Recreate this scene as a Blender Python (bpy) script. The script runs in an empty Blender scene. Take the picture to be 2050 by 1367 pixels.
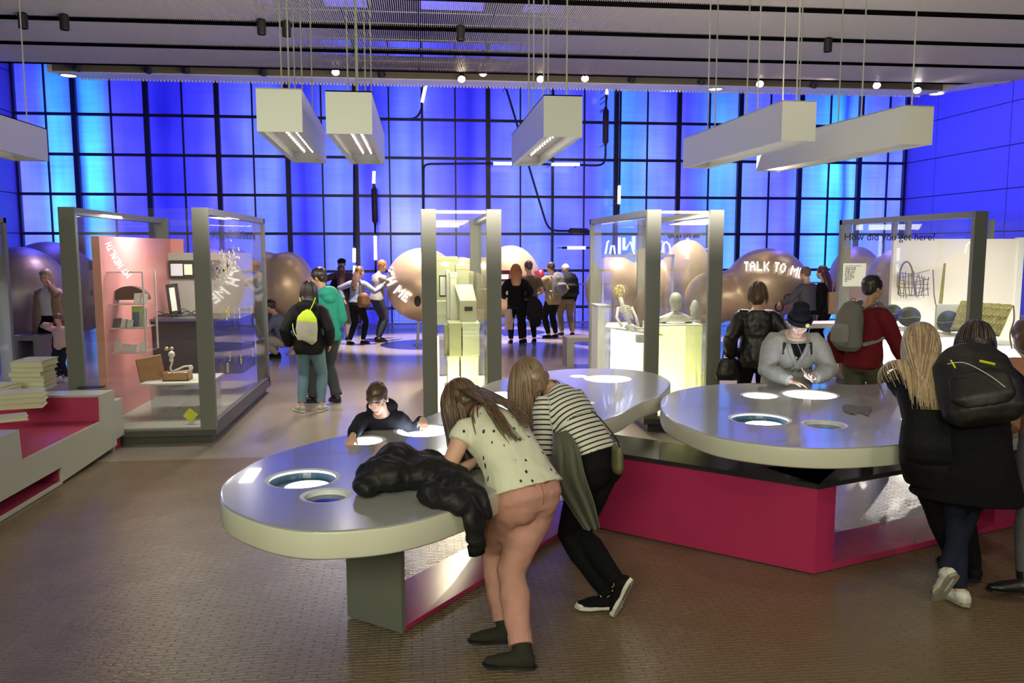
import bpy, bmesh, math, random
from mathutils import Vector, Matrix, Euler, noise
random.seed(7)
PI = math.pi
scn = bpy.context.scene
COL = scn.collection

# ------------------------------------------------------------------ camera
CH = 2.0
FPX, PITCH, ROLL, YAW = 1650.0, 0.1123, -0.0008, 0.1104
_fw = Vector((math.sin(YAW)*math.cos(PITCH), math.cos(YAW)*math.cos(PITCH), -math.sin(PITCH)))
_r0 = Vector((math.cos(YAW), -math.sin(YAW), 0)); _u0 = _r0.cross(_fw)
_rt = _r0*math.cos(ROLL)+_u0*math.sin(ROLL); _up = -_r0*math.sin(ROLL)+_u0*math.cos(ROLL)
cam_d = bpy.data.cameras.new('camera'); cam = bpy.data.objects.new('camera', cam_d); COL.objects.link(cam)
cam_d.sensor_width = 36.0; cam_d.lens = FPX/2050*36.0; cam_d.clip_start = 0.05; cam_d.clip_end = 200
cam.matrix_world = Matrix(((_rt.x, _up.x, -_fw.x, 0), (_rt.y, _up.y, -_fw.y, 0), (_rt.z, _up.z, -_fw.z, CH), (0, 0, 0, 1)))
scn.camera = cam
scn.view_settings.view_transform = 'Standard'; scn.view_settings.look = 'None'
scn.view_settings.gamma = 1.0; scn.view_settings.exposure = 0.0; scn.view_settings.use_curve_mapping = False
scn.cycles.use_denoising = True
scn.cycles.max_bounces = 8; scn.cycles.diffuse_bounces = 3; scn.cycles.glossy_bounces = 4
scn.cycles.transmission_bounces = 4; scn.cycles.transparent_max_bounces = 24
scn.cycles.sample_clamp_indirect = 4.0; scn.cycles.caustics_reflective = False; scn.cycles.caustics_refractive = False

def ray(px, py): return _fw + _rt*((px-1025.0)/FPX) - _up*((py-683.5)/FPX)
def G(px, py, z=0.0):
    "the point of height z that the photograph shows at that pixel"
    r = ray(px, py); t = (z-CH)/r.z
    return Vector((r.x*t, r.y*t, z))
def Dp(px, py, Y):
    "the point in the vertical plane y=Y seen at that pixel"
    r = ray(px, py); t = Y/r.y
    return Vector((r.x*t, Y, CH+r.z*t))

# ------------------------------------------------------------------ world and lights
W = bpy.data.worlds.new('world'); scn.world = W; W.use_nodes = True
W.node_tree.nodes['Background'].inputs[0].default_value = (0.35, 0.34, 0.45, 1)
W.node_tree.nodes['Background'].inputs[1].default_value = 0.06

def light(kind, name, loc, target, energy, color, size=0.5, size_y=None, spot=60, blend=0.5):
    d = bpy.data.lights.new(name, kind); d.energy = energy; d.color = color
    if kind == 'AREA':
        d.size = size
        if size_y: d.shape = 'RECTANGLE'; d.size_y = size_y
    else:
        d.shadow_soft_size = size
    if kind == 'SPOT': d.spot_size = math.radians(spot); d.spot_blend = blend
    o = bpy.data.objects.new(name, d); COL.objects.link(o); o.location = loc
    if target is not None:
        v = Vector(target)-Vector(loc); o.rotation_euler = v.to_track_quat('-Z', 'Y').to_euler()
    return o
WARM = (1.0, 0.80, 0.60); YEL = (1.0, 0.95, 0.62)
# bright exhibits behind the photographer light the near side of everything
light('AREA', 'gallery_light', (-1.5, -3.0, 3.6), (0.5, 4.0, 0.6), 320, (0.98, 1.0, 0.68), 4.0, 1.6)
light('AREA', 'gallery_light', (5.5, -1.5, 4.6), (4.5, 6.0, 0.5), 60, (1.0, 0.90, 0.72), 3.0, 1.5)
for _x, _y, _tx, _ty, _e in ((-2.2, 1.0, -1.0, 3.5, 90), (1.0, 0.5, 1.5, 3.0, 90), (4.0, 1.5, 4.2, 4.0, 110), (-3.4, 5.5, -3.2, 7.0, 110), (2.6, 5.0, 2.9, 6.2, 60)):
    light('SPOT', 'hall_fill', (_x, _y, 4.9), (_tx, _ty, 0.3), _e, (1.0, 0.84, 0.66), 0.06, spot=95, blend=1.0)  # unseen spots added as general fill, no fixtures built
# lamps high in the open roof behind the ceiling edge: down on the sculptures and the far floor
for _x, _y, _tx, _ty, _e in ((-0.1, 16.7, -0.1, 17.4, 6500), (2.1, 18.2, 2.1, 18.9, 6500), (-3.3, 15.8, -3.3, 16.4, 6500), (4.7, 16.4, 4.9, 17.1, 6500), (7.3, 15.1, 7.3, 15.9, 2600), (11.0, 15.8, 11.0, 16.5, 6500)):
    light('SPOT', 'roof_spot', (_x, _y, 6.9), (_tx, _ty, 1.2), _e, (1.0, 0.84, 0.72), 0.08, spot=36, blend=0.5)
for _x, _y, _tx, _ty, _e, _c in ((-1.0, 15.4, -1.2, 12.0, 700, (1.0, 0.72, 0.52)), (1.6, 15.4, 1.6, 12.6, 500, (1.0, 0.72, 0.66)), (-5.0, 15.4, -4.8, 13.0, 700, (0.9, 0.62, 1.0)), (4.4, 15.4, 4.4, 13.0, 900, (1.0, 0.72, 0.8))):
    light('SPOT', 'floor_fill', (_x, _y, 5.3), (_tx, _ty, 0.0), _e, _c, 0.06, spot=58, blend=0.7)  # extra spots without fixtures, added to brighten the far floor
light('AREA', 'lilac_wash', (2.0, 19.0, 6.8), (2.0, 18.5, 0.0), 90, (0.60, 0.50, 1.0), 14.0, 1.5)  # unseen lilac area light added over the far floor
light('AREA', 'ceiling_fill', (1.0, 8.0, 2.8), (1.0, 11.5, 5.1), 260, (1.0, 0.88, 0.74), 6.0, 1.0)  # unseen fill in mid-air, added to brighten the ceiling slats
# blue wash on the side walls
light('AREA', 'blue_wash', (10.2, 20.0, 6.0), (14.6, 18.0, 3.2), 520, (0.10, 0.08, 1.0), 5.0, 2.0)
light('AREA', 'blue_wash', (-7.2, 19.0, 6.0), (-10.8, 18.0, 3.2), 330, (0.10, 0.08, 1.0), 5.0, 2.0)

# ------------------------------------------------------------------ materials
MATS = {}
def nodes_of(m):
    m.use_nodes = True; nt = m.node_tree; return nt, nt.nodes, nt.links
def mat(name, color=(0.5, 0.5, 0.5), rough=0.5, metal=0.0, spec=0.5, noise_amt=0.06, noise_scale=30.0, bump=0.0, bump_scale=200.0, coat=0.0, sheen=0.0, tint=None):
    if name in MATS: return MATS[name]
    m = bpy.data.materials.new(name); nt, N, L = nodes_of(m); b = N['Principled BSDF']
    b.inputs['Roughness'].default_value = rough; b.inputs['Metallic'].default_value = metal
    b.inputs['Specular IOR Level'].default_value = spec
    b.inputs['Coat Weight'].default_value = coat; b.inputs['Sheen Weight'].default_value = sheen
    tc = N.new('ShaderNodeTexCoord'); nz = N.new('ShaderNodeTexNoise'); nz.inputs['Scale'].default_value = noise_scale
    nz.inputs['Detail'].default_value = 3
    L.new(tc.outputs['Object'], nz.inputs['Vector'])
    mx = N.new('ShaderNodeMix'); mx.data_type = 'RGBA'
    c2 = tint if tint else tuple(max(0, c*(1-noise_amt*4)) for c in color)
    mx.inputs['A'].default_value = (*color, 1); mx.inputs['B'].default_value = (*c2, 1)
    L.new(nz.outputs['Fac'], mx.inputs['Factor']); L.new(mx.outputs['Result'], b.inputs['Base Color'])
    if bump:
        n2 = N.new('ShaderNodeTexNoise'); n2.inputs['Scale'].default_value = bump_scale
        L.new(tc.outputs['Object'], n2.inputs['Vector'])
        bp = N.new('ShaderNodeBump'); bp.inputs['Strength'].default_value = bump; bp.inputs['Distance'].default_value = 0.005
        L.new(n2.outputs['Fac'], bp.inputs['Height']); L.new(bp.outputs['Normal'], b.inputs['Normal'])
    MATS[name] = m; return m
def emis(name, color, strength):
    if name in MATS: return MATS[name]
    m = bpy.data.materials.new(name); nt, N, L = nodes_of(m); b = N['Principled BSDF']
    b.inputs['Base Color'].default_value = (0.8, 0.8, 0.8, 1)
    b.inputs['Emission Color'].default_value = (*color, 1); b.inputs['Emission Strength'].default_value = strength
    MATS[name] = m; return m
def glass(name, tint=(1, 1, 1), refl=0.10, haze=0.0):
    if name in MATS: return MATS[name]
    m = bpy.data.materials.new(name); nt, N, L = nodes_of(m)
    N.remove(N['Principled BSDF']); out = N['Material Output']
    tr = N.new('ShaderNodeBsdfTransparent'); tr.inputs[0].default_value = (*tint, 1)
    gl = N.new('ShaderNodeBsdfGlossy'); gl.inputs['Roughness'].default_value = 0.02
    fr = N.new('ShaderNodeLayerWeight'); fr.inputs['Blend'].default_value = 0.5
    pw = N.new('ShaderNodeMath'); pw.operation = 'POWER'; pw.inputs[1].default_value = 5.0; L.new(fr.outputs['Facing'], pw.inputs[0])
    mm = N.new('ShaderNodeMath'); mm.operation = 'MULTIPLY_ADD'; mm.inputs[1].default_value = 0.6; mm.inputs[2].default_value = 0.02+refl*0.15
    L.new(pw.outputs[0], mm.inputs[0])
    ms = N.new('ShaderNodeMixShader'); L.new(mm.outputs[0], ms.inputs[0]); L.new(tr.outputs[0], ms.inputs[1]); L.new(gl.outputs[0], ms.inputs[2])
    last = ms
    if haze:
        df = N.new('ShaderNodeBsdfDiffuse'); df.inputs[0].default_value = (0.8, 0.8, 0.8, 1)
        m2 = N.new('ShaderNodeMixShader'); m2.inputs[0].default_value = haze
        L.new(ms.outputs[0], m2.inputs[1]); L.new(df.outputs[0], m2.inputs[2]); last = m2
    L.new(last.outputs[0], out.inputs['Surface'])
    MATS[name] = m; return m

# ------------------------------------------------------------------ mesh helpers
class MB:
    def __init__(s): s.v = []; s.f = []; s.mi = []; s.cur = 0
    def add(s, vs, fs):
        n = len(s.v); s.v += [tuple(v) for v in vs]; s.f += [tuple(i+n for i in f) for f in fs]; s.mi += [s.cur]*len(fs); return s
    def box(s, x0, x1, y0, y1, z0, z1, M=None):
        vs = [Vector((x, y, z)) for z in (z0, z1) for y in (y0, y1) for x in (x0, x1)]
        if M is not None: vs = [M @ v for v in vs]
        return s.add(vs, [(0, 2, 3, 1), (4, 5, 7, 6), (0, 1, 5, 4), (2, 6, 7, 3), (0, 4, 6, 2), (1, 3, 7, 5)])
    def tube(s, pts, r, n=8, r2=None, caps=True, rs=None, flat=None):
        pts = [Vector(p) for p in pts]; k = len(pts); vs = []; fs = []
        ref = None
        for i, p in enumerate(pts):
            t = (pts[min(i+1, k-1)]-pts[max(i-1, 0)])
            if t.length < 1e-9: t = Vector((0, 0, 1))
            t.normalize()
            if ref is None:
                ref = t.orthogonal().normalized() if flat is None else (Vector(flat)-t*Vector(flat).dot(t)).normalized()
            ref = ref-t*ref.dot(t); ref.normalize(); b = t.cross(ref)
            rr = rs[i] if rs else (r if r2 is None else r+(r2-r)*i/(k-1))
            ra, rb = rr if isinstance(rr, tuple) else (rr, rr)
            for j in range(n):
                a = 2*PI*j/n; vs.append(p+ref*(math.cos(a)*ra)+b*(math.sin(a)*rb))
        for i in range(k-1):
            for j in range(n):
                fs.append((i*n+j, i*n+(j+1) % n, (i+1)*n+(j+1) % n, (i+1)*n+j))
        if caps: fs.append(tuple(range(n))[::-1]); fs.append(tuple(range((k-1)*n, k*n)))
        return s.add(vs, fs)
    def lathe(s, prof, c=(0, 0, 0), n=32, M=None, cap=False):
        vs = []; fs = []; c = Vector(c); k = len(prof)
        for (r, z) in prof:
            for j in range(n):
                a = 2*PI*j/n; v = Vector((r*math.cos(a), r*math.sin(a), z)); vs.append((M @ v if M is not None else v)+c)
        for i in range(k-1):
            for j in range(n): fs.append((i*n+j, i*n+(j+1) % n, (i+1)*n+(j+1) % n, (i+1)*n+j))
        if cap: fs.append(tuple(range(n))[::-1])
        if cap: fs.append(tuple(range((k-1)*n, k*n)))
        return s.add(vs, fs)
    def ell(s, c, r, n=16, m=10, R=None):
        c = Vector(c); vs = []; fs = []
        for i in range(m+1):
            th = PI*i/m
            for j in range(n):
                a = 2*PI*j/n; v = Vector((r[0]*math.sin(th)*math.cos(a), r[1]*math.sin(th)*math.sin(a), r[2]*math.cos(th)))
                if R is not None: v = R @ v
                vs.append(c+v)
        for i in range(m):
            for j in range(n): fs.append((i*n+j, (i+1)*n+j, (i+1)*n+(j+1) % n, i*n+(j+1) % n))
        return s.add(vs, fs)
    def prism(s, pts, z0, z1, M=None):
        n = len(pts); vs = [Vector((p[0], p[1], z0)) for p in pts]+[Vector((p[0], p[1], z1)) for p in pts]
        if M is not None: vs = [M @ v for v in vs]
        return s.add(vs, [tuple(range(n))[::-1], tuple(range(n, 2*n))]+[(i, (i+1) % n, n+(i+1) % n, n+i) for i in range(n)])
    def quad(s, a, b, c, d): return s.add([a, b, c, d], [(0, 1, 2, 3)])
    def mesh(s, name, mats=None, smooth=False, bevel=0.0):
        me = bpy.data.meshes.new(name); me.from_pydata(s.v, [], s.f)
        bm = bmesh.new(); bm.from_mesh(me); bmesh.ops.remove_doubles(bm, verts=bm.verts, dist=1e-5)
        if not s.open: bmesh.ops.recalc_face_normals(bm, faces=bm.faces)
        if bevel: bmesh.ops.bevel(bm, geom=bm.edges[:], offset=bevel, segments=2, profile=0.5, affect='EDGES', clamp_overlap=True)
        bm.to_mesh(me); bm.free()
        for mt in (mats or []): me.materials.append(mt)
        if not bevel and max(s.mi, default=0) > 0 and len(me.polygons) == len(s.mi):
            for p, i in zip(me.polygons, s.mi): p.material_index = i
        for p in me.polygons: p.use_smooth = smooth
        return me
    open = False

def world_inv(o):
    return Matrix.LocRotScale(o.location, o.rotation_euler, o.scale).inverted()
def props(o, label=None, cat=None, group=None, kind=None):
    if label: o['label'] = label
    if cat: o['category'] = cat
    if group: o['group'] = group
    if kind: o['kind'] = kind
    return o
def thing(name, label, cat, loc, rz=0.0, group=None):
    o = bpy.data.objects.new(name, None); COL.objects.link(o); o.location = loc; o.rotation_euler = (0, 0, rz)
    o.empty_display_size = 0.1
    return props(o, label, cat, group)
def link(name, me, parent=None, label=None, cat=None, group=None, kind=None, local=False):
    o = bpy.data.objects.new(name, me); COL.objects.link(o)
    if parent is not None:
        o.parent = parent
        if not local and parent.type == 'EMPTY': o.matrix_parent_inverse = world_inv(parent)
    return props(o, label, cat, group, kind)
def part(name, mb, m, parent=None, smooth=False, bevel=0.0, label=None, cat=None, group=None, kind=None, local=False):
    ms = m if isinstance(m, (list, tuple)) else [m]
    return link(name, mb.mesh(name, ms, smooth, bevel), parent, label, cat, group, kind, local)
def struct(name, mb, m, parent=None, **k): return part(name, mb, m, parent, kind=None if parent else 'structure', **k)
def finish(me_obj, mods):
    "apply a list of modifiers and return the resulting mesh"
    for t, kw in mods:
        md = me_obj.modifiers.new(t, t)
        for a, v in kw.items(): setattr(md, a, v)
    dg = bpy.context.evaluated_depsgraph_get()
    me = bpy.data.meshes.new_from_object(me_obj.evaluated_get(dg), depsgraph=dg)
    old = me_obj.data; bpy.data.objects.remove(me_obj); bpy.data.meshes.remove(old)
    return me
def remeshed(mb, name, voxel, smooth_it=6, mats=None, factor=0.5, dec=None):
    me = bpy.data.meshes.new('t'); me.from_pydata(mb.v, [], mb.f)
    bm = bmesh.new(); bm.from_mesh(me); bmesh.ops.recalc_face_normals(bm, faces=bm.faces); bm.to_mesh(me); bm.free()
    o = bpy.data.objects.new('t', me); COL.objects.link(o)
    mods = [('REMESH', dict(mode='VOXEL', voxel_size=voxel, use_smooth_shade=True))]
    if smooth_it: mods.append(('SMOOTH', dict(factor=factor, iterations=smooth_it)))
    if dec: mods.append(('DECIMATE', dict(ratio=dec)))
    r = finish(o, mods); r.name = name; r.materials.clear()
    for mt in (mats or []): r.materials.append(mt)
    for p in r.polygons: p.use_smooth = True; p.material_index = 0
    return r
def smooth_curve(pts, k=8, closed=False):
    pts = [Vector(p) for p in pts]; n = len(pts); out = []
    rng = n if closed else n-1
    for i in range(rng):
        p0 = pts[(i-1) % n] if closed or i > 0 else pts[0]; p1 = pts[i]; p2 = pts[(i+1) % n]
        p3 = pts[(i+2) % n] if closed or i+2 < n else pts[-1]
        for j in range(k):
            t = j/k; t2 = t*t; t3 = t2*t
            out.append(0.5*((2*p1)+(-p0+p2)*t+(2*p0-5*p1+4*p2-p3)*t2+(-p0+3*p1-3*p2+p3)*t3))
    if not closed: out.append(pts[-1])
    return out
# ------------------------------------------------------------------ the setting
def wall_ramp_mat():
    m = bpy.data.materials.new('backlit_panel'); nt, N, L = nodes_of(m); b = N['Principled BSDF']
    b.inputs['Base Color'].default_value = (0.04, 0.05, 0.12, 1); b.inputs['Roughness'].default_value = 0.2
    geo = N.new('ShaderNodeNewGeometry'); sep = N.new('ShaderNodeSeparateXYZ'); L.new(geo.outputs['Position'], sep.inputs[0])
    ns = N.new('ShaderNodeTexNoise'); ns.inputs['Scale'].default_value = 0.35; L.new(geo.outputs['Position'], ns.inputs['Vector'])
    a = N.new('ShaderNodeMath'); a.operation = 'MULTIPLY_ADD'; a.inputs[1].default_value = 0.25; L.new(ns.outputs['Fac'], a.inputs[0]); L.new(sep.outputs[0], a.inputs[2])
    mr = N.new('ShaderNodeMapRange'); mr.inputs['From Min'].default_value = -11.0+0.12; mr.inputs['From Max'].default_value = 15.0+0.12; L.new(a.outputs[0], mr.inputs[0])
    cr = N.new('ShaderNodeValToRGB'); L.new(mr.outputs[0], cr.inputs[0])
    dp = (0.018, 0.014, 0.80, 1); md = (0.105, 0.105, 1.6, 1); lt = (0.16, 0.24, 1.8, 1); cy = (0.10, 0.72, 1.8, 1); c2 = (0.11, 0.42, 1.8, 1)  # glow of lamps behind the panels, painted into the emission along the wall
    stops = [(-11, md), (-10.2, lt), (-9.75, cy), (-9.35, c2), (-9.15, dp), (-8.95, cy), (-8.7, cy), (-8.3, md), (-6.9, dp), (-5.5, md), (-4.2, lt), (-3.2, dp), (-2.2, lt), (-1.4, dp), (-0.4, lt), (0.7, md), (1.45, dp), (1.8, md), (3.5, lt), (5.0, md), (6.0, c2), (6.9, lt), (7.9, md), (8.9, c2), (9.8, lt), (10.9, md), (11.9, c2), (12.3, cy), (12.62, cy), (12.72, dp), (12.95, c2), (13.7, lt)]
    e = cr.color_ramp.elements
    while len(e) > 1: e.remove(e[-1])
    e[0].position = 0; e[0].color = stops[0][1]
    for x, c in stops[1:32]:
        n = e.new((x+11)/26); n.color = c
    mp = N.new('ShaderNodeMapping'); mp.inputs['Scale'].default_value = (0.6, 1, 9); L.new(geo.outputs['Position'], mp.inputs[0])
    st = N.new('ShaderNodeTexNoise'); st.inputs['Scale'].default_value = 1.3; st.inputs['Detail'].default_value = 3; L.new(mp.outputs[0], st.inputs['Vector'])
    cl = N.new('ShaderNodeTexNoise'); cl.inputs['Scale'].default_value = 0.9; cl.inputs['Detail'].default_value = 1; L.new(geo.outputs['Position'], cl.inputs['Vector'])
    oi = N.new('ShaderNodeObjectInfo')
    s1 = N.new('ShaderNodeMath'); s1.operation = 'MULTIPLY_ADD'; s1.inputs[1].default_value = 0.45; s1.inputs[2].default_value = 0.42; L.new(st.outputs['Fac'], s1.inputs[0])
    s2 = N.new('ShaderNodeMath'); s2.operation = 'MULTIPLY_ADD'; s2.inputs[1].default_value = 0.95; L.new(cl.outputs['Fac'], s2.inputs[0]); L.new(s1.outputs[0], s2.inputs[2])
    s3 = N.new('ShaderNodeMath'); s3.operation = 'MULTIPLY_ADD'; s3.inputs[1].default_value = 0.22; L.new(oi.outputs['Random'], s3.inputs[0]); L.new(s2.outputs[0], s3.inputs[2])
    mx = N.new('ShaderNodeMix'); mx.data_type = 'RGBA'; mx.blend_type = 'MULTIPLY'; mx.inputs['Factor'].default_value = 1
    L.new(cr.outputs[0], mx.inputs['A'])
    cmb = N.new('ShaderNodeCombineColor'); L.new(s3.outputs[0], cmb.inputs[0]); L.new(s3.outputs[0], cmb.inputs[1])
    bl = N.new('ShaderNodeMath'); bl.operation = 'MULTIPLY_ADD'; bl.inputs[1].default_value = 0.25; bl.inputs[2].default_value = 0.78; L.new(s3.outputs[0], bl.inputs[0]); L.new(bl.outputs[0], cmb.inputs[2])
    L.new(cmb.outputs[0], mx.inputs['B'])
    mz = N.new('ShaderNodeMapRange'); mz.inputs['From Min'].default_value = 4.4; mz.inputs['From Max'].default_value = 7.0; mz.inputs['To Min'].default_value = 1.0; mz.inputs['To Max'].default_value = 0.35; L.new(sep.outputs[2], mz.inputs[0])  # painted glow dims towards the top rows
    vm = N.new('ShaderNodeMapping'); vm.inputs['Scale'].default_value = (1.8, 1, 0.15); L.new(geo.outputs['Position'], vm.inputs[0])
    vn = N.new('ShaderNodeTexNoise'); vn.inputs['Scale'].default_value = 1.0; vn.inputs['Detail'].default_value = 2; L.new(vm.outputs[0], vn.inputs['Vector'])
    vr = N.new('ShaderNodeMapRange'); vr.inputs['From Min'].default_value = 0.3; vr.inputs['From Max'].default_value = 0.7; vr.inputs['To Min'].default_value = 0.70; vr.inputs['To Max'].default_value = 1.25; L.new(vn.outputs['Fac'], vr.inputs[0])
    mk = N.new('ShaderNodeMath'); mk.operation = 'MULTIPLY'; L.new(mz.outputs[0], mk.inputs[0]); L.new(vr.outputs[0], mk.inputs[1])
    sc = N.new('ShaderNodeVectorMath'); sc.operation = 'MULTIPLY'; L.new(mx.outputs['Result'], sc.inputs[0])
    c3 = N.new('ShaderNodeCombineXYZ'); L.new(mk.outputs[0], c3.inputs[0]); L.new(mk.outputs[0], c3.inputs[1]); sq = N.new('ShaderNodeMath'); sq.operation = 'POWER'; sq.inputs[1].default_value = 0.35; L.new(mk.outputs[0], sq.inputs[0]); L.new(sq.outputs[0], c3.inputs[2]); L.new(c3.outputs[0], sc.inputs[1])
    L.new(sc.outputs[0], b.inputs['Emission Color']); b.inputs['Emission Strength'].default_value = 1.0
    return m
BAY = 1.867; WX0 = -11.096; WY = 24.0; ROWZ = [6.95]+[6.69-0.005-1.066*k for k in range(1, 7)]
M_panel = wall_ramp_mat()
M_mull = mat('dark_blue_steel', (0.012, 0.012, 0.05), 0.4)
XL = WX0+0.165*BAY; XR = WX0+13.8*BAY
mb = MB()
us = [0.165, 0.6]+[i/2 for i in range(2, 28)]+[13.8]
for i in range(2, 28):
    u = i/2; x = WX0+u*BAY
    w = 0.022 if i % 2 else (0.035 if u in (6, 8) else 0.065)
    mb.box(x-w, x+w, WY-(0.03 if i % 2 else 0.10), WY+0.08, -1.0, 7.8)
for u in (0.6,): mb.box(WX0+u*BAY-0.022, WX0+u*BAY+0.022, WY-0.03, WY+0.08, -1, 7.8)
mb.box(XL-0.06, XL+0.07, WY-0.1, WY+0.08, -1, 7.8); mb.box(XR-0.08, XR+0.06, WY-0.1, WY+0.08, -1, 7.8)
for z in ROWZ[1:]: mb.box(XL, XR, WY-0.05, WY+0.06, z-0.038, z+0.038)
mb.box(XL-0.3, XR+0.3, WY+0.3, WY+0.35, -1, 7.8)
wall_back = struct('wall_back', mb, M_mull)
ROWZ = ROWZ[1:]; zs = [7.75]+ROWZ+[-0.9]
cache = {}
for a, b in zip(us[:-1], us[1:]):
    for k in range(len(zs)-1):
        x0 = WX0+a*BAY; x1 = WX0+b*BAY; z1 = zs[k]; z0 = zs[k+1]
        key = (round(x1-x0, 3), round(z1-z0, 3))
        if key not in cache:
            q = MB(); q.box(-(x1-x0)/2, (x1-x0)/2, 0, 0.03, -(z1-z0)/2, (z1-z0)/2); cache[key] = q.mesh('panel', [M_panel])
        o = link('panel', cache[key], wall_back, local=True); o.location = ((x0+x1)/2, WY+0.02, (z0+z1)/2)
# side walls: perforated panels with open joints
M_side = mat('blue_perforated_panel', (0.16, 0.14, 0.62), 0.5, noise_amt=0.03, noise_scale=60, bump=0.3, bump_scale=160)
M_joint = mat('dark_joint', (0.01, 0.01, 0.04), 0.7)
def side_wall(name, X, sgn, ys, rows):
    s = MB(); s.box(min(X+sgn*0.02, X+sgn*0.1), max(X+sgn*0.02, X+sgn*0.1), 2.0, WY, -1, 8.5)
    w = struct(name, s, M_joint)
    for y0, y1 in zip(ys[:-1], ys[1:]):
        for z0, z1 in zip(rows[:-1], rows[1:]):
            q = MB(); q.box(min(X, X+sgn*0.03), max(X, X+sgn*0.03), y0+0.012, y1-0.012, z0+0.012, z1-0.012); part('panel', q, M_side, w)
rowz = [-1.0]+ROWZ[::-1]+[6.69, 8.3]
side_wall('wall_right', XR, 1, [2.0, 6.0, 10.0, 13.5, 16.6, 19.5, 22.5, WY], rowz)
side_wall('wall_left', XL, -1, [2.0, 8.0, 12.0, 16.0, 20.0, WY], rowz)

# floor
def floor_mats():
    m = bpy.data.materials.new('worn_textured_floor'); nt, N, L = nodes_of(m); b = N['Principled BSDF']
    tc = N.new('ShaderNodeTexCoord')
    mp = N.new('ShaderNodeMapping'); mp.inputs['Scale'].default_value = (1, 1, 1); L.new(tc.outputs['Object'], mp.inputs[0])
    dn = N.new('ShaderNodeTexNoise'); dn.inputs['Scale'].default_value = 9; L.new(mp.outputs[0], dn.inputs['Vector'])
    va = N.new('ShaderNodeVectorMath'); va.operation = 'MULTIPLY_ADD'; va.inputs[1].default_value = (0.03, 0.02, 0); L.new(dn.outputs['Color'], va.inputs[0]); L.new(mp.outputs[0], va.inputs[2])
    br = N.new('ShaderNodeTexBrick'); br.inputs['Scale'].default_value = 1.0; br.inputs['Brick Width'].default_value = 0.11; br.inputs['Row Height'].default_value = 0.028
    br.inputs['Mortar Size'].default_value = 0.0045; br.inputs['Mortar Smooth'].default_value = 0.6; br.offset = 0.5
    L.new(va.outputs[0], br.inputs['Vector'])
    wn = N.new('ShaderNodeTexNoise'); wn.inputs['Scale'].default_value = 2.5; wn.inputs['Detail'].default_value = 4; L.new(mp.outputs[0], wn.inputs['Vector'])
    wr = N.new('ShaderNodeMapRange'); wr.inputs['From Min'].default_value = 0.35; wr.inputs['From Max'].default_value = 0.65; wr.inputs['To Min'].default_value = 0.3; L.new(wn.outputs['Fac'], wr.inputs[0])
    mu = N.new('ShaderNodeMath'); mu.operation = 'MULTIPLY'; L.new(br.outputs['Fac'], mu.inputs[0]); L.new(wr.outputs[0], mu.inputs[1])
    fn = N.new('ShaderNodeTexNoise'); fn.inputs['Scale'].default_value = 60; fn.inputs['Detail'].default_value = 3; L.new(mp.outputs[0], fn.inputs['Vector'])
    ad = N.new('ShaderNodeMath'); ad.operation = 'MULTIPLY_ADD'; ad.inputs[1].default_value = 0.35; L.new(fn.outputs['Fac'], ad.inputs[0]); L.new(mu.outputs[0], ad.inputs[2])
    bp = N.new('ShaderNodeBump'); bp.inputs['Strength'].default_value = 0.9; bp.inputs['Distance'].default_value = 0.010
    L.new(ad.outputs[0], bp.inputs['Height']); L.new(bp.outputs[0], b.inputs['Normal'])
    cr = N.new('ShaderNodeValToRGB'); cr.color_ramp.elements[0].color = (0.13, 0.09, 0.052, 1); cr.color_ramp.elements[1].color = (0.25, 0.18, 0.11, 1)
    L.new(wn.outputs['Fac'], cr.inputs[0]); L.new(cr.outputs[0], b.inputs['Base Color'])
    b.inputs['Roughness'].default_value = 0.27; b.inputs['Specular IOR Level'].default_value = 0.6
    f = bpy.data.materials.new('polished_floor'); nt, N, L = nodes_of(f); b = N['Principled BSDF']
    tc = N.new('ShaderNodeTexCoord'); n1 = N.new('ShaderNodeTexNoise'); n1.inputs['Scale'].default_value = 60; n1.inputs['Detail'].default_value = 3; L.new(tc.outputs['Object'], n1.inputs['Vector'])
    cr = N.new('ShaderNodeValToRGB'); cr.color_ramp.elements[0].color = (0.22, 0.19, 0.165, 1); cr.color_ramp.elements[1].color = (0.36, 0.32, 0.28, 1)
    L.new(n1.outputs['Fac'], cr.inputs[0]); L.new(cr.outputs[0], b.inputs['Base Color']); b.inputs['Roughness'].default_value = 0.17
    return m, f
M_floorA, M_floorB = floor_mats()
s = MB(); s.box(XL, XR, -4.0, 8.0, -0.2, 0.0); floor = struct('floor', s, M_floorA)
s = MB(); s.box(XL, XR, 8.0, 13.3, -0.2, 0.0); struct('floor', s, M_floorB)
s = MB(); s.box(XL, XR, 13.308, 22.4, -0.2, 0.0); struct('floor', s, M_floorB)
s = MB(); s.box(XL, XR, -4.0, WY+0.3, -1.4, -1.0); struct('floor_void', s, M_joint)

# ceiling: slats running away from the camera, in panels, with dark open joints
M_slat = mat('grey_ceiling_slat', (0.56, 0.53, 0.50), 0.45)
M_dark = mat('black_steel', (0.012, 0.012, 0.014), 0.5)
M_void = mat('dark_void', (0.02, 0.02, 0.025), 0.9)
gy = [G(1025, y, 5.1).y for y in (2, 61, 106, 149)]
SW = (gy[3]-gy[0])/3; CZ = 5.1; PW = 1.008
X0c, X1c = G(12, 131, 5.1).x, G(2050, 155, 5.1).x
q = MB(); nsl = 36
for i in range(nsl):
    x = -PW/2+0.015+(PW-0.03)*i/(nsl-1); q.box(x-0.0026, x+0.0026, 0.11, SW-0.11, 0, 0.035)
for yy in (0.16, SW*0.5, SW-0.16): q.box(-PW/2+0.01, PW/2-0.01, yy-0.002, yy+0.002, 0.018, 0.03)
slat_me = q.mesh('slat_panel', [M_slat])
s = MB()
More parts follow.
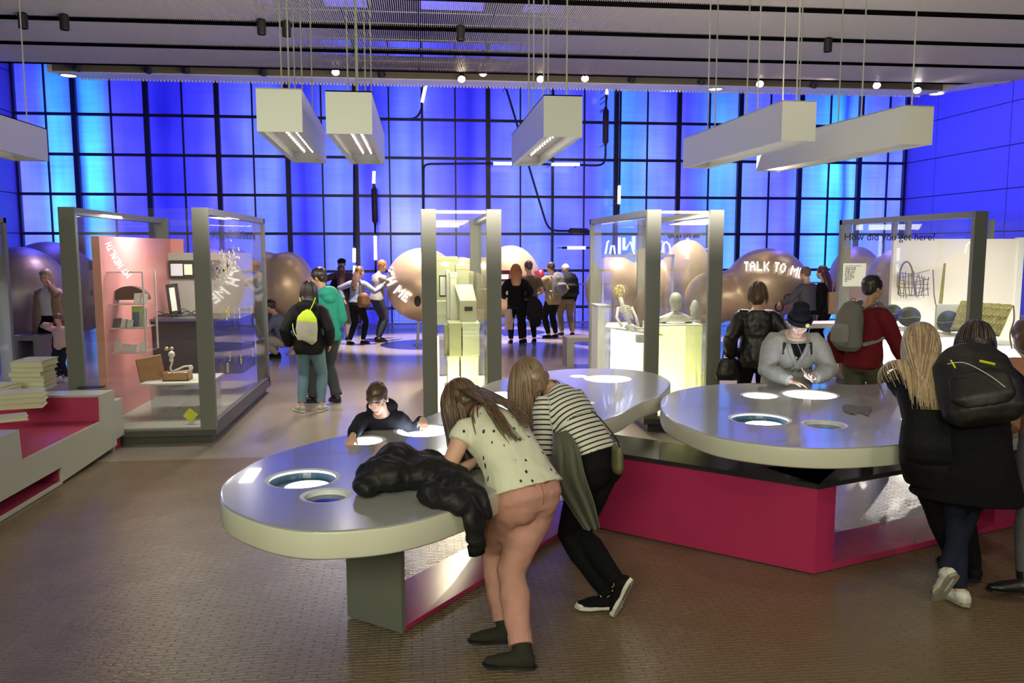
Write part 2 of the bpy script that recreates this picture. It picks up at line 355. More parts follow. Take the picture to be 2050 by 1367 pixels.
for k in range(0, 6):
    y = gy[3]-SW*k; s.box(X0c, X1c, y-0.10, y+(0.10 if k else 0.0), CZ-0.002, CZ+0.05)
ceiling = struct('ceiling', s, mat('matt_black_joint', (0.004, 0.004, 0.004), 1.0, spec=0.0))
nx = int((X1c-X0c)/PW)+2
for k in range(5):
    y = gy[3]-SW*(k+1)
    for i in range(nx):
        xc = 0.02+PW*(i-int(-X0c/PW)-0.5)
        if xc+PW/2 > X1c+0.3: continue
        o = link('slat_panel', slat_me, ceiling, local=True); o.location = (xc, y, CZ+0.001*random.random())
s = MB(); s.box(X0c, X1c, -4, gy[3]-SW*5, CZ, CZ+0.05); struct('ceiling_slab', s, mat('grey_ceiling_board', (0.35, 0.33, 0.33), 0.8))
s = MB(); s.box(-9, 13, -4, WY, 7.9, 8.0); struct('ceiling_deck', s, M_void)
# lit openings in the deck above the slats
M_sky = emis('blue_roof_opening', (0.10, 0.09, 1.0), 0.8)
def spec_row(y, h, xs):
    for (xa, xb) in xs:
        r = MB(); r.box(xa, xb, y, y+h, 7.80, 7.88); part('window', r, M_sky, kind='structure')
spec_row(15.6, 1.6, [(-4.2, -3.0), (-2.6, -1.0), (-0.5, 0.1), (0.4, 2.2), (2.8, 4.3), (4.9, 6.4)])
spec_row(20.0, 1.0, [(-4.4, -3.4), (-2.2, -1.2), (0.1, 1.6), (2.6, 3.6), (5.0, 6.0)])
# recess with track lights, then the outer strip of the ceiling
yE = gy[3]; yS0 = G(1025, 162, CZ).y; yS1 = G(1025, 172, CZ).y
s = MB(); s.box(X0c+0.6, X1c-0.6, yE+0.0, yS0, CZ+0.24, CZ+0.27); s.box(X0c+0.6, X1c-0.6, yS0-0.02, yS0, CZ, CZ+0.24); struct('ceiling_recess', s, mat('grey_brown_recess', (0.16, 0.14, 0.11), 0.8))
s = MB(); s.prism([(X0c+0.5, yS0), (X1c-0.7, yS0), (X1c-0.9, yS1), (X0c+0.9, yS1)], CZ-0.02, CZ+0.12)
struct('trim_ceiling', s, mat('lilac_white_metal', (0.75, 0.75, 0.78), 0.4))
q = MB()
for i in range(260):
    x = X0c+0.9+(X1c-X0c-1.8)*i/259
    q.box(x-0.015, x+0.015, yS1-0.01, yS1+0.03, CZ-0.05, CZ-0.02)
part('trim_ceiling_teeth', q, mat('lilac_white_metal'), kind='stuff', label='row of small teeth under the outer ceiling edge', cat='ceiling trim')
s = MB()
s.prism([(X1c-0.75, yE), (X1c+0.0, yE-0.4), (X1c, yE-0.5), (X1c, yE-0.2), (X1c-0.7, yS1)], CZ-0.01, CZ+0.2)
struct('trim_ceiling_end', s, mat('lilac_white_metal'))
# railing at the far edge of the floor
M_rail = mat('pale_blue_steel', (0.55, 0.55, 0.62), 0.4)
def railing(x0, x1, y, label):
    t = thing('railing', label, 'railing', ((x0+x1)/2, y, 0), group='mesh railings at the far edge of the floor')
    s = MB(); s.box(x0, x1, y-0.02, y+0.02, 1.06, 1.10); part('top_rail', s, M_rail, t)
    s = MB(); s.box(x0, x1, y-0.015, y+0.015, 0.06, 0.10); part('bottom_rail', s, M_rail, t)
    n = max(2, round((x1-x0)/1.1))
    for i in range(n+1):
        x = x0+(x1-x0)*i/n; s = MB(); s.box(x-0.02, x+0.02, y-0.02, y+0.02, 0, 1.06); part('post', s, M_rail, t)
    s = MB(); z = 0.13
    while z < 1.04: s.tube([(x0, y, z), (x1, y, z)], 0.005, 4); z += 0.045
    k = 0; x = x0
    while x < x1: s.tube([(x, y+0.008, 0.1), (x, y+0.008, 1.06)], 0.005, 4); x += 0.11
    part('mesh_infill', s, M_rail, t, kind='stuff')
railing(-10.5, -5.5, 21.2, 'pale mesh railing behind the dark metal spheres at left')
railing(-5.4, 0.3, 21.2, 'pale mesh railing behind the group at the speckled sphere')
railing(0.4, 6.4, 21.2, 'pale mesh railing behind the pair with rucksacks')
railing(6.5, 14.0, 21.2, 'pale mesh railing behind the right-hand display case')

# ------------------------------------------------------------------ lights hung in the hall
M_white = mat('satin_white', (0.78, 0.78, 0.75), 0.35, noise_amt=0.01)
M_cable = mat('pale_cable', (0.62, 0.62, 0.56), 0.4)
M_led = emis('pendant_led', (1.0, 0.97, 0.92), 14.0)
def pendant(pxl, pxr, pyb, yaw, length, label, far=None):
    S = 0.28; zb = 2.76
    a = G(pxl, pyb, zb); b = G(pxr, pyb, zb); c = (a+b)/2; w = (b-a).length
    if far: f = G(far[0], far[1], zb); c = Vector((f.x-0.14, f.y-length, zb)); w = 0.28
    t = thing('pendant_lamp', label, 'lamp', (c.x, c.y, zb), -yaw, 'white box pendants over the tables')
    s = MB(); th = 0.008; L = length
    s.box(-w/2, w/2, 0, th, 0, S); s.box(-w/2, w/2, L-th, L, 0, S); s.box(-w/2, -w/2+th, th, L-th, 0, S); s.box(w/2-th, w/2, th, L-th, 0, S); s.box(-w/2, w/2, 0, L, S-th, S)
    part('housing', s, M_white, t, local=True)
    s = MB(); l = 0.03
    s.box(-w/2+th, w/2-th, th, th+l, 0.004, 0.012); s.box(-w/2+th, w/2-th, L-th-l, L-th, 0.004, 0.012)
    s.box(-w/2+th, -w/2+th+l, th+l, L-th-l, 0.004, 0.012); s.box(w/2-th-l, w/2-th, th+l, L-th-l, 0.004, 0.012)
    part('lower_lip', s, M_white, t, local=True)
    s = MB(); s.box(-w/2+th, w/2-th, th, L-th, 0.09, 0.10); pl = part('led_board', s, mat('reflector_pink_white', (0.85, 0.76, 0.74), 0.3), t, local=True)
    for i in range(14):
        for dx in (-0.035, 0.035):
            s = MB(); y = 0.12+(L-0.24)*i/13; s.lathe([(0.0001, 0.078), (0.0055, 0.081), (0.006, 0.09)], (dx, y, 0), 8)
            part('led', s, M_led, pl, local=True)
    for i in range(5):
        y = 0.15+(L-0.3)*i/4; dx = 0.05*(-1)**i
        s = MB(); s.tube([(dx, y, S), (dx, y, CZ-zb+0.05)], 0.006, 6); s.lathe([(0.012, S), (0.012, S+0.02), (0.005, S+0.03)], (dx, y, 0), 8)
        part('cable', s, M_cable, t, local=True)
    return t
pendant(516, 605, 264, math.radians(-1.9), 2.0, 'leftmost fully visible white box pendant lamp, tall and foreshortened')
pendant(654, 745, 268, 0, 2.0, 'white box pendant lamp beside the leftmost one, its right side in blue light')
pendant(1088, 1166, 274, 0, 2.0, 'white box pendant lamp above the striped woman, its left side showing')
pendant(1562, 1634, 282, math.radians(-1.5), 2.05, 'long white box pendant lamp with a row of small lights, left of the rightmost')
pendant(1802, 1870, 289, math.radians(-5), 2.2, 'rightmost long white box pendant lamp')
pendant(0, 90, 266, 0, 2.4, 'white box pendant lamp cut off by the left edge of the photo', far=(97, 323))

M_lampglow = emis('warm_lamp_glass', (1.0, 0.72, 0.38), 260.0)
M_lampwhite = emis('white_lamp_glass', (1.0, 0.92, 0.85), 260.0)
def ceiling_spot(px, py, label):
    p = G(px, py-14, CZ)
    t = thing('ceiling_spotlight', label, 'spotlight', (p.x, p.y, CZ), group='black cylinder spotlights in the ceiling joints')
    s = MB(); s.lathe([(0.055, -0.20), (0.06, -0.19), (0.06, -0.02), (0.05, 0.0)], (0, 0, 0), 20); part('housing', s, M_dark, t, smooth=False, local=True)
    s = MB(); s.lathe([(0.012, 0), (0.012, 0.10)], (0, 0, 0), 8); part('stem', s, M_dark, t, local=True)
    s = MB(); s.lathe([(0.0001, -0.185), (0.045, -0.188)], (0, 0, 0), 16); part('lens', s, glass('lens_glass', (0.5, 0.5, 0.5)), t, local=True)
for px, py, l in [(45, 40, 'black ceiling spotlight nearest the upper left corner'), (128, 43, 'second black ceiling spotlight from the left'), (523, 53, 'black ceiling spotlight just left of the leftmost cable group'), (573, 57, 'black ceiling spotlight half behind the leftmost cables'), (922, 66, 'black ceiling spotlight in the middle of the ceiling'), (1658, 90, 'black ceiling spotlight above the rightmost pendants')]:
    ceiling_spot(px, py, l)
def track_spot(px, py, lit, target, label, power=0):
    Y = (yE+yS0)/2; p = Dp(px, py, Y)
    d = (Vector(target)-p).normalized()
    t = thing('track_spotlight', label, 'spotlight', (p.x, p.y, p.z), group='tilted spotlights in the ceiling recess')
    rot = d.to_track_quat('Z', 'Y').to_matrix().to_4x4()
    s = MB(); prof = [(0.03, -0.10), (0.045, -0.09), (0.065, 0.02), (0.075, 0.06), (0.068, 0.06), (0.05, 0.0)]
    s.lathe(prof, (0, 0, 0), 16, rot); part('lamp_head', s, M_dark, t, local=True)
    s = MB(); s.lathe([(0.0001, 0.045), (0.06, 0.045)], (0, 0, 0), 16, rot)
    part('lens', s, (M_lampglow if lit == 1 else M_lampwhite) if lit else glass('lens_glass'), t, local=True)
    s = MB(); s.tube([(0, 0, 0.02), (0, 0, CZ+0.24-p.z)], 0.012, 8); part('bracket', s, M_dark, t, local=True)
    if lit and power:
        c = WARM if lit == 1 else (1, 0.9, 0.82)
        l = light('SPOT', 'spot_beam', p+d*0.08, target, power, c, 0.05, spot=42, blend=0.6)
TR = [(155, 133, 0, (-9, 18, 1), 'dark tilted spotlight above the cyan window column at left'), (297, 137, 0, (-7, 20, 1), 'dark tilted spotlight, second from left in the ceiling recess'),
      (372, 137, 0, (-5, 20, 1), 'dark tilted spotlight, third from left in the ceiling recess'), (527, 142, 0, (-4, 20, 1), 'dark tilted spotlight behind the leftmost pendant cables'),
      (672, 141, 2, (-5, 17.4, 1.2), 'white-lit spotlight above the second pendant, tilted left'), (763, 145, 0, (0, 20, 1), 'dark flared spotlight right of the second pendant cables'),
      (924, 155, 1, (-3.4, 17.5, 1.5), 'large warm-glowing spotlight left of centre'), (967, 143, 1, (0.0, 17.2, 1.5), 'warm-glowing spotlight set higher than its neighbours at centre'),
      (1082, 155, 1, (2.2, 17.6, 1.5), 'warm-glowing spotlight behind the third pendant cables'), (1171, 154, 1, (4.8, 17.2, 1.3), 'warm-glowing spotlight right of the third pendant cables'),
      (1265, 156, 0, (4, 20, 1), 'dark tilted spotlight between the third and fourth pendants'), (1405, 160, 0, (6, 20, 1), 'dark tilted spotlight left of the fourth pendant cables'),
      (1521, 165, 1, (7.0, 16.6, 1.5), 'warm-glowing spotlight above the fourth pendant'), (1630, 167, 0, (8, 20, 1), 'dark tilted spotlight left of the fifth pendant cables'),
      (1755, 168, 2, (9.8, 17.5, 1.4), 'small white-lit spotlight above the fifth pendant'), (1836, 178, 2, (10.2, 17.0, 1.2), 'brightest white spotlight at the right end of the recess')]
PW_ = {672: 900, 924: 1200, 967: 1200, 1082: 1200, 1171: 1000, 1521: 1300, 1755: 1200, 1836: 1300}
for px, py, lit, tg, lb in TR:
    if lit: q_ = Dp(px, 600, 16.0); tg = (q_.x*0.72, 10.5, 0.4)
    track_spot(px, py, lit, tg, lb, PW_.get(px, 0))
for px, py, lb in [(137, 152, 'small round downlight in the outer ceiling strip at far left'), (1432, 181, 'small round downlight in the outer ceiling strip left of the fourth pendant'), (1875, 192, 'small round downlight in the outer ceiling strip at far right')]:
    p = Dp(px, py, (yS0+yS1)/2); t = thing('downlight', lb, 'downlight', (p.x, p.y, CZ-0.02), group='round downlights in the outer ceiling strip')
    s = MB(); s.lathe([(0.14, 0), (0.16, -0.012), (0.15, -0.016), (0.12, -0.006)], (0, 0, 0), 24); part('trim_ring', s, mat('lilac_white_metal'), t, local=True)
    s = MB(); s.lathe([(0.0001, -0.008), (0.125, -0.008)], (0, 0, 0), 24); part('lens', s, emis('downlight_glass', (1, 0.96, 0.9), 5), t, local=True)

# neon tubes and conduits in front of the back wall
M_tube = emis('neon_tube', (0.80, 0.85, 1.0), 5.0)
M_cond = mat('blue_black_conduit', (0.015, 0.015, 0.05), 0.4)
M_caps = mat('brown_black_capsule', (0.05, 0.035, 0.05), 0.5)
YN = 23.2
def neon(label, tubes, conduits=(), capsules=()):
    f = tubes[0][0] if tubes else conduits[0][0]
    c = Dp(*f, YN); t = thing('neon_fitting', label, 'neon light', tuple(c), group='neon tubes on dark conduits by the blue wall')
    for pp in [tb[0] for tb in tubes]+[tb[-1] for tb in tubes]+[cd[0] for cd in conduits]+[cd[-1] for cd in conduits]+[ca[0] for ca in capsules]:
        a_ = Dp(*pp, YN); s = MB(); s.tube([a_, (a_.x, WY-0.02, a_.z)], 0.012, 6); part('wall_bracket', s, M_cond, t)
    for tb in tubes:
        s = MB(); s.tube([Dp(*p, YN) for p in tb], 0.042, 10); part('neon_tube', s, M_tube, t, smooth=True)
    for cd in conduits:
        s = MB(); pts = [Dp(*p, YN) for p in cd]
        if len(pts) > 2: pts = smooth_curve(pts, 5)
        s.tube(pts, 0.030, 8); part('conduit', s, M_cond, t, smooth=True)
    for a, b in capsules:
        A = Dp(*a, YN); B = Dp(*b, YN); d = (B-A)
        s = MB(); s.tube([A, A+d*0.06, A+d*0.09, A+d*0.91, A+d*0.94, B], 0.05, 12, rs=[0.035, 0.05, 0.085, 0.085, 0.05, 0.035]); part('ballast_capsule', s, M_caps, t, smooth=True)
neon('short tilted neon tube on an S-bent dark conduit right of the second pendant', [[(852, 172), (845, 205)]], [[(845, 205), (843, 220), (835, 233), (820, 239), (790, 239), (745, 239)]])
neon('upright neon tube above and below a long dark capsule, under the second pendant', [[(749, 343), (748, 367)], [(751, 472), (752, 520)]], [[(748, 367), (749, 375)], [(751, 448), (751, 472)], [(752, 520), (752, 545)]], [((749, 372), (751, 450))])
neon('short upright neon tube pair above the cap-wearing visitor', [[(709, 497), (709, 525)], [(710, 532), (710, 552)]], [[(709, 330), (709, 497)]])
neon('two level neon tubes behind the third pendant, conduits bent at both ends', [[(988, 327), (1030, 328)], [(1104, 329), (1160, 329)]], [[(848, 420), (848, 350), (849, 335), (856, 329), (880, 328), (988, 327)], [(1030, 328), (1104, 329)], [(1160, 330), (1195, 331), (1208, 326), (1212, 312), (1212, 288)], [(1213, 217), (1214, 189)]], [((1213, 214), (1212, 292))])
neon('tiny neon tube at the top of the wall above the long capsule', [[(1215, 176), (1215, 189)]], [[(1215, 189), (1214, 200)]])
neon('upright neon tube left of the fourth pendant on a tall conduit', [[(1240, 372), (1239, 408)]], [[(1243, 180), (1240, 372)], [(1239, 408), (1238, 440)]])
neon('slanting dark conduit crossing the wall to a level capsule', [], [[(1012, 173), (1034, 245), (1058, 330), (1082, 410), (1094, 447), (1104, 459), (1118, 462), (1140, 462)]], [((1137, 462), (1180, 463))])
neon('short level neon tube right of the pair with rucksacks', [[(1136, 496), (1172, 496)]], [[(1125, 496), (1136, 496)], [(1172, 496), (1182, 496)]])
# ------------------------------------------------------------------ metal sculptures
M_metal = mat('brushed_bronze_metal', (0.62, 0.46, 0.31), 0.36, metal=0.4, noise_amt=0.02, noise_scale=80)
M_metal2 = mat('dark_pewter_metal', (0.34, 0.29, 0.29), 0.40, metal=0.5, noise_amt=0.03, noise_scale=80)
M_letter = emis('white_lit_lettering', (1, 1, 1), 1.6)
def ELL(px, py, Y, rx, ry=None, rz=None):
    c = Dp(px, py, Y); return (c, (rx, ry or rx, rz or rx))
def blob(name, label, ells, m, stands=(), voxel=0.05, sm=10):
    c = sum((e[0] for e in ells), Vector())/len(ells)
    t = thing(name, label, 'sculpture', (c.x, c.y, 0))
    s = MB()
    for e in ells: s.ell(e[0], e[1], 24, 16)
    me = remeshed(s, 'body', voxel, sm, [m]); b = link('body', me, t)
    for (px, py, Y, r) in stands:
        p = Dp(px, py, Y); q = MB(); q.tube([(p.x, p.y, p.z), (p.x+r, p.y, 0.0)], 0.028, 8); q.lathe([(0.09, 0), (0.09, 0.02), (0.03, 0.03)], (p.x+r, p.y, 0), 16); part('stand', q, M_rail, t)
    return t, b
PIX = {'T': '111010010010010', 'O': '01101001100110010110', 'U': '10011001100110010110', 'C': '01111000100010000111', 'H': '10011001111110011001', 'M': '1000111011101011000110001', 'E': '11111000111010001111', 'A': '01101001111110011001', 'L': '10001000100010001111', 'K': '10011010110010101001', 'Y': '101101010010010'}
def lettering(parent, body, text, path, size, m, name='lettering', mirror=False, thick=0.02, proj=None):
    "pixel-block capitals laid along a path of photo pixels and pressed on to a surface"
    pts = smooth_curve([Vector((p[0], p[1], 0)) for p in path], 12); L = [0]
    for a, b in zip(pts[:-1], pts[1:]): L.append(L[-1]+(b-a).length)
    def at(d):
        d = max(0, min(L[-1]-1e-3, d)); i = max(k for k in range(len(L)-1) if L[k] <= d)
        f = (d-L[i])/(L[i+1]-L[i]); p = pts[i].lerp(pts[i+1], f); tg = (pts[i+1]-pts[i]).normalized(); return p, tg
    cells = 0
    for ch in text: cells += (3 if ch == ' ' else len(PIX[ch])//5+1)
    step = L[-1]/cells; d = 0
    for ch in text:
        if ch == ' ': d += 3*step; continue
        bits = PIX[ch]; w = len(bits)//5; s = MB(); s.open = True
        for r in range(5):
            for c in range(w):
                if bits[r*w+c] == '1':
                    p, tg = at(d+(c+0.5)*step); nn = Vector((-tg.y, tg.x, 0)); q = p+nn*((r-2)*size/5)
                    h = step*0.52; k = size/10*1.04
                    cor = [q-tg*h-nn*k, q+tg*h-nn*k, q+tg*h+nn*k, q-tg*h+nn*k]; W3 = [proj(v.x, v.y) for v in cor]
                    if all(W3): s.quad(*[a for a in W3])
        d += (w+1)*step
        if s.f: part('letter', s, m, parent)
def on_ell(e, off=0.02):
    c, r = e
    def f(px, py):
        o = Vector((0, 0, CH)); d = ray(px, py); oc = o-c
        A = sum((d[i]/r[i])**2 for i in range(3)); B = 2*sum(oc[i]*d[i]/r[i]**2 for i in range(3)); C_ = sum((oc[i]/r[i])**2 for i in range(3))-1
        D_ = B*B-4*A*C_
        if D_ < 0: return None
        t = (-B-math.sqrt(D_))/(2*A); return o+d*(t-off)
    return f
# sphere beside the middle case
e1 = ELL(846, 570, 17.2, 0.765)
t, b = blob('metal_sphere', 'large bronze metal sphere with white TOUCH ME lettering left of the narrow case', [e1], M_metal, [(838, 640, 17.2, -0.03), (858, 640, 17.2, 0.1)], sm=2)
lettering(b, b, 'TOUCH ME', [(787, 497), (777, 520), (776, 545), (786, 570), (803, 586), (821, 600)], 20, M_letter, proj=on_ell(e1, 0.03))
s = MB(); f = on_ell(e1, 0.02); q = [f(836+7*math.cos(a)*1.0, 603+11*math.sin(a)) for a in [2*PI*i/16 for i in range(16)]]; s.open = True; s.add(q, [tuple(range(16))]); part('opening', s, M_dark, b)
# blob with TALK TO ME
e2 = ELL(1535, 568, 15.6, 0.80, 0.75, 0.70)
t, b = blob('metal_blob', 'wavy bronze metal blob with white TALK TO ME lettering behind the bobbed visitor', [e2, ELL(1470, 592, 15.8, 0.75, 0.6, 0.52), ELL(1420, 600, 15.8, 0.5, 0.5, 0.55)], M_metal, [(1470, 640, 15.6, -0.1), (1550, 640, 15.6, 0.1)])
lettering(b, b, 'TALK TO ME', [(1490, 533), (1520, 533), (1555, 534), (1585, 541), (1613, 549)], 19, M_letter, proj=on_ell(e2, 0.05))
for (cx_, cy_) in ((1578, 597), (1560, 615)):
    f = on_ell(e2, 0.05); ring = [f(cx_+8*math.cos(a), cy_+8*math.sin(a)) for a in [2*PI*i/20 for i in range(21)]]
    s = MB(); s.tube(ring, 0.012, 6); part('handle_ring', s, M_dark, b)
# dark spheres at left
blob('dark_metal_sphere', 'dark metal sphere behind the mother and child at far left', [ELL(42, 592, 14.8, 0.79, 0.78, 0.83)], M_metal2, [(30, 645, 14.8, 0), (60, 645, 14.8, 0)], sm=2)
blob('dark_metal_sphere', 'darker metal sphere partly hidden behind the front one at far left', [ELL(100, 575, 16.4, 0.86, 0.86, 0.86), ELL(165, 590, 16.6, 0.6, 0.6, 0.7)], M_metal2, [(95, 640, 16.4, 0)])
# gold capsule behind the big left case
blob('metal_capsule', 'long pale gold metal capsule behind the left case', [ELL(575, 573, 16.0, 0.52, 0.6, 0.66), ELL(535, 575, 16.1, 0.5, 0.6, 0.68), ELL(470, 570, 16.3, 0.55, 0.6, 0.70), ELL(410, 575, 16.5, 0.6, 0.6, 0.70), ELL(350, 575, 16.6, 0.55, 0.6, 0.68)], M_metal, [(580, 640, 16.0, 0), (400, 640, 16.5, 0)])
# pale blob behind the narrow case
e3 = ELL(1022, 565, 19.3, 0.72, 0.66, 0.87)
t, b = blob('metal_blob', 'pale pinkish metal blob behind the red-haired visitor', [e3, ELL(960, 575, 19.4, 0.62, 0.6, 0.72), ELL(925, 575, 19.5, 0.5, 0.5, 0.72)], M_metal, [(1000, 640, 18.8, 0)])
s = MB(); s.tube([Dp(1078, 541, 18.6), Dp(1083, 560, 18.6), Dp(1082, 585, 18.6)], 0.11, 12, rs=[(0.08, 0.12), (0.10, 0.12), (0.07, 0.12)]); part('red_grip', s, mat('dark_red_plastic', (0.20, 0.01, 0.03), 0.4), b, smooth=True)
s = MB(); c = Dp(1008, 552, 18.1); s.box(c.x-0.14, c.x+0.14, c.y, c.y+0.05, c.z-0.12, c.z+0.12); part('red_panel', s, mat('dark_red_plastic'), b)
s = MB(); s.box(c.x-0.11, c.x+0.11, c.y-0.012, c.y-0.002, c.z-0.07, c.z+0.03); part('screen', s, emis('white_screen', (0.9, 0.95, 1), 1.3), b)
# blob behind the centre-right case
blob('metal_blob', 'bronze metal blob seen through the case with the lit cube', [ELL(1230, 580, 17.0, 0.62, 0.6, 0.72), ELL(1300, 585, 17.0, 0.7, 0.6, 0.72), ELL(1375, 560, 16.8, 0.55, 0.55, 0.85), ELL(1350, 600, 17, 0.6, 0.6, 0.6)], M_metal, [(1250, 650, 17.0, 0), (1360, 650, 17.0, 0)])
# blobs behind the right case
blob('metal_blob', 'large pale metal blob seen through the right-hand case', [ELL(1800, 580, 16.2, 0.72, 0.7, 0.86), ELL(1880, 575, 16.2, 0.7, 0.7, 0.82), ELL(1950, 570, 16.0, 0.6, 0.6, 0.8)], M_metal, [(1800, 650, 16.2, 0), (1900, 650, 16.2, 0)])
blob('metal_blob', 'low pale metal blob behind the hanging label card', [ELL(1712, 565, 18.5, 0.62, 0.6, 0.85)], M_metal, [(1712, 640, 18.5, 0)], sm=3)

# ------------------------------------------------------------------ the plinth and the two tables
TZ = 0.84; TT = 0.125
M_top = mat('satin_grey_white_lacquer', (0.36, 0.37, 0.37), 0.2, spec=0.55, noise_amt=0.01, noise_scale=300, coat=0.3)
M_rim = mat('lit_white_rim', (0.66, 0.66, 0.56), 0.35, noise_amt=0.01)  # same white paint as the top, warm light put into its colour
M_pink = mat('magenta_lacquer', (0.50, 0.035, 0.13), 0.2, spec=0.5, noise_amt=0.05, noise_scale=5)
M_blackslab = mat('black_gloss_slab', (0.03, 0.03, 0.035), 0.16, spec=0.6)
M_grey = mat('dark_grey_lacquer', (0.17, 0.18, 0.155), 0.55, noise_amt=0.02, noise_scale=400)
M_well = mat('white_well', (0.8, 0.82, 0.86), 0.4, noise_amt=0.01)
M_screen = emis('light_screen', (0.86, 0.93, 1.0), 12.0)
M_screen_off = mat('blue_glass_screen', (0.05, 0.06, 0.16), 0.08, spec=0.8)
def table(name, label, outline, holes, posts):
    pts = [G(x, y, TZ) for x, y in outline]; c = sum(pts, Vector())/len(pts)
    t = thing(name, label, 'table', (c.x, c.y, 0))
    cu = bpy.data.curves.new('c', 'CURVE'); cu.dimensions = '2D'; cu.fill_mode = 'BOTH'; cu.extrude = TT/2-0.012; cu.bevel_depth = 0.012; cu.bevel_resolution = 2
    def spl(P):
        sp = cu.splines.new('POLY'); sp.points.add(len(P)-1); sp.use_cyclic_u = True
        for i, p in enumerate(P): sp.points[i].co = (p.x, p.y, 0, 1)
    spl(smooth_curve(pts, 8, closed=True))
    H = []
    for (px, py, hw, on) in holes:
        cc = G(px, py, TZ); e = G(px+hw, py, TZ); r = (e-cc).length; H.append((cc, r, on))
        spl([cc+Vector((math.cos(a), math.sin(a), 0))*r for a in [2*PI*i/48 for i in range(48)]])
    o = bpy.data.objects.new('c', cu); COL.objects.link(o)
    dg = bpy.context.evaluated_depsgraph_get(); me = bpy.data.meshes.new_from_object(o.evaluated_get(dg), depsgraph=dg); bpy.data.objects.remove(o)
    me.transform(Matrix.Translation((0, 0, TZ-TT/2))); me.materials.clear(); me.materials.append(M_top); me.materials.append(M_rim)
    for p in me.polygons:
        p.use_smooth = abs(p.normal.z) < 0.9; p.material_index = 1 if abs(p.normal.z) < 0.35 else 0
    top = link('tabletop', me, t)
    for cc, r, on in H:
        w = part('well', MB().lathe([(r+0.001, -0.004), (r-0.0, 0.0), (r-0.022, -0.004), (r-0.024, -0.02), (r-0.032, -0.044), (0.0001, -0.046)], (cc.x, cc.y, TZ), 48), M_well, top, smooth=False)
        if on:
            k = 0.78 if on == 1 else 0.60
            dx = 0.0 if on == 1 else 0.025
            part('light_screen', MB().lathe([(r*k, -0.045), (r*k, -0.039), (0.0001, -0.038)], (cc.x+dx, cc.y-(0.02 if on == 2 else 0), TZ), 40), M_screen, w)
            if on == 2: part('dark_ring', MB().lathe([(0.0001, -0.0445), (r-0.036, -0.0425), (r-0.031, -0.030), (r-0.027, -0.016)], (cc.x, cc.y, TZ), 48), mat('blue_grey_ring', (0.05, 0.10, 0.16), 0.25), w)
        else:
            part('dark_screen', MB().lathe([(r*0.90, -0.035), (r*0.90, -0.026), (0.0001, -0.025)], (cc.x, cc.y, TZ), 40), M_screen_off, w)
    for p in posts:
        part('post', MB().lathe([(0.075, 0.61), (0.045, 0.615), (0.045, TZ-TT)], (p[0], p[1], 0), 24), mat('brushed_steel', (0.6, 0.6, 0.6), 0.3, metal=1.0), t, smooth=False)
    return t
T1 = [(446, 995), (451, 967), (484, 941), (528, 917), (583, 899), (640, 883), (700, 870), (770, 856), (840, 840), (900, 815), (945, 788), (985, 765), (1060, 748), (1138, 739), (1231, 738), (1299, 745), (1332, 757), (1339, 770), (1318, 792), (1284, 804), (1262, 815), (1236, 830), (1180, 850), (1140, 867), (1105, 893), (1050, 940), (985, 984), (925, 1011), (850, 1036), (760, 1054), (640, 1062), (560, 1054), (500, 1036), (460, 1016)]
T2 = [(1325, 808), (1333, 792), (1360, 781), (1420, 771), (1500, 767), (1590, 767), (1690, 770), (1750, 769), (1785, 762), (1825, 748), (1900, 738), (2000, 735), (2100, 742), (2160, 765), (2170, 800), (2110, 828), (2000, 846), (1920, 858), (1860, 876), (1800, 889), (1700, 896), (1620, 896), (1530, 889), (1440, 875), (1380, 855), (1337, 832)]
table('display_table', 'long white peanut-shaped table with lit round wells, in front of the pink-trousered woman', T1,
      [(606, 957, 74, 2), (653, 991, 52, 0), (731, 881, 42, 1), (848, 861, 60, 1), (880, 922, 46, 1), (1018, 790, 42, 1), (1040, 812, 50, 1), (1080, 845, 30, 1), (1216, 758, 48, 1), (1158, 753, 18, 1), (1178, 806, 14, 1)], [(0.1, 4.55), (0.85, 5.3), (1.2, 6.0)])
table('display_table', 'white round-lobed table with lit wells where the hat-wearing woman leans', T2,
      [(1522, 791, 39, 1), (1621, 789, 57, 1), (1521, 838, 62, 2), (1650, 849, 45, 0), (1832, 840, 32, 1), (1960, 790, 45, 1)], [(2.55, 5.15), (3.1, 5.35), (3.9, 5.6)])
# zigzag plinth
A = Vector((-0.43, 4.35, 0)); B = Vector((-0.12, 4.13, 0)); J = Vector((1.13, 5.72, 0)); C = Vector((2.38, 4.64, 0))
pl = thing('zigzag_plinth', 'low zigzag plinth of magenta, black and grey panels under both tables', 'plinth', (1.1, 5.2, 0))
PZ = 0.58
dB = (J-B).normalized(); nB = Vector((-dB.y, dB.x, 0)); wB = 0.38
def frame(o, d, n): return Matrix(((d.x, n.x, 0, o.x), (d.y, n.y, 0, o.y), (0, 0, 1, 0), (0, 0, 0, 1)))
MBq = frame(B, dB, nB); LB = (J-B).length
part('end_panel', MB().box(0, 0.03, 0, wB, 0.012, PZ-0.03, MBq), M_grey, pl, label='dark grey end panel')
part('bottom_plate', MB().box(0.03, LB+0.3, 0, wB, 0.012, 0.04, MBq), M_pink, pl)
part('top_slab', MB().box(-0.01, LB+0.4, -0.01, wB+0.01, PZ-0.03, PZ, MBq), M_blackslab, pl)
dC = (J-C).normalized(); nC = Vector((dC.y, -dC.x, 0)); nC = -nC if nC.y < 0 else nC
MC = frame(C, dC, nC); LC = (J-C).length; wC = 0.5
part('front_panel', MB().box(0, LC+0.12, 0, 0.025, 0.012, PZ-0.03, MC), M_pink, pl, label='magenta front panel')
part('bottom_plate', MB().box(0, LC, 0.025, wC, 0.012, 0.04, MC), M_pink, pl)
part('top_slab', MB().box(-0.01, LC+0.1, -0.012, wC, PZ-0.03, PZ, MC), M_blackslab, pl)
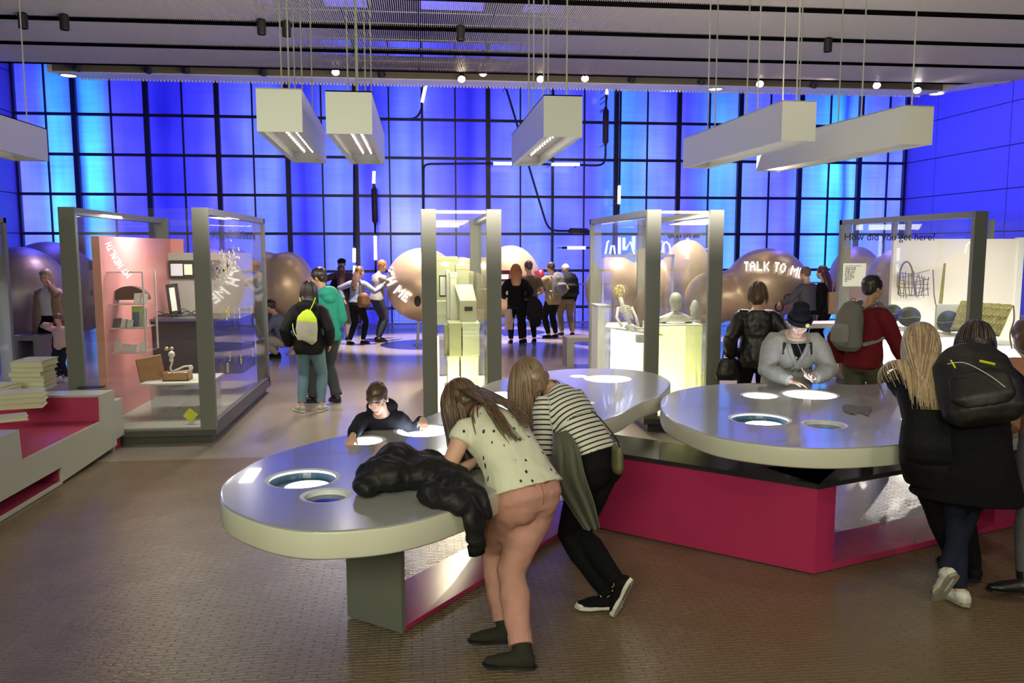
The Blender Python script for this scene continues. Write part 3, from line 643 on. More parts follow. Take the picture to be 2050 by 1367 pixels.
R1 = G(1900, 1087); dR = (R1-C); dR.z = 0; dR.normalize(); nR = Vector((-dR.y, dR.x, 0)); MR = frame(C, dR, nR); LR = 3.4
part('end_panel', MB().box(0, 0.16, 0, 0.40, 0.012, PZ-0.03, MR), M_pink, pl, label='magenta corner block')
part('bottom_plate', MB().box(0.16, LR, 0, 0.40, 0.012, 0.05, MR), M_pink, pl)
part('top_slab', MB().box(-0.01, LR, -0.012, 0.42, PZ-0.03, PZ, MR), M_blackslab, pl)
Lb = (G(2000, 1066)-C).length
part('side_block', MB().box(Lb, LR, 0.02, 0.40, 0.05, PZ-0.03, MR), M_pink, pl, label='magenta block at the right end')
# flat dark smear on the second table
s = MB(); rr = random.Random(3); base = [(1688, 815), (1700, 812), (1716, 816), (1738, 815), (1743, 822), (1737, 833), (1722, 828), (1706, 830), (1692, 826)]
pp = []
for i, p in enumerate(smooth_curve([Vector((a, b_, 0)) for a, b_ in base], 5, closed=True)): pp.append(G(p.x+rr.uniform(-2, 2), p.y+rr.uniform(-1, 1), TZ))
s.prism([(p.x, p.y) for p in pp], TZ+0.0005, TZ+0.010); part('cloth_scrap', s, mat('grey_scrap', (0.16, 0.15, 0.15), 0.8), label='crumpled dark grey scrap lying flat on the right table', cat='scrap')

# ------------------------------------------------------------------ stepped bench at left
M_bench = mat('white_bench_lacquer', (0.60, 0.60, 0.55), 0.4, noise_amt=0.01)
M_pink2 = mat('raspberry_seat', (0.56, 0.06, 0.16), 0.45, noise_amt=0.03)
P0 = G(250, 893); P1 = G(10, 1040); dU = (P1-P0); dU.z = 0; dU.normalize(); nU = Vector((dU.y, -dU.x, 0)); nU = nU if nU.x < 0 else -nU
MU = frame(P0, dU, nU)
bn = thing('stepped_bench', 'white stepped bench with raspberry seat recesses at lower left', 'bench', (P0.x, P0.y, 0))
def U(px, py, v=0.0):
    "u,z of a pixel on the bench's front plane"
    o = Vector((0, 0, CH)); d = ray(px, py); n = nU; t = ((P0+nU*v)-o).dot(n)/d.dot(n); p = o+d*t; return (p-P0).dot(dU), p.z
# profile in (u, z)
uA = 0.0; u1, z1 = U(228, 775); u2, z2 = U(204, 838); u3, z3 = U(45, 920); u4, z4 = U(38, 861); u5, z5 = U(127, 933); u6, z6 = U(127, 985); ue, ze = U(235, 818)
Z1 = 0.62; ZS = 0.37; DEP = 2.2; T_ = 0.025; UL = 4.2
def slab(name, pts, v0, v1, m, **k):
    s = MB(); n = len(pts)
    vs = [MU @ Vector((a, v0, z)) for a, z in pts]+[MU @ Vector((a, v1, z)) for a, z in pts]
    s.add(vs, [tuple(range(n)), tuple(range(n, 2*n))[::-1]]+[(i, (i+1) % n, n+(i+1) % n, n+i) for i in range(n)])
    return part(name, s, m, bn, **k)
front = [(u1, 0.06), (u6, 0.02), (u6, z5), (UL, z5), (UL, 0.62), (u4, 0.62), (u3, ZS), (u2, ZS), (u2-0.01, Z1), (u1, Z1)]
slab('front_panel', front, 0, T_, M_bench, label='white front panel with stepped outline')
slab('end_panel', [(0.0, 0.12), (u1, 0.12), (u1, 0.50), (0.0, 0.50)], 0, 0.5, M_bench)
slab('end_plinth', [(0.02, 0.0), (u1, 0.0), (u1, 0.12), (0.02, 0.12)], 0.03, 0.5, M_pink2)
SD = 0.95
slab('seat', [(u2, ZS-0.03), (u3+0.05, ZS-0.03), (u3+0.05, ZS), (u2, ZS)], T_, SD, M_pink2)
slab('back_panel', [(u2, ZS-0.03), (UL, ZS-0.03), (UL, Z1-0.02), (u2, Z1-0.02)], SD, SD+0.03, M_pink2)
slab('side_panel', [(u2-0.03, ZS-0.03), (u2, ZS-0.03), (u2, Z1-0.02), (u2-0.03, Z1-0.02)], T_, SD+0.03, M_pink2)
slab('top_panel', [(u1, Z1-0.02), (u2, Z1-0.02), (u2, Z1), (u1, Z1)], T_, DEP, M_bench)
slab('top_panel', [(u2, Z1-0.02), (UL, Z1-0.02), (UL, Z1), (u2, Z1)], SD, DEP, M_bench)
slab('top_panel', [(u4, 0.60), (UL, 0.60), (UL, 0.62), (u4, 0.62)], T_, SD, M_bench)
slab('side_panel', [(u3+0.02, ZS), (u3+0.05, ZS), (u4+0.03, 0.6), (u4, 0.6)], T_, SD, M_pink2)
slab('toe_recess', [(u6, 0.02), (UL, 0.02), (UL, z5), (u6, z5)], 0.30, 0.33, M_pink2)
slab('toe_recess', [(u6-0.02, 0.02), (u6, 0.02), (u6, z5), (u6-0.02, z5)], T_, 0.33, M_pink2)
slab('base_plate', [(u6, 0.005), (UL, 0.005), (UL, 0.03), (u6, 0.03)], 0.0, 0.025, M_bench)
slab('toe_floor', [(u6, 0.005), (UL, 0.005), (UL, 0.03), (u6, 0.03)], 0.026, 0.33, M_pink2)
slab('end_cap', [(u1, 0.0), (u1+0.02, 0.0), (u1+0.02, Z1), (u1, Z1)], T_, DEP, M_bench)
# book-shaped blocks on the bench
M_book = mat('cream_cast', (0.74, 0.73, 0.52), 0.6, noise_amt=0.02)
def cast_book(px, py, z, w, d, h, rz, label):
    p = G(px, py, Z1); t = thing('book_cast', label, 'book', (p.x, p.y, z), rz, 'cream book-shaped casts on the stepped bench')
    s = MB(); s.box(0, w, 0, d, 0, 0.006); s.box(0, w, 0, d, h-0.006, h); s.box(-0.0, 0.008, 0, d, 0, h); part('cover', s, M_book, t, local=True)
    s = MB(); s.box(0.008, w-0.01, 0.008, d-0.008, 0.006, h-0.006); part('page_block', s, M_book, t, local=True)
r = random.Random(5); Zb = Z1
names = ['lowest', 'second from bottom', 'third from bottom', 'middle', 'third from top', 'second from top', 'topmost']
z = Zb
for i in range(6):
    h = [0.045, 0.05, 0.04, 0.05, 0.045, 0.06][i]; cast_book(22+r.uniform(-3, 3), 783, z, 0.30, 0.34, h, r.uniform(-0.06, 0.06), 'cream book cast in the tallest stack, %s of six' % ['lowest', 'second from bottom', 'third from bottom', 'third from top', 'second from top', 'topmost'][i]); z += h+0.001
z = Zb
for i in range(3):
    h = [0.05, 0.045, 0.04][i]; cast_book(-10, 822, z, 0.36, 0.26, h, 0.25+r.uniform(-0.1, 0.1), 'cream book cast in the low middle stack, %s of three' % ['lowest', 'middle', 'topmost'][i]); z += h+0.001
z = Zb
for i in range(3):
    h = [0.05, 0.04, 0.03][i]; cast_book(-55, 800, z, 0.28, 0.3, h, -0.1+r.uniform(-0.1, 0.1), 'cream book cast in the stack at the photo\'s left edge, %s of three' % ['lowest', 'middle', 'topmost'][i]); z += h+0.001
cast_book(-30, 850, Zb, 0.3, 0.2, 0.035, 0.5, 'single cream book cast lying nearest on the bench top')
p = G(183, 776, Z1); q = MB(); q.box(-0.12, 0.12, -0.05, 0.05, 0, 0.012); t = thing('leaflet', 'black flat leaflet lying on the white bench top', 'leaflet', (p.x, p.y, Z1), 0.05); part('cover', q, M_dark, t, local=True)
# grey benches further back
def stool(name, label, x0, x1, y0, y1, h, m):
    t = thing(name, label, 'bench', ((x0+x1)/2, (y0+y1)/2, 0))
    part('top', MB().box(x0, x1, y0, y1, h-0.07, h), m, t); part('leg', MB().box(x0, x0+0.12, y0, y1, 0, h-0.07), m, t); part('leg', MB().box(x1-0.12, x1, y0, y1, 0, h-0.07), m, t)
M_sg = mat('speckled_grey', (0.30, 0.28, 0.26), 0.6)
p = G(1135, 735); stool('bench', 'grey cube-framed bench left of the lit-cube case', p.x, p.x+1.3, p.y, p.y+0.45, 0.50, M_sg)
p = G(60, 770); stool('bench', 'grey bench in front of the dark sphere at left', Dp(20, 700, 13.2).x, Dp(84, 700, 13.2).x, 13.2, 13.7, 0.68, M_sg)
p = Dp(1600, 650, 12.0); stool('bench', 'grey white-edged bench in front of the couple at the talking blob', p.x, p.x+1.0, 12.0, 12.5, 0.85, M_sg)
# ------------------------------------------------------------------ display cases
M_post = mat('case_frame_grey', (0.20, 0.21, 0.19), 0.5, noise_amt=0.05, noise_scale=500)
M_cbase = mat('case_base_dark', (0.09, 0.09, 0.085), 0.45)
M_glass = glass('case_glass', (0.97, 0.98, 0.98), 0.12, 0.02)
CT = 2.41
def case(label, x0, x1, y0, y1, base_h=0.15, floor_mat=None, posts='abcd', pw=0.155):
    t = thing('display_case', label, 'display case', ((x0+x1)/2, (y0+y1)/2, 0), group='tall glazed display cases')
    part('base', MB().box(x0+0.06, x1-0.06, y0+0.06, y1-0.06, 0, base_h-0.06), M_cbase, t)
    part('base_frame', MB().box(x0, x1, y0, y1, base_h-0.06, base_h), M_cbase, t)
    part('case_floor', MB().box(x0+0.05, x1-0.05, y0+0.05, y1-0.05, base_h, base_h+0.02), floor_mat or mat('case_floor', (0.45, 0.45, 0.42), 0.5), t)
    C_ = {'a': (x0, y0), 'b': (x1-pw, y0), 'c': (x0, y1-pw), 'd': (x1-pw, y1-pw)}
    for k in posts:
        a, b = C_[k]; part('post', MB().box(a, a+pw, b, b+(0.06 if k in 'ab' else 0.08), base_h, CT), M_post, t, bevel=0.002)
    bt = 0.07
    part('top_rail', MB().box(x0, x0+0.10, y0+0.06, y1-0.08, CT-bt, CT), M_post, t); part('top_rail', MB().box(x1-0.10, x1, y0+0.06, y1-0.08, CT-bt, CT), M_post, t)
    part('bottom_rail', MB().box(x0, x0+0.06, y0+0.06, y1-0.08, base_h, base_h+0.08), M_cbase, t); part('bottom_rail', MB().box(x1-0.06, x1, y0+0.06, y1-0.08, base_h, base_h+0.08), M_cbase, t)
    part('glass_pane', MB().box(x0+pw, x1-pw, y0+0.02, y0+0.03, base_h, CT-0.01), M_glass, t)
    part('glass_pane', MB().box(x0+pw, x1-pw, y1-0.03, y1-0.02, base_h, CT-0.01), M_glass, t)
    part('glass_pane', MB().box(x0+0.02, x0+0.03, y0+0.06, y1-0.08, base_h+0.08, CT-bt), M_glass, t)
    part('glass_pane', MB().box(x1-0.03, x1-0.02, y0+0.06, y1-0.08, base_h+0.08, CT-bt), M_glass, t)
    return t
def solid(name, label, cat_, boxes, m, group=None, bevel=0.003, M=None):
    "one small thing made of boxes (x0,x1,y0,y1,z0,z1)"
    s = MB()
    for b in boxes: s.box(*b, M=M)
    return part(name, s, m, None, bevel=bevel, label=label, cat=cat_, group=group)
C1 = case('big glazed case with a pink partition and books, left', -3.53, -2.11, 8.62, 11.78)
C2 = case('narrow glazed case packed with archive boxes, centre', 0.015, 0.855, 8.72, 11.8)
C3 = case('glazed case with the lit cube and skeleton figure', 2.40, 3.245, 8.62, 11.7)
C4 = case('wide glazed case of nets and dark spheres at right', 6.13, 9.6, 8.62, 11.7)
C0 = case('glazed case cut off by the left edge of the photo', -7.4, -5.43, 8.62, 11.75)
def flat_text(txt, loc, size, m, parent, rot=(PI/2, 0, 0), mirror=False, name='lettering', align='LEFT', bold=0.0):
    cu = bpy.data.curves.new(name, 'FONT'); cu.body = txt; cu.size = size; cu.extrude = 0.0008; cu.align_x = align; cu.offset = bold
    o = bpy.data.objects.new(name, cu); COL.objects.link(o)
    dg = bpy.context.evaluated_depsgraph_get(); me = bpy.data.meshes.new_from_object(o.evaluated_get(dg), depsgraph=dg); bpy.data.objects.remove(o)
    if mirror: me.transform(Matrix.Scale(-1, 4, (1, 0, 0)))
    me.transform(Matrix.Translation(loc) @ Euler(rot).to_matrix().to_4x4()); me.materials.clear(); me.materials.append(m)
    return link(name, me, parent, kind='stuff' if len(txt) > 3 else None)
M_ink = mat('dark_ink', (0.02, 0.02, 0.05), 0.6)
def small_print(words, loc, size, m, parent, axis='x', seed=1):
    "a line of print too small to read in the photograph: word-wide rows of short strokes"
    r_ = random.Random(seed); s = MB(); x = 0.0; L_ = Vector(loc)
    for wl in words:
        for _ in range(wl):
            h = size*r_.choice([0.5, 0.5, 0.5, 0.72]); w = size*r_.uniform(0.18, 0.36); lo = -size*0.2 if r_.random() < 0.12 else 0.0
            if axis == 'x': s.box(L_.x+x, L_.x+x+w, L_.y-0.001, L_.y, L_.z+lo, L_.z+h)
            else: s.box(L_.x, L_.x+0.001, L_.y+x, L_.y+x+w, L_.z+lo, L_.z+h)
            x += w+size*0.10
        x += size*0.30
    return part('small_print', s, m, parent, kind='stuff')
M_wp = mat('white_print', (0.95, 0.95, 0.95), 0.5)
M_yl = mat('neon_yellow_print', (0.95, 0.98, 0.02), 0.5)
BZ = 0.17
# --- case 1
M_pk = mat('coral_pink_board', (0.80, 0.33, 0.33), 0.4, noise_amt=0.03)
t = thing('partition', 'tall coral pink partition board in the left case', 'partition', (-3.33, 10.2, BZ))
part('board', MB().box(-3.35, -3.29, 9.0, 11.55, BZ, 2.13), M_pk, t)
part('edge_strip', MB().box(-3.36, -3.28, 8.96, 9.0, BZ, 2.13), mat('light_coral_edge', (0.95, 0.42, 0.34), 0.4), t)
lettering(t, None, 'MY HEALTH', [(259, 553), (247, 540), (233, 520), (222, 500), (216, 484)], 13, M_letter, proj=lambda x, y: Dp(x, y, 8.90))  # reflection of lit words in the glass, built as glowing letters
light('AREA', 'case_lamp', (-2.75, 9.8, 2.36), (-2.8, 9.8, 0), 60, (1, 0.93, 0.78), 0.6, 1.6)
# pink end wall behind the shelf
part('board', MB().box(-3.29, Dp(366, 480, 11.45).x, 11.45, 11.5, BZ, 2.13), M_pk, t)
# acrylic shelf
M_ac = glass('clear_acrylic', (0.96, 0.97, 0.97), 0.3, 0.06)
M_acE = mat('acrylic_edge', (0.85, 0.70, 0.68), 0.3)
ta = Dp(240, 543, 9.4); tb = Dp(300, 543, 9.4); xa, xb = ta.x-0.1, tb.x; ztop = ta.z; zbot = Dp(300, 700, 9.4).z
sh = thing('acrylic_shelf', 'clear acrylic wall shelf with three tiers in the left case', 'shelf', ((xa+xb)/2, 9.5, zbot))
ya, yb = 9.15, 9.55
for (x, y) in ((xa, ya), (xb, ya), (xa, yb), (xb, yb)): part('upright', MB().box(x-0.008, x+0.008, y-0.008, y+0.008, zbot, ztop), M_acE, sh)
for zz in (ztop, Dp(300, 605, 9.4).z, Dp(300, 652, 9.4).z, zbot):
    part('tier', MB().box(xa, xb, ya, yb, zz-0.006, zz), M_ac, sh)
    part('tier_edge', MB().box(xa, xb, ya-0.004, ya+0.004, zz-0.012, zz+0.004), M_acE, sh)
zt1 = Dp(300, 605, 9.4).z; zt2 = Dp(300, 652, 9.4).z
s = MB(); cx_ = xa+0.2; n = 20; s.add([(cx_+0.19*math.cos(PI*i/n), 9.35+yy, zt1+0.03+0.15*math.sin(PI*i/n)) for yy in (0, 0.12) for i in range(n+1)], [tuple(range(n+1)), tuple(range(n+1, 2*n+2))[::-1]]+[(i, i+1, n+2+i, n+1+i) for i in range(n)]+[(0, n+1, 2*n+1, n)])
part('half_dome', s, mat('dark_brown_shell', (0.10, 0.05, 0.03), 0.6), label='dark brown half-dome shell on the top shelf tier', cat='exhibit')
cols = [((0.75, 0.75, 0.78), 'white'), ((0.2, 0.24, 0.5), 'blue'), ((0.35, 0.6, 0.1), 'green'), ((0.8, 0.8, 0.82), 'pale grey'), ((0.12, 0.12, 0.14), 'black')]
def booklet(x, y, z, w, h, d, ci, lean, where):
    c, nm = cols[ci]; M = Matrix.Translation((x, y, z)) @ Matrix.Rotation(lean, 4, 'X')
    t = thing('booklet', '%s booklet %s' % (nm, where), 'book', (x, y, z), group='booklets leaning on the acrylic shelf')
    m = mat('booklet_'+nm.replace(' ', '_'), c, 0.5)
    part('cover', MB().box(-w/2, w/2, 0, d, 0, h, Matrix.Rotation(lean, 4, 'X')), m, t, local=True)
    part('pages', MB().box(-w/2+0.004, w/2-0.004, 0.003, d-0.003, 0.004, h+0.002, Matrix.Rotation(lean, 4, 'X')), mat('paper', (0.85, 0.85, 0.8), 0.7), t, local=True)
wx = xb-xa
for i, (f, ci, h) in enumerate([(0.72, 0, 0.11), (0.86, 3, 0.10)]): booklet(xa+wx*f, 9.3, zt1+0.002, 0.08, h, 0.012, ci, -0.4, ['leaning right of the brown half-dome', 'at the right end of the top tier'][i])
for i, (f, ci, h, w, wh) in enumerate([(0.22, 4, 0.11, 0.09, 'at the left end of the middle tier'), (0.38, 0, 0.10, 0.09, 'second from left on the middle tier'), (0.53, 0, 0.09, 0.08, 'before the blue one on the middle tier'), (0.68, 1, 0.16, 0.07, 'standing on the middle tier'), (0.72, 2, 0.22, 0.12, 'standing tallest on the middle tier'), (0.88, 0, 0.20, 0.07, 'upright at the right end of the middle tier')]):
    booklet(xa+wx*f, 9.22+0.05*(i > 2), zt2+0.002, w, h, 0.012, ci, -0.55 if i < 3 else -0.12, wh)
for i, (f, h, w, wh) in enumerate([(0.14, 0.14, 0.12, 'largest, at the left of the lowest tier'), (0.42, 0.09, 0.09, 'left of centre on the lowest tier'), (0.62, 0.08, 0.07, 'right of centre on the lowest tier'), (0.85, 0.11, 0.07, 'at the right end of the lowest tier')]):
    booklet(xa+wx*f, 9.22, zbot+0.002, w, h, 0.008, 0, -0.45, wh)
# counter with screens at the back of case 1
cl = Dp(310, 650, 10.6); cr = -2.22
ct = thing('counter', 'dark counter unit with two round knobs in the left case', 'counter', ((cl.x+cr)/2, 10.9, BZ))
part('worktop', MB().box(cl.x-0.1, cr, 10.45, 11.3, Dp(350, 638, 10.5).z-0.03, Dp(350, 638, 10.5).z), mat('blue_black_top', (0.05, 0.06, 0.12), 0.2), ct)
part('body', MB().box(cl.x, cr, 10.5, 11.3, 0.45, Dp(350, 638, 10.5).z-0.03), mat('black_cabinet', (0.02, 0.02, 0.03), 0.3), ct)
for px in (334, 344):
    p = Dp(px, 698, 10.49); part('knob', MB().lathe([(0.025, 0), (0.025, 0.015), (0.018, 0.02), (0.0001, 0.02)], p, 16, Matrix.Rotation(PI/2, 4, 'X')), mat('brass_ring', (0.6, 0.55, 0.35), 0.3, metal=0.8), ct)
wt = Dp(350, 638, 10.5).z
a = Dp(322, 506, 11.3); t = thing('back_board', 'pale grey board with a dark wall screen in the left case', 'board', (a.x, 11.3, wt))
part('board', MB().box(a.x, -2.22, 11.32, 11.36, wt, a.z), mat('pale_grey_board', (0.45, 0.43, 0.40), 0.6), t)
a = Dp(340, 521, 11.3); b = Dp(394, 556, 11.3); sc = part('screen', MB().box(a.x, b.x+0.3, 11.25, 11.32, b.z, a.z), M_dark, t)
a = Dp(368, 529, 11.24); b = Dp(385, 550, 11.24); part('screen_image', MB().box(a.x, b.x, 11.244, 11.249, b.z, a.z), emis('yellow_screen', (0.8, 0.75, 0.1), 0.6), sc)
a = Dp(341, 528, 11.24); b = Dp(366, 552, 11.24); part('screen_image', MB().box(a.x, b.x, 11.244, 11.249, b.z, a.z), emis('blue_screen', (0.04, 0.08, 0.3), 0.5), sc)
a = Dp(333, 568, 10.7); b = Dp(366, 630, 10.7)
Mf = Matrix.Translation(((a.x+b.x)/2, 10.7, b.z)) @ Matrix.Rotation(-0.12, 4, 'Y') @ Matrix.Rotation(-0.1, 4, 'X'); w = b.x-a.x-0.04; h = a.z-b.z
t = thing('picture_frame', 'black framed white picture standing on the dark counter', 'picture', ((a.x+b.x)/2, 10.7, wt))
s = MB(); s.box(-w/2, w/2, 0, 0.03, 0, 0.05, Mf); s.box(-w/2, w/2, 0, 0.03, h-0.04, h, Mf); s.box(-w/2, -w/2+0.035, 0, 0.03, 0, h, Mf); s.box(w/2-0.035, w/2, 0, 0.03, 0, h, Mf); part('frame', s, M_dark, t)
part('print', MB().box(-w/2+0.03, w/2-0.03, 0.01, 0.02, 0.04, h-0.03, Mf), mat('paper'), t)
t = thing('cable_tangle', 'dark tangled cables lying on the counter', 'cable', (a.x-0.1, 10.6, wt))
r_ = random.Random(2)
for k in range(4):
    pts = [Vector((a.x-0.25+0.12*i+r_.uniform(-.03, .03), 10.55+r_.uniform(0, .2), wt+0.01+abs(r_.gauss(0, 0.03)))) for i in range(6)]
    s = MB(); s.tube(smooth_curve(pts, 4), 0.006, 5); part('cable', s, M_dark, t)
# vitrine table with the box and bones
a = Dp(283, 773, 9.2); b = Dp(400, 752, 9.7); tz = G(283, 773, 0.72)
zt = Dp(283, 772, 9.15).z; x0_, x1_ = a.x, -2.30
vt = thing('vitrine_table', 'white-topped clear acrylic table in the left case', 'table', ((x0_+x1_)/2, 9.4, BZ))
part('tabletop', MB().box(x0_, x1_, 9.15, 9.85, zt, zt+0.02), M_white, vt)
for y in (9.17, 9.81): part('acrylic_side', MB().box(x0_+0.1, x1_-0.03, y, y+0.01, BZ, zt), M_ac, vt)
for x in (x0_+0.1, x1_-0.04): part('acrylic_side', MB().box(x, x+0.01, 9.17, 9.82, BZ, zt), M_ac, vt)
M_card = mat('kraft_cardboard', (0.45, 0.24, 0.10), 0.8)
zt += 0.02
p = Dp(356, 760, 9.4)
bx = thing('cardboard_box', 'open kraft cardboard box with a bone model on the vitrine table', 'box', (p.x, 9.4, zt))
s = MB(); w2, d2, h2 = 0.27, 0.2, 0.09
s.box(-w2/2, w2/2, -d2/2, -d2/2+0.006, 0, h2); s.box(-w2/2, w2/2, d2/2-0.006, d2/2, 0, h2); s.box(-w2/2, -w2/2+0.006, -d2/2, d2/2, 0, h2); s.box(w2/2-0.006, w2/2, -d2/2, d2/2, 0, h2); s.box(-w2/2, w2/2, -d2/2, d2/2, 0, 0.01)
part('tray', s, M_card, bx, local=True)
part('lid', MB().box(-0.13, 0.13, -0.01, 0.05, 0, 0.26, Matrix.Translation((-0.26, 0.0, 0.0)) @ Matrix.Rotation(0.5, 4, 'Z') @ Matrix.Rotation(-0.15, 4, 'Y')), M_card, bx, local=True)
part('padding', MB().box(-0.12, 0.12, -0.09, 0.09, 0.02, 0.07), mat('paper'), bx, local=True)
part('disc', MB().lathe([(0.05, -0.11), (0.05, -0.104), (0.0001, -0.103)], (0.0, 0, 0.06), 20, Matrix.Rotation(PI/2, 4, 'X')), mat('dark_brown_shell'), bx, local=True)
M_bone = mat('pale_bone', (0.85, 0.83, 0.75), 0.4)
hand = thing('bone_model', 'small white jointed bone model standing in the cardboard box', 'model', (p.x-0.06, 9.42, zt+0.07))
s = MB(); s.ell((0, 0, 0.21), (0.035, 0.035, 0.04)); s.ell((-0.005, 0, 0.15), (0.025, 0.02, 0.025)); s.tube([(0, 0, 0.0), (-0.02, 0, 0.06), (0.0, 0, 0.12), (0, 0, 0.18)], 0.012, 8)
s.tube([(0, 0, 0.02), (0.06, 0, 0.045), (0.13, 0, 0.075), (0.2, 0, 0.08)], 0.010, 8); s.tube([(0.02, 0.02, 0.0), (0.1, 0.02, 0.01), (0.19, 0, 0.03)], 0.010, 8); s.ell((0.2, 0, 0.06), (0.025, 0.02, 0.03))
part('bones', s, M_bone, hand, smooth=True, local=True)
for (px, py) in ((382, 835),):
    p = G(px, py+12, BZ+0.005); t = thing('yellow_card', 'yellow diamond-shaped card standing on the case floor', 'card', (p.x, p.y, BZ+0.005)); part('card', MB().box(-0.055, 0.055, -0.002, 0.002, -0.055, 0.055, Matrix.Translation((0, 0, 0.085)) @ Matrix.Rotation(0.7, 4, 'Y')), M_yl, t, local=True)
    part('support', MB().box(-0.03, 0.03, -0.002, 0.03, 0, 0.02), M_ac, t, local=True)
# print on the right pane of case 1
GX = -2.105
def Dx(px, py, X=GX):
    r = ray(px, py); t = X/r.x; return Vector((X, r.y*t, CH+r.z*t))
s = MB(); s.open = True; rr = random.Random(11)
for k in range(160):
    px = rr.gauss(450, 13); py = 530+rr.gauss(0, 16)-0.55*(px-450)
    if px < 425 or px > 480: continue
    w = rr.uniform(1, 3); h = rr.uniform(2, 6); a_ = rr.choice([0.7, -0.6])
    s.quad(Dx(px, py), Dx(px+w, py+a_*w), Dx(px+w+1.5, py+h), Dx(px+1.5, py+h-a_*w))
part('white_print', s, M_wp, C1, kind='stuff')
for i, (px, py, ch) in enumerate([(452, 632, '2'), (456, 625, '2'), (478, 628, '2'), (502, 620, '1'), (454, 738, '8'), (458, 715, '5'), (481, 720, '6'), (505, 705, '2'), (447, 538, '1')]):
    p = Dx(px, py+9); flat_text(ch, (GX+0.003, p.y, p.z), 0.16, M_yl, C1, rot=(PI/2, 0, PI/2))
p = Dx(425, 475); small_print([2, 2, 1, 4, 4, 2, 2, 6, 4, 3, 3, 4], (GX+0.003, p.y, p.z), 0.13, M_ink, C1, axis='y')
for k, (px, py, tx) in enumerate([(178, 540, 'tests'), (180, 592, 'press'), (180, 622, 'smart')]):
    p = Dp(px, py, 11.77); small_print([len(tx)], (p.x, 11.77, p.z), 0.16, M_ink, C1, seed=k)
p = Dx(470, 650); 
cards = [(470, 600, 0.20, 0.34, 'white and red card'), (508, 590, 0.16, 0.30, 'pale card')]
for (px, py, w, h, l) in cards:
    p = Dx(px, py, -2.5); t = thing('info_card', l+' hung inside the right pane of the left case', 'card', tuple(p))
    part('card', MB().box(-0.002, 0.002, -w/2, w/2, -h/2, h/2), mat('paper'), t, local=True); part('hanging_thread', MB().tube([(0, 0, h/2), (0, 0, CT-0.05-p.z)], 0.002, 4), M_ac, t, local=True); part('red_foot', MB().box(-0.003, 0.003, -w/2, w/2, -h/2-0.06, -h/2), mat('coral_red', (0.8, 0.15, 0.12), 0.5), t, local=True)
p = G(470, 800, BZ); t = thing('white_block', 'small white block with silver bits on the case floor', 'block', (-2.55, p.y, BZ)); part('block', MB().box(-0.08, 0.08, -0.10, 0.10, 0.06, 0.16), M_white, t, local=True)
part('silver_foot', MB().lathe([(0.04, 0), (0.03, 0.02), (0.05, 0.06)], (0, 0.03, 0), 16), mat('brushed_steel'), t, local=True); part('silver_foot', MB().lathe([(0.03, 0), (0.02, 0.03), (0.03, 0.06)], (0, -0.06, 0), 16), mat('brushed_steel'), t, local=True)

# --- case 2: archive boxes
M_yglow = emis('yellow_lit_panel', (1.0, 1.0, 0.42), 3.5)
M_bxA = mat('sage_box_board', (0.50, 0.50, 0.34), 0.7, noise_amt=0.02); M_bxB = mat('pale_box_board', (0.72, 0.74, 0.60), 0.7, noise_amt=0.02); M_bxC = mat('olive_box_board', (0.42, 0.40, 0.22), 0.7, noise_amt=0.02)
def pxbox(x0, y0, x1, y1, Y, d):
    a = Dp(x0, y0, Y); b = Dp(x1, y1, Y); return (a.x, b.x, Y, Y+d, b.z, a.z)
def abox(label, x0, y0, x1, y1, Y, d, m, slot=None, slotlit=False):
    b = pxbox(x0, y0, x1, y1, Y, d); t = thing('archive_box', label, 'box', ((b[0]+b[1])/2, Y, b[4]), group='archive boxes stacked in the narrow case')
    part('box', MB().box(*b), m, t, bevel=0.004)
    lid = MB().box(b[0]-0.004, b[1]+0.004, b[2]-0.004, b[3]+0.004, b[5]-0.05, b[5]+0.003); part('lid', lid, m, t)
    if slot:
        s = pxbox(*slot, Y-0.012, 0.01); part('hand_slot', MB().box(*s), M_yglow if slotlit else M_dark, t)
    return t
abox('tall sage box with a bright hand slot at the back of the narrow case', 873, 514, 916, 604, 11.2, 0.3, M_bxA, (884, 525, 898, 532), True)
abox('flat sage box with a white window beneath the tall one', 872, 604, 900, 650, 10.8, 0.3, M_bxB)
t = thing('picture_frame', 'small dark-framed white picture in the narrow case', 'picture', tuple(Dp(886, 575, 10.6))); b = pxbox(879, 551, 893, 594, 10.6, 0.03); part('frame', MB().box(*b), M_dark, t); b2 = pxbox(881, 554, 892, 591, 10.585, 0.01); part('print', MB().box(*b2), M_white, t)
abox('narrow pale upright box, leftmost of the upper row', 894, 542, 901, 642, 10.3, 0.35, M_bxB)
abox('white upright box at the front of the upper row', 901, 547, 915, 646, 9.9, 0.35, M_bxB)
abox('tall sage box rising highest behind the slanted one', 913, 531, 940, 640, 10.3, 0.3, M_bxA)
abox('short sage box right of the highest one', 938, 545, 948, 600, 10.7, 0.3, M_bxA)
# slanted magazine file
b = pxbox(921, 602, 954, 645, 9.5, 0.4); t = thing('magazine_file', 'slant-topped sage magazine file with a dark hand slot', 'box', ((b[0]+b[1])/2, 9.5, b[4]), group='archive boxes stacked in the narrow case')
zt_ = b[5]; s = MB(); s.add([(b[0], b[2], b[4]), (b[1], b[2], b[4]), (b[1], b[3], b[4]), (b[0], b[3], b[4]), (b[0], b[2], zt_), (b[1], b[2], zt_), (b[1]-0.02, b[3], zt_+0.17), (b[0]-0.05, b[3], zt_+0.17)], [(0, 1, 5, 4), (1, 2, 6, 5), (2, 3, 7, 6), (3, 0, 4, 7), (4, 5, 6, 7), (0, 3, 2, 1)]); part('box', s, M_bxA, t)
s = pxbox(930, 614, 946, 622, 9.488, 0.01); part('hand_slot', MB().box(*s), M_dark, t)
abox('thin sage box at the left of the lower row', 890, 651, 900, 711, 9.6, 0.35, M_bxA)
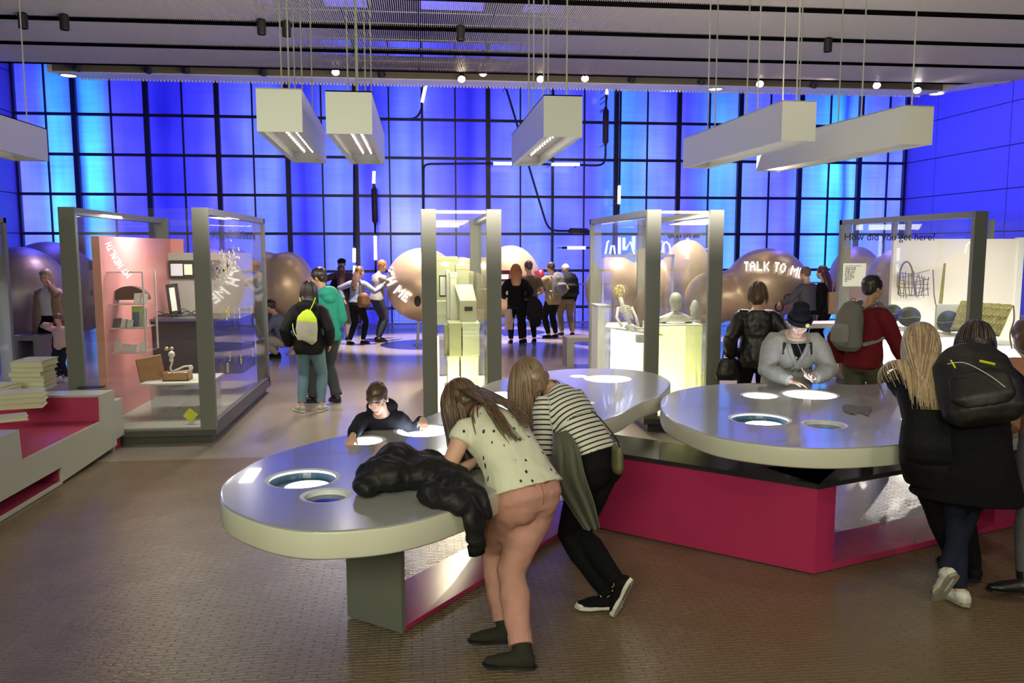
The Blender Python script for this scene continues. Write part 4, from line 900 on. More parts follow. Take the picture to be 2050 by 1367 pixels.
abox('wide sage box in the middle of the lower row', 899, 648, 924, 712, 9.3, 0.4, M_bxA)
abox('pale green box at the right of the lower row', 926, 648, 960, 712, 9.3, 0.4, M_bxB)
abox('yellow-lit box under the lower row, left', 896, 713, 919, 775, 9.5, 0.35, M_bxB)
abox('yellow-lit box under the lower row, right', 923, 713, 958, 785, 9.5, 0.35, M_bxB)
abox('kraft brown box at the back right of the narrow case', 953, 580, 976, 640, 11.0, 0.3, mat('tan_board', (0.40, 0.30, 0.14), 0.8))
abox('low cream box on the floor of the narrow case', 893, 780, 960, 815, 9.4, 0.5, M_bxB)
t = thing('shelf_support', 'clear acrylic shelf carrying the archive boxes', 'shelf', (0.4, 10.2, BZ))
for yy, zz in ((9.25, Dp(900, 713, 9.3).z), (9.45, Dp(900, 646, 9.5).z)): part('tier', MB().box(0.14, 0.72, yy, 11.6, zz-0.012, zz-0.002), M_ac, t)
for x in (0.14, 0.71): part('upright', MB().box(x-0.006, x+0.006, 9.3, 11.6, BZ, 1.7), M_ac, t)
t = thing('light_strip', 'bright yellow light strip inside the left post of the narrow case', 'light', (0.18, 8.9, BZ)); part('diffuser', MB().box(0.172, 0.19, 8.85, 9.0, BZ, 1.05), M_yglow, t); part('housing', MB().box(0.162, 0.171, 8.84, 9.01, BZ, 1.06), M_white, t)
t = thing('light_box_floor', 'glowing yellow floor panel of the narrow case', 'light', (0.4, 9.6, BZ)); part('diffuser', MB().box(0.15, 0.70, 8.9, 11.6, BZ+0.005, BZ+0.03), M_yglow, t)
light('AREA', 'case_lamp', (0.42, 10.0, 2.38), (0.42, 10.0, 0), 34, (1, 0.97, 0.6), 0.5, 2.0)
light('AREA', 'case_lamp', (0.4, 9.15, 0.35), (0.4, 9.6, 1.4), 8, (1, 1.0, 0.45), 0.4, 0.2)

# --- case 3: lit cube, plinths, skeleton figure
t = thing('light_box_floor', 'glowing floor panel of the lit-cube case', 'light', (2.8, 9.6, BZ)); part('diffuser', MB().box(2.48, 3.16, 8.8, 11.55, BZ+0.005, BZ+0.03), M_yglow, t)
M_cube = mat('frosted_white_acrylic', (0.9, 0.92, 0.80), 0.5); M_cube.node_tree.nodes['Principled BSDF'].inputs['Transmission Weight'].default_value = 0.0
M_cubeL = emis('lit_frosted_acrylic', (1.0, 1.0, 0.62), 2.2)
b = pxbox(1314, 651, 1404, 800, 9.1, 0.6); cu_ = thing('lit_cube', 'frosted glowing yellow-white cube plinth', 'plinth', ((b[0]+b[1])/2, 9.1, BZ))
part('top_face', MB().box(b[0], b[1], 9.1, 9.7, b[5]-0.01, b[5]), M_cube, cu_)
nseg = 6
part('side_face', MB().box(b[0], b[1], 9.1, 9.108, BZ+0.03, b[5]-0.01), glass('frosted_front', (1, 1, 0.8), 0.1, 0.35), cu_)
part('side_face', MB().box(b[0], b[0]+0.008, 9.11, 9.7, BZ+0.03, b[5]-0.01), glass('frosted_front'), cu_)
part('side_face', MB().box(b[1]-0.008, b[1], 9.11, 9.7, BZ+0.03, b[5]-0.01), glass('frosted_front'), cu_)
part('back_light', MB().box(b[0]+0.01, b[1]-0.01, 9.69, 9.70, BZ+0.03, b[5]-0.011), M_cubeL, cu_)
light('AREA', 'case_lamp', ((b[0]+b[1])/2, 9.4, BZ+0.05), ((b[0]+b[1])/2, 9.4, 2), 10, (1, 1, 0.5), 0.4, 0.4)
ztc = b[5]
s = MB(); c = Dp(1353, 602, 9.35); s.ell(c, (0.075, 0.09, 0.10), 20, 14); s.ell(c+Vector((0, -0.03, -0.05)), (0.055, 0.06, 0.07)); s.tube([c-Vector((0, 0, 0.08)), Vector((c.x, c.y, ztc+0.1))], 0.02, 8)
s.tube([(c.x-0.2, c.y, ztc+0.02), (c.x, c.y, ztc+0.10), (c.x+0.2, c.y, ztc+0.02)], 0.05, 10)
t = thing('skull_model', 'grey round skull model on the glowing cube', 'skull', (c.x, c.y, ztc)); link('skull', remeshed(s, 'skull', 0.012, 3, [mat('smoky_resin', (0.45, 0.45, 0.36), 0.3)]), t)
for k in range(7):
    s = MB(); z = ztc+0.02+0.012*k; w = 0.25-0.02*k; s.tube([(c.x-w, c.y+0.0, z), (c.x-w*0.6, c.y-0.08, z+0.01), (c.x, c.y-0.1, z), (c.x+w*0.6, c.y-0.08, z+0.01), (c.x+w, c.y, z)], 0.006, 5); part('rib', s, M_bone, t)
c = Dp(1391, 615, 9.6); s = MB(); s.ell(c, (0.05, 0.065, 0.09), 16, 12); s.ell(c+Vector((-0.045, -0.01, -0.02)), (0.02, 0.02, 0.03)); s.ell(c+Vector((-0.02, 0, -0.06)), (0.035, 0.045, 0.045)); s.tube([c, c-Vector((-0.01, 0, 0.17))], 0.03, 10)
t = thing('bust', 'small pale head bust in profile beside the skull model', 'bust', (c.x, c.y, ztc)); link('head', remeshed(s, 'head', 0.008, 3, [mat('grey_resin', (0.5, 0.5, 0.45), 0.5)]), t)
part('base', MB().box(c.x-0.05, c.x+0.06, c.y-0.05, c.y+0.06, ztc, c.z-0.16), M_grey, t)
b = pxbox(1197, 613, 1219, 683, 10.9, 0.4); t = thing('plinth', 'grey upright plinth at the back left of the lit-cube case', 'plinth', ((b[0]+b[1])/2, 10.9, BZ)); part('body', MB().box(b[0], b[1], b[2], b[3], BZ, b[5]), mat('blue_grey_board', (0.42, 0.42, 0.46), 0.6), t); part('cap', MB().box(b[0]-0.01, b[1]+0.01, b[2]-0.01, b[3]+0.01, b[5], b[5]+0.015), mat('blue_grey_board'), t)
zt3 = Dp(1212, 660, 9.9).z
t = thing('white_desk', 'white pointed desk with glowing front in the lit-cube case', 'desk', (2.75, 9.9, BZ))
part('desktop', MB().prism([(Dp(1212, 660, 10.3).x, 10.3), (2.80, 9.3), (2.80, 10.9), (2.50, 10.9)], zt3-0.02, zt3), M_white, t)
part('front', MB().prism([(2.53, 9.9), (2.78, 9.45), (2.78, 10.8), (2.53, 10.8)], BZ+0.03, zt3-0.02), M_cubeL, t)
# figure with flower-like head
c = Dp(1240, 582, 9.8); t = thing('skeleton_figure', 'bony standing figure with a flower-like head on the white desk', 'figure', (c.x, c.y, zt3))
hz = c.z
s = MB()
for k in range(22):
    a_ = 2*PI*k/22; e_ = 0.5*math.sin(k*2.3); d = Vector((math.cos(a_)*math.cos(e_), math.sin(e_), math.sin(a_)*math.cos(e_)))*0.075; s.ell(c+d*0.7, (0.02, 0.02, 0.028), 8, 6)
s.ell(c, (0.045, 0.04, 0.05)); part('flower_head', s, mat('dusty_yellow', (0.55, 0.45, 0.25), 0.8), t, smooth=True)
s = MB(); top = Dp(1246, 610, 9.8); s.tube([c-Vector((0, 0, .04)), Vector((top.x, 9.8, top.z)), Vector((top.x+0.06, 9.8, top.z-0.12)), Vector((top.x+0.10, 9.8, top.z-0.25))], 0.024, 8)
for k in range(7):
    z = top.z-0.02-0.022*k; w = 0.075-0.004*k; x = top.x+0.03+0.008*k; s.tube([(x-w, 9.8, z-0.02), (x-w*0.5, 9.74, z), (x, 9.76, z+0.01), (x+w*0.5, 9.74, z), (x+w, 9.8, z-0.02)], 0.010, 5)
s.ell((top.x+0.10, 9.8, top.z-0.27), (0.07, 0.04, 0.04)); part('rib_cage', s, M_bone, t, smooth=True)
for sx in (-1, 1):
    s = MB(); s.tube([(top.x+0.10+0.03*sx, 9.8, top.z-0.27), (top.x+0.14+0.05*sx, 9.78, (top.z-0.27+zt3)/2), (top.x+0.16+0.08*sx, 9.8, zt3)], 0.026, 8); part('leg', s, M_bone, t, smooth=True)
    s = MB(); s.tube([(top.x+0.03+0.08*sx, 9.8, top.z-0.03), (top.x+0.04+0.12*sx, 9.76, top.z-0.15), (top.x+0.08+0.10*sx, 9.72, top.z-0.26)], 0.018, 8); part('arm', s, M_bone, t, smooth=True)
b = pxbox(1277, 580, 1291, 668, 10.2, 0.02)
t = thing('hanging_coat', 'dark grey cloak on a stand in the lit-cube case', 'cloak', (b[0]+0.05, 10.2, zt3)); s = MB(); s.tube([(b[0]+0.05, 10.2, b[5]), (b[0]+0.03, 10.2, b[5]-0.15), (b[0]+0.02, 10.2, b[4]+0.1), (b[0]+0.03, 10.2, zt3+0.002)], 0.06, 10, rs=[0.02, 0.07, 0.09, 0.07]); part('cloth', s, mat('grey_brown_cloth', (0.12, 0.09, 0.08), 0.9), t, smooth=True)
for i, (px, py, l) in enumerate([(1283, 668, 'clear glass jar at the right edge of the white desk'), (1398, 730, 'tall clear glass jar right of the glowing cube')]):
    Y = 9.3; c = Dp(px, py, Y); t = thing('glass_jar', l, 'jar', (c.x, Y, c.z-0.1)); h = 0.14 if i == 0 else 0.42; part('jar', MB().lathe([(0.035, 0), (0.04, 0.01), (0.04, h), (0.03, h+0.02)], (0, 0, 0), 20), M_ac, t, local=True); part('lid', MB().lathe([(0.042, h+0.02), (0.042, h+0.03), (0.0001, h+0.035)], (0, 0, 0), 20), M_rail, t, local=True)
    if i: part('stand', MB().box(-0.05, 0.05, -0.05, 0.05, BZ-(c.z-0.1), 0), M_white, t, local=True)
    else: part('stand', MB().box(-0.05, 0.05, -0.05, 0.05, zt3-(c.z-0.1)-0.0, 0), M_white, t, local=True)
light('AREA', 'case_lamp', (2.82, 10.0, 2.36), (2.82, 9.9, 0), 60, (1, 0.97, 0.72), 0.5, 2.0)
def Dx3(px, py, X=2.29):
    r = ray(px, py); t = X/r.x; return Vector((X, r.y*t, CH+r.z*t))
t = thing('neon_sign', 'thin white bent neon line behind the lit-cube case', 'neon light', tuple(Dp(1230, 500, 12.2)))
for pts in ([(1212, 508), (1216, 485), (1219, 482)], [(1221, 508), (1224, 492), (1229, 492), (1231, 508)], [(1240, 508), (1240, 475)], [(1249, 500), (1249, 476)], [(1252, 500), (1262, 484), (1270, 508)], [(1326, 505), (1328, 488), (1334, 484), (1340, 490), (1343, 508)], [(1281, 505), (1281, 497)]):
    s = MB(); s.tube([Dp(*q, 12.2) for q in pts], 0.012 if len(pts) > 2 else 0.02, 6); part('neon_tube', s, M_tube, t)
s = MB(); s.box(Dp(1205, 512, 12.2).x, Dp(1350, 512, 12.2).x, 12.18, 12.22, Dp(1205, 512, 12.2).z-0.02, Dp(1205, 512, 12.2).z+0.02); part('rail', s, M_rail, t)
for px in (1207, 1347):
    p = Dp(px, 512, 12.2); s = MB(); s.box(p.x-0.015, p.x+0.015, 12.18, 12.22, 0, p.z); part('stand', s, M_rail, t)
p = Dp(1337, 476, 8.62); small_print([4, 3, 5, 4], (p.x, 8.618, p.z), 0.055, M_ink, C3, seed=4)

# --- case 4
M_glowW = emis('white_lit_panel', (1.0, 0.97, 0.78), 1.3)
t = thing('light_box_floor', 'glowing white floor panel of the right-hand case', 'light', (7.8, 9.6, BZ)); part('diffuser', MB().box(6.25, 9.5, 8.8, 11.55, BZ+0.005, BZ+0.03), M_glowW, t)
a = Dp(1790, 478, 11.0); b = Dp(2046, 478, 11.0)
wp = thing('white_partition', 'tall white partition wall with a net on it in the right-hand case', 'partition', ((a.x+b.x)/2, 11.0, BZ))
part('board', MB().box(a.x, b.x-0.06, 11.0, 11.06, BZ, a.z), mat('warm_white_board', (0.82, 0.76, 0.70), 0.5, noise_amt=0.01), wp)
part('edge_strip', MB().box(b.x-0.06, b.x+0.03, 10.98, 11.07, BZ, a.z+0.02), M_white, wp)
light('AREA', 'case_lamp', (7.4, 9.5, 2.36), (7.2, 9.9, 0.3), 40, (1, 0.95, 0.80), 2.4, 0.4)
light('AREA', 'case_lamp', (7.4, 10.3, 0.35), (7.4, 10.95, 1.6), 15, (1, 0.95, 0.75), 2.4, 0.3)
# lit vitrines
for i, (x0, y0, x1, y1, Y, l) in enumerate([(1755, 655, 1795, 790, 10.2, 'white lit vitrine under the left dark sphere'), (1798, 660, 1852, 800, 9.9, 'white lit vitrine under the second dark sphere'), (1862, 672, 1935, 800, 9.7, 'white lit vitrine under the third dark sphere'), (1945, 690, 2049, 800, 9.9, 'white lit vitrine under the bark mat')]):
    b = pxbox(x0, y0, x1, y1, Y, 0.45); t = thing('vitrine_plinth', l, 'plinth', ((b[0]+b[1])/2, Y, BZ+0.03), group='lit white plinths in the right-hand case')
    part('lit_body', MB().box(b[0], b[1], b[2], b[3], BZ+0.03, b[5]-0.02), emis('lit_plinth', (1.0, 0.97, 0.84), 1.05), t); part('top', MB().box(b[0]-0.005, b[1]+0.005, b[2]-0.005, b[3]+0.005, b[5]-0.02, b[5]), M_white, t)
M_ball = mat('dark_marbled_resin', (0.012, 0.016, 0.012), 0.65, spec=0.2, tint=(0.14, 0.16, 0.12), noise_scale=14)
for px, py, Y, r, l in [(1786, 627, 10.3, 0.128, 'leftmost dark marbled sphere, half behind its neighbour'), (1820, 634, 10.1, 0.140, 'second dark marbled sphere with a scratched mark'), (1897, 643, 9.95, 0.150, 'dark marbled sphere with a bright seam, beside the bark mat')]:
    c = Dp(px, py, Y); t = thing('marbled_sphere', l, 'sphere', tuple(c-Vector((0, 0, r))), group='dark marbled spheres in the right-hand case')
    s = MB(); s.ell(c, (r, r, r*0.93), 32, 20); part('ball', s, M_ball, t, smooth=True)
    s = MB(); s.tube([c+Vector((r*1.003*math.cos(a_), r*1.003*math.sin(a_), 0.01*math.sin(3*a_))) for a_ in [PI+PI*i/16 for i in range(17)]], 0.003, 4); part('seam', s, M_bone, t)
    s = MB(); s.lathe([(0.05, -r*0.93-0.02), (0.04, -r*0.80)], c, 16); part('cradle', s, M_white, t)
    q = MB(); q.box(c.x-0.03, c.x+0.05, Y-0.5*0, Y+0.01, 0, 0); 
# net of sticks
nt_ = thing('stick_net', 'knotted net and bent sticks hung on the white partition', 'net', tuple(Dp(1830, 570, 10.9))); r_ = random.Random(9)
M_twine = mat('brown_twine', (0.16, 0.12, 0.07), 0.8)
for k in range(12):
    x = 1798+k*5.4; s = MB(); s.tube([Dp(x+r_.uniform(-2, 2), 545+max(0, (k-6))*2+r_.uniform(-4, 4), 10.93), Dp(x+r_.uniform(-3, 3), 570, 10.9), Dp(x+r_.uniform(-4, 4), 596+r_.uniform(-4, 2), 10.93)], 0.006, 5); part('strand', s, M_twine, nt_)
for k in range(7):
    y = 548+k*7.5; s = MB(); s.tube([Dp(1797+r_.uniform(-3, 3), y+r_.uniform(-4, 4), 10.92), Dp(1825, y+r_.uniform(-6, 6), 10.9), Dp(1858+r_.uniform(-3, 3), y+r_.uniform(-8, 4), 10.92)], 0.005, 5); part('strand', s, M_twine, nt_)
s = MB(); s.tube(smooth_curve([Dp(1798, 590, 10.9), Dp(1803, 540, 10.9), Dp(1815, 524, 10.9), Dp(1826, 540, 10.9), Dp(1832, 590, 10.9)], 6), 0.012, 6); part('hoop', s, M_twine, nt_)
t = thing('bark_strip', 'long narrow green-brown bark strip hung on the white partition', 'strip', tuple(Dp(1885, 568, 10.85))); s = MB()
s.add([Dp(1889, 527, 10.88), Dp(1894, 527, 10.88), Dp(1887, 608, 10.88), Dp(1879, 608, 10.88), Dp(1889, 527, 10.86), Dp(1894, 527, 10.86), Dp(1887, 608, 10.86), Dp(1879, 608, 10.86)], [(0, 1, 2, 3), (7, 6, 5, 4), (0, 4, 5, 1), (1, 5, 6, 2), (2, 6, 7, 3), (3, 7, 4, 0)]); M_bark = mat('green_brown_bark', (0.10, 0.10, 0.025), 0.9, tint=(0.34, 0.30, 0.10), noise_scale=40, bump=0.8, bump_scale=60); part('strip', s, M_bark, t)
s = MB(); s.tube([Dp(1868, 540, 10.9), Dp(1870, 590, 10.88), Dp(1876, 625, 10.85)], 0.008, 5); part('string', s, M_twine, t)
# woven mat
A_ = [Dp(1924, 602, 9.9), Dp(2029, 610, 9.9), Dp(2002, 672, 9.5), Dp(1903, 660, 9.5)]
t = thing('woven_mat', 'shaggy green-brown woven bark mat propped up at a slant', 'mat', tuple((A_[2]+A_[3])/2))
nrm = (A_[1]-A_[0]).cross(A_[3]-A_[0]).normalized()
s = MB(); n_ = 14; s.add([A_[0].lerp(A_[1], i/n_).lerp(A_[3].lerp(A_[2], i/n_), j/8)+nrm*(r_.uniform(-0.01, 0.01)+o_) for o_ in (0, 0.02) for j in range(9) for i in range(n_+1)],
    [(j*(n_+1)+i, j*(n_+1)+i+1, (j+1)*(n_+1)+i+1, (j+1)*(n_+1)+i) for j in range(8) for i in range(n_)]+[(135+j*(n_+1)+i, 135+(j+1)*(n_+1)+i, 135+(j+1)*(n_+1)+i+1, 135+j*(n_+1)+i+1) for j in range(8) for i in range(n_)])
part('mat', s, M_bark, t)
s = MB()
for j in range(4):
    for i in range(13):
        p = A_[0].lerp(A_[1], (i+0.6)/14).lerp(A_[3].lerp(A_[2], (i+0.6)/14), (j+0.5)/4); d = (A_[3]-A_[0]).normalized()*0.05+Vector((-0.02, 0, 0)); s.tube([p-d*0.5-Vector((0, .03, 0)), p+d*0.5-Vector((0, .03, 0))], 0.005, 4)
part('stitches', s, mat('pale_straw', (0.55, 0.48, 0.28), 0.7), t, kind='stuff')
s = MB(); s.tube(smooth_curve([Dp(2029, 612, 9.7), Dp(2030, 640, 9.6), Dp(2022, 670, 9.6), Dp(2026, 698, 9.6)], 5), 0.010, 5); part('cord', s, M_twine, t)
s = MB(); s.box(A_[3].x+0.1, A_[2].x-0.1, 9.95, 9.98, A_[3].z-0.05, A_[0].z-0.05); part('backing', s, M_white, t)
# label card, small figure, lettering
a = Dp(1689, 527, 8.9); b = Dp(1732, 573, 8.9); t = thing('label_card', 'cream printed label card hung inside the right-hand case', 'card', tuple((a+b)/2)); part('card', MB().box(a.x, b.x, 8.9, 8.904, b.z, a.z), emis('glowing_cream_card', (0.78, 0.74, 0.55), 0.55), t)  # card brightness put in as its own glow; it is no lamp
flat_text('How did you get here?', (a.x+0.02, 8.898, a.z-0.035), 0.020, M_ink, t)
for k in range(9): small_print([[6, 4, 6, 4], [5, 3, 6, 5], [4, 5, 2, 6], [3, 6, 5, 3], [4, 4, 6], [5, 4, 5, 3], [3, 6, 4, 4], [5, 3, 4], [6]][k], (a.x+0.02, 8.898, a.z-0.055-0.019*k), 0.016, M_ink, t, seed=k+20)
p = Dp(1690, 481, 8.62); flat_text('How did you get here?', (p.x-0.005, 8.618, p.z), 0.115, M_ink, C4)
for tx, px, py in (('W', 2040, 502), ('of', 2036, 640), ('to', 2031, 698)):
    p = Dp(px, py, 11.68); flat_text(tx, (p.x, 11.672, p.z), 0.16, M_sg, C4)
c = Dp(1833, 692, 9.45); t = thing('red_figurine', 'small red and black figurine before the lit plinths', 'figurine', (c.x, 9.45, c.z-0.05))
part('body', MB().tube([(-0.06, 0, 0.03), (0, 0, 0.05), (0.06, 0, 0.04)], 0.018, 8), mat('red_paint', (0.6, 0.03, 0.05), 0.4), t, local=True); s = MB(); [s.tube([(x, 0, 0.03), (x*1.3, 0, 0)], 0.006, 5) for x in (-0.06, -0.02, 0.03, 0.06)]; part('legs', s, M_dark, t, local=True); part('stand', MB().box(-0.09, 0.09, -0.03, 0.03, BZ-(c.z-0.05), 0), M_white, t, local=True)
s = MB(); c = Dp(1914, 685, 9.5); t = thing('carved_tag', 'small orange-brown carved tag below the bark mat', 'tag', tuple(c)); s.box(-0.025, 0.03, 0, 0.012, -0.07, 0.07, Matrix.Rotation(0.15, 4, 'Y')); part('tag', s, mat('orange_brown', (0.45, 0.22, 0.08), 0.7, tint=(0.7, 0.5, 0.3), noise_scale=90), t, local=True); part('string', MB().tube([(0.0, 0.005, 0.07), (0.01, 0.0, 0.11)], 0.003, 5), M_twine, t, local=True)
for (x, y, l) in ((1700, 440, 'first'), (0, 0, '')):
    pass
# inner frame of the right-hand case (hanging rails)
for px, Y in ((1801, 11.0), (1829, 11.0), (1997, 11.0)):
    a = Dp(px, 430, Y); part('hanger', MB().box(a.x-0.03, a.x+0.03, Y+0.08, Y+0.14, 2.1, CT), M_post, C4)
# case 0 interior
t = thing('light_box', 'bright white lit panel inside the case at the left edge', 'light', (-5.7, 10.3, BZ)); part('diffuser', MB().box(-5.68, -5.60, 9.2, 11.4, BZ, 1.5), emis('white_lit', (1, 1, 0.97), 1.6), t); part('frame', MB().box(-5.70, -5.58, 9.16, 11.44, 1.5, 1.53), M_rail, t)
# ------------------------------------------------------------------ people
class Wp(Vector): pass
def WV(v): return ('W', Vector(v))
TEXC = bpy.data.textures.new('fold_clouds', 'CLOUDS'); TEXC.noise_scale = 0.11; TEXC.noise_depth = 2
TEXS = bpy.data.textures.new('crease_ridges', 'MUSGRAVE'); TEXS.musgrave_type = 'RIDGED_MULTIFRACTAL'; TEXS.noise_scale = 0.10; TEXS.octaves = 2
TEXF = bpy.data.textures.new('fine_clouds', 'CLOUDS'); TEXF.noise_scale = 0.035; TEXF.noise_depth = 1
def cloth(mb, name, vox, mats, fold=0.010, sm=4, tex=None, crease=0.0):
    me = bpy.data.meshes.new('t'); me.from_pydata(mb.v, [], mb.f)
    bm = bmesh.new(); bm.from_mesh(me); bmesh.ops.recalc_face_normals(bm, faces=bm.faces); bm.to_mesh(me); bm.free()
    o = bpy.data.objects.new('t', me); COL.objects.link(o)
    mods = [('REMESH', dict(mode='VOXEL', voxel_size=vox, use_smooth_shade=True)), ('SMOOTH', dict(factor=0.5, iterations=sm))]
    if fold: mods.append(('DISPLACE', dict(texture=tex or TEXC, strength=fold, mid_level=0.5, texture_coords='LOCAL')))
    if crease: mods.append(('DISPLACE', dict(texture=TEXS, strength=crease, mid_level=0.5, texture_coords='LOCAL')))
    r = finish(o, mods); r.name = name; r.materials.clear()
    for m in mats: r.materials.append(m)
    for p in r.polygons: p.use_smooth = True; p.material_index = 0
    return r
def ik(a, t, l1, l2, pole):
    d = t-a; D = d.length
    if D > (l1+l2)*0.999: t = a+d*((l1+l2)*0.999/D); d = t-a; D = d.length
    if D < abs(l1-l2)+0.01: D = abs(l1-l2)+0.01
    u = d.normalized(); x = (l1*l1-l2*l2+D*D)/(2*D); h = math.sqrt(max(0, l1*l1-x*x))
    p = pole-u*pole.dot(u); p = p.normalized() if p.length > 1e-5 else u.orthogonal().normalized()
    return a+u*x+p*h, t
def rings_loft(mb, rings, n=20):
    "rings: (centre, lateral, depth axis, half width, half depth)"
    vs = []; fs = []; k = len(rings)
    for c, lx, ly, a, b in rings:
        for j in range(n):
            t = 2*PI*j/n; ct, st = math.cos(t), math.sin(t); e = 0.85
            vs.append(c+lx*(a*math.copysign(abs(ct)**e, ct))+ly*(b*math.copysign(abs(st)**e, st)))
    for i in range(k-1):
        for j in range(n): fs.append((i*n+j, i*n+(j+1) % n, (i+1)*n+(j+1) % n, (i+1)*n+j))
    fs.append(tuple(range(n))[::-1]); fs.append(tuple(range((k-1)*n, k*n)))
    mb.add(vs, fs)
SKIN = {}
def skin(k):
    c = {'fair': ((0.72, 0.45, 0.34), (0.62, 0.33, 0.24)), 'pale': ((0.80, 0.58, 0.50), (0.72, 0.46, 0.40)), 'tan': ((0.52, 0.31, 0.20), (0.42, 0.22, 0.14))}[k]
    return mat('skin_'+k, c[0], 0.5, tint=c[1], noise_scale=12)
def hand_into(mb, w, d, pn, side, H, curl=0.5, k=1.0):
    "palm and five fingers; w wrist, d hand direction, pn palm normal, side +1 thumb towards +lat"
    d = d.normalized(); pn = (pn-d*pn.dot(d)).normalized(); lat = d.cross(pn)*side
    s = H/1.7*k; pl = 0.088*s
    mb.tube([w-d*0.01, w+d*pl*0.35, w+d*pl*0.75, w+d*pl], 0.03, 12, rs=[(0.020*s, 0.026*s), (0.016*s, 0.036*s), (0.015*s, 0.041*s), (0.011*s, 0.038*s)], flat=pn)
    Ls = [0.070, 0.078, 0.073, 0.056]
    for i in range(4):
        off = (1.5-i)*0.0215*s; p = w+d*pl*0.92+lat*off; dd = (d+lat*(1.5-i)*0.06).normalized(); pts = [p-dd*0.015*s, p]; a = curl*0.5
        for q in range(3):
            seg = Ls[i]*s*(0.45, 0.32, 0.23)[q]; ang = a; dd2 = (dd*math.cos(ang)+pn*math.sin(ang)).normalized(); p = p+dd2*seg; pts.append(p); a += curl*0.6
        mb.tube(pts, 0.0085*s, 8, r2=0.0062*s)
    b = w+d*pl*0.25+lat*0.026*s; t1 = (d*0.75+lat*0.75+pn*0.25).normalized(); t2 = (d*0.95+lat*0.25+pn*0.4).normalized()
    mb.tube([b-t1*0.012*s, b, b+t1*0.032*s, b+t1*0.032*s+t2*0.028*s, b+t1*0.032*s+t2*0.050*s], 0.012*s, 8, r2=0.0072*s)
def human(label, H, pos, yaw, sex='f', lean=3, side=0, twist=0, head=(0, 5, 0), pelvis=None, wr=None, wl=None, pr=None, pl=None, ar=None, al=None, fyr=-8, fyl=8, fpr=0, fpl=0, kr=None, kl=None,
          skin_k='fair', top=None, bottom=None, shoes=None, hair=None, vox=0.013, curl=0.5, handr=None, handl=None, face=False, build=1.0, category='person', group=None, lean0=None, hat=None, cuff=None):
    th = math.radians(yaw); R3 = Matrix.Rotation(th, 3, 'Z'); P0 = Vector((pos[0], pos[1], 0))
    root = thing('person', label, category, P0, 0.0, group)
    def L(v):
        if isinstance(v, tuple) and len(v) == 2 and v[0] == 'W': return R3.transposed() @ (v[1]-P0)
        return Vector(v)
    # work in the person's own axes (x right, y forward), meshes are local to a turned root
    root.rotation_euler = (0, 0, th)
    X = Vector((1, 0, 0)); Y = Vector((0, 1, 0)); Z = Vector((0, 0, 1))
    male = sex == 'm'; child = sex == 'c'
    hipz = 0.53*H if not child else 0.50*H
    P = L(pelvis) if pelvis is not None else Vector((0, 0, hipz-0.008*H))
    def R(pitch, roll=0, yw=0): return Matrix.Rotation(math.radians(yw), 3, 'Z') @ Matrix.Rotation(math.radians(-pitch), 3, 'X') @ Matrix.Rotation(math.radians(roll), 3, 'Y')
    l0 = lean*0.55 if lean0 is None else lean0
    Rp = R(l0, side*0.3, 0); Rc = R(lean, side, twist)
    Lt = 0.295*H
    def spine(s):
        if s <= 0: return P+Rp @ Z*(s*Lt)
        # integrate a bending spine
        n = 8; p = P.copy()
        for i in range(n):
            f = (i+0.5)/n*s; d = (Rp @ Z).lerp(Rc @ Z, min(1, f*1.2)).normalized(); p += d*(s*Lt/n)
        return p
    def lat(s): return (Rp @ X).lerp(Rc @ X, max(0, min(1, s))).normalized()
    def fwd(s): return (Rp @ Y).lerp(Rc @ Y, max(0, min(1, s))).normalized()
    bw = build
    sh = (0.108 if male else 0.097)*H*(0.5+0.5*bw); hw = 0.050*H
    prof = [(-0.24, .052, .042, -.004), (-0.10, .092, .066, -.010), (0.06, .094, .066, -.004), (0.22, .083, .058, 0), (0.36, .074 if not male else .082, .054, 0), (0.55, .083 if not male else .090, .060, .002), (0.70, .092 if not male else .101, .064, .004), (0.83, .088 if not male else .100, .054, 0), (0.93, .062, .044, -.004), (1.02, .034, .034, -.002)]
    def torso(mb, e, s0=-1, s1=2, ea=0.0):
        rr = []
        for s, a, b, o in prof:
            if s < s0-1e-6 or s > s1+1e-6: continue
            rr.append((spine(s)+fwd(s)*o*H, lat(s), fwd(s), a*H*bw+e+ea, b*H*bw+e))
        rings_loft(mb, rr)
    N = spine(1.0); SR = spine(0.85)+lat(1)*sh; SL = spine(0.85)-lat(1)*sh
    ua, fa = 0.172*H, 0.148*H
    WR = L(wr) if wr is not None else SR+Vector((0.04, 0.03, -0.30*H)); WL = L(wl) if wl is not None else SL+Vector((-0.04, 0.03, -0.30*H))
    ER, WR = ik(SR, WR, ua, fa, L(pr) if pr is not None and not (isinstance(pr, tuple) and len(pr) == 2) else Vector((0.5, -1, 0))); EL, WL = ik(SL, WL, ua, fa, L(pl) if pl is not None else Vector((-0.5, -1, 0)))
    HR = spine(-0.06)+lat(0)*hw; HL = spine(-0.06)-lat(0)*hw
    tl, sl = 0.245*H, 0.245*H
    az = 0.045*H
    AR = L(ar) if ar is not None else Vector((0.062*H, 0, az)); AL = L(al) if al is not None else Vector((-0.062*H, 0, az))
    KR, AR = ik(HR, AR, tl, sl, Vector(kr) if kr else Vector((0.1, 1, 0.0))); KL, AL = ik(HL, AL, tl, sl, Vector(kl) if kl else Vector((-0.1, 1, 0.0)))
    # head frame
    hy, hp, hr = head
    Rh = Matrix.Rotation(math.radians(hy), 3, 'Z') @ Matrix.Rotation(math.radians(-hp), 3, 'X') @ Matrix.Rotation(math.radians(hr), 3, 'Y')
    hs = H/1.7 if not child else H/1.7*1.12
    if child: hs = 0.125*1.05/0.13*(H*0.145/0.225)
    nk = N+((Rc @ Z)*0.6+(Rh @ Z)*0.6)*0.075*hs+Rc @ Y*0.012
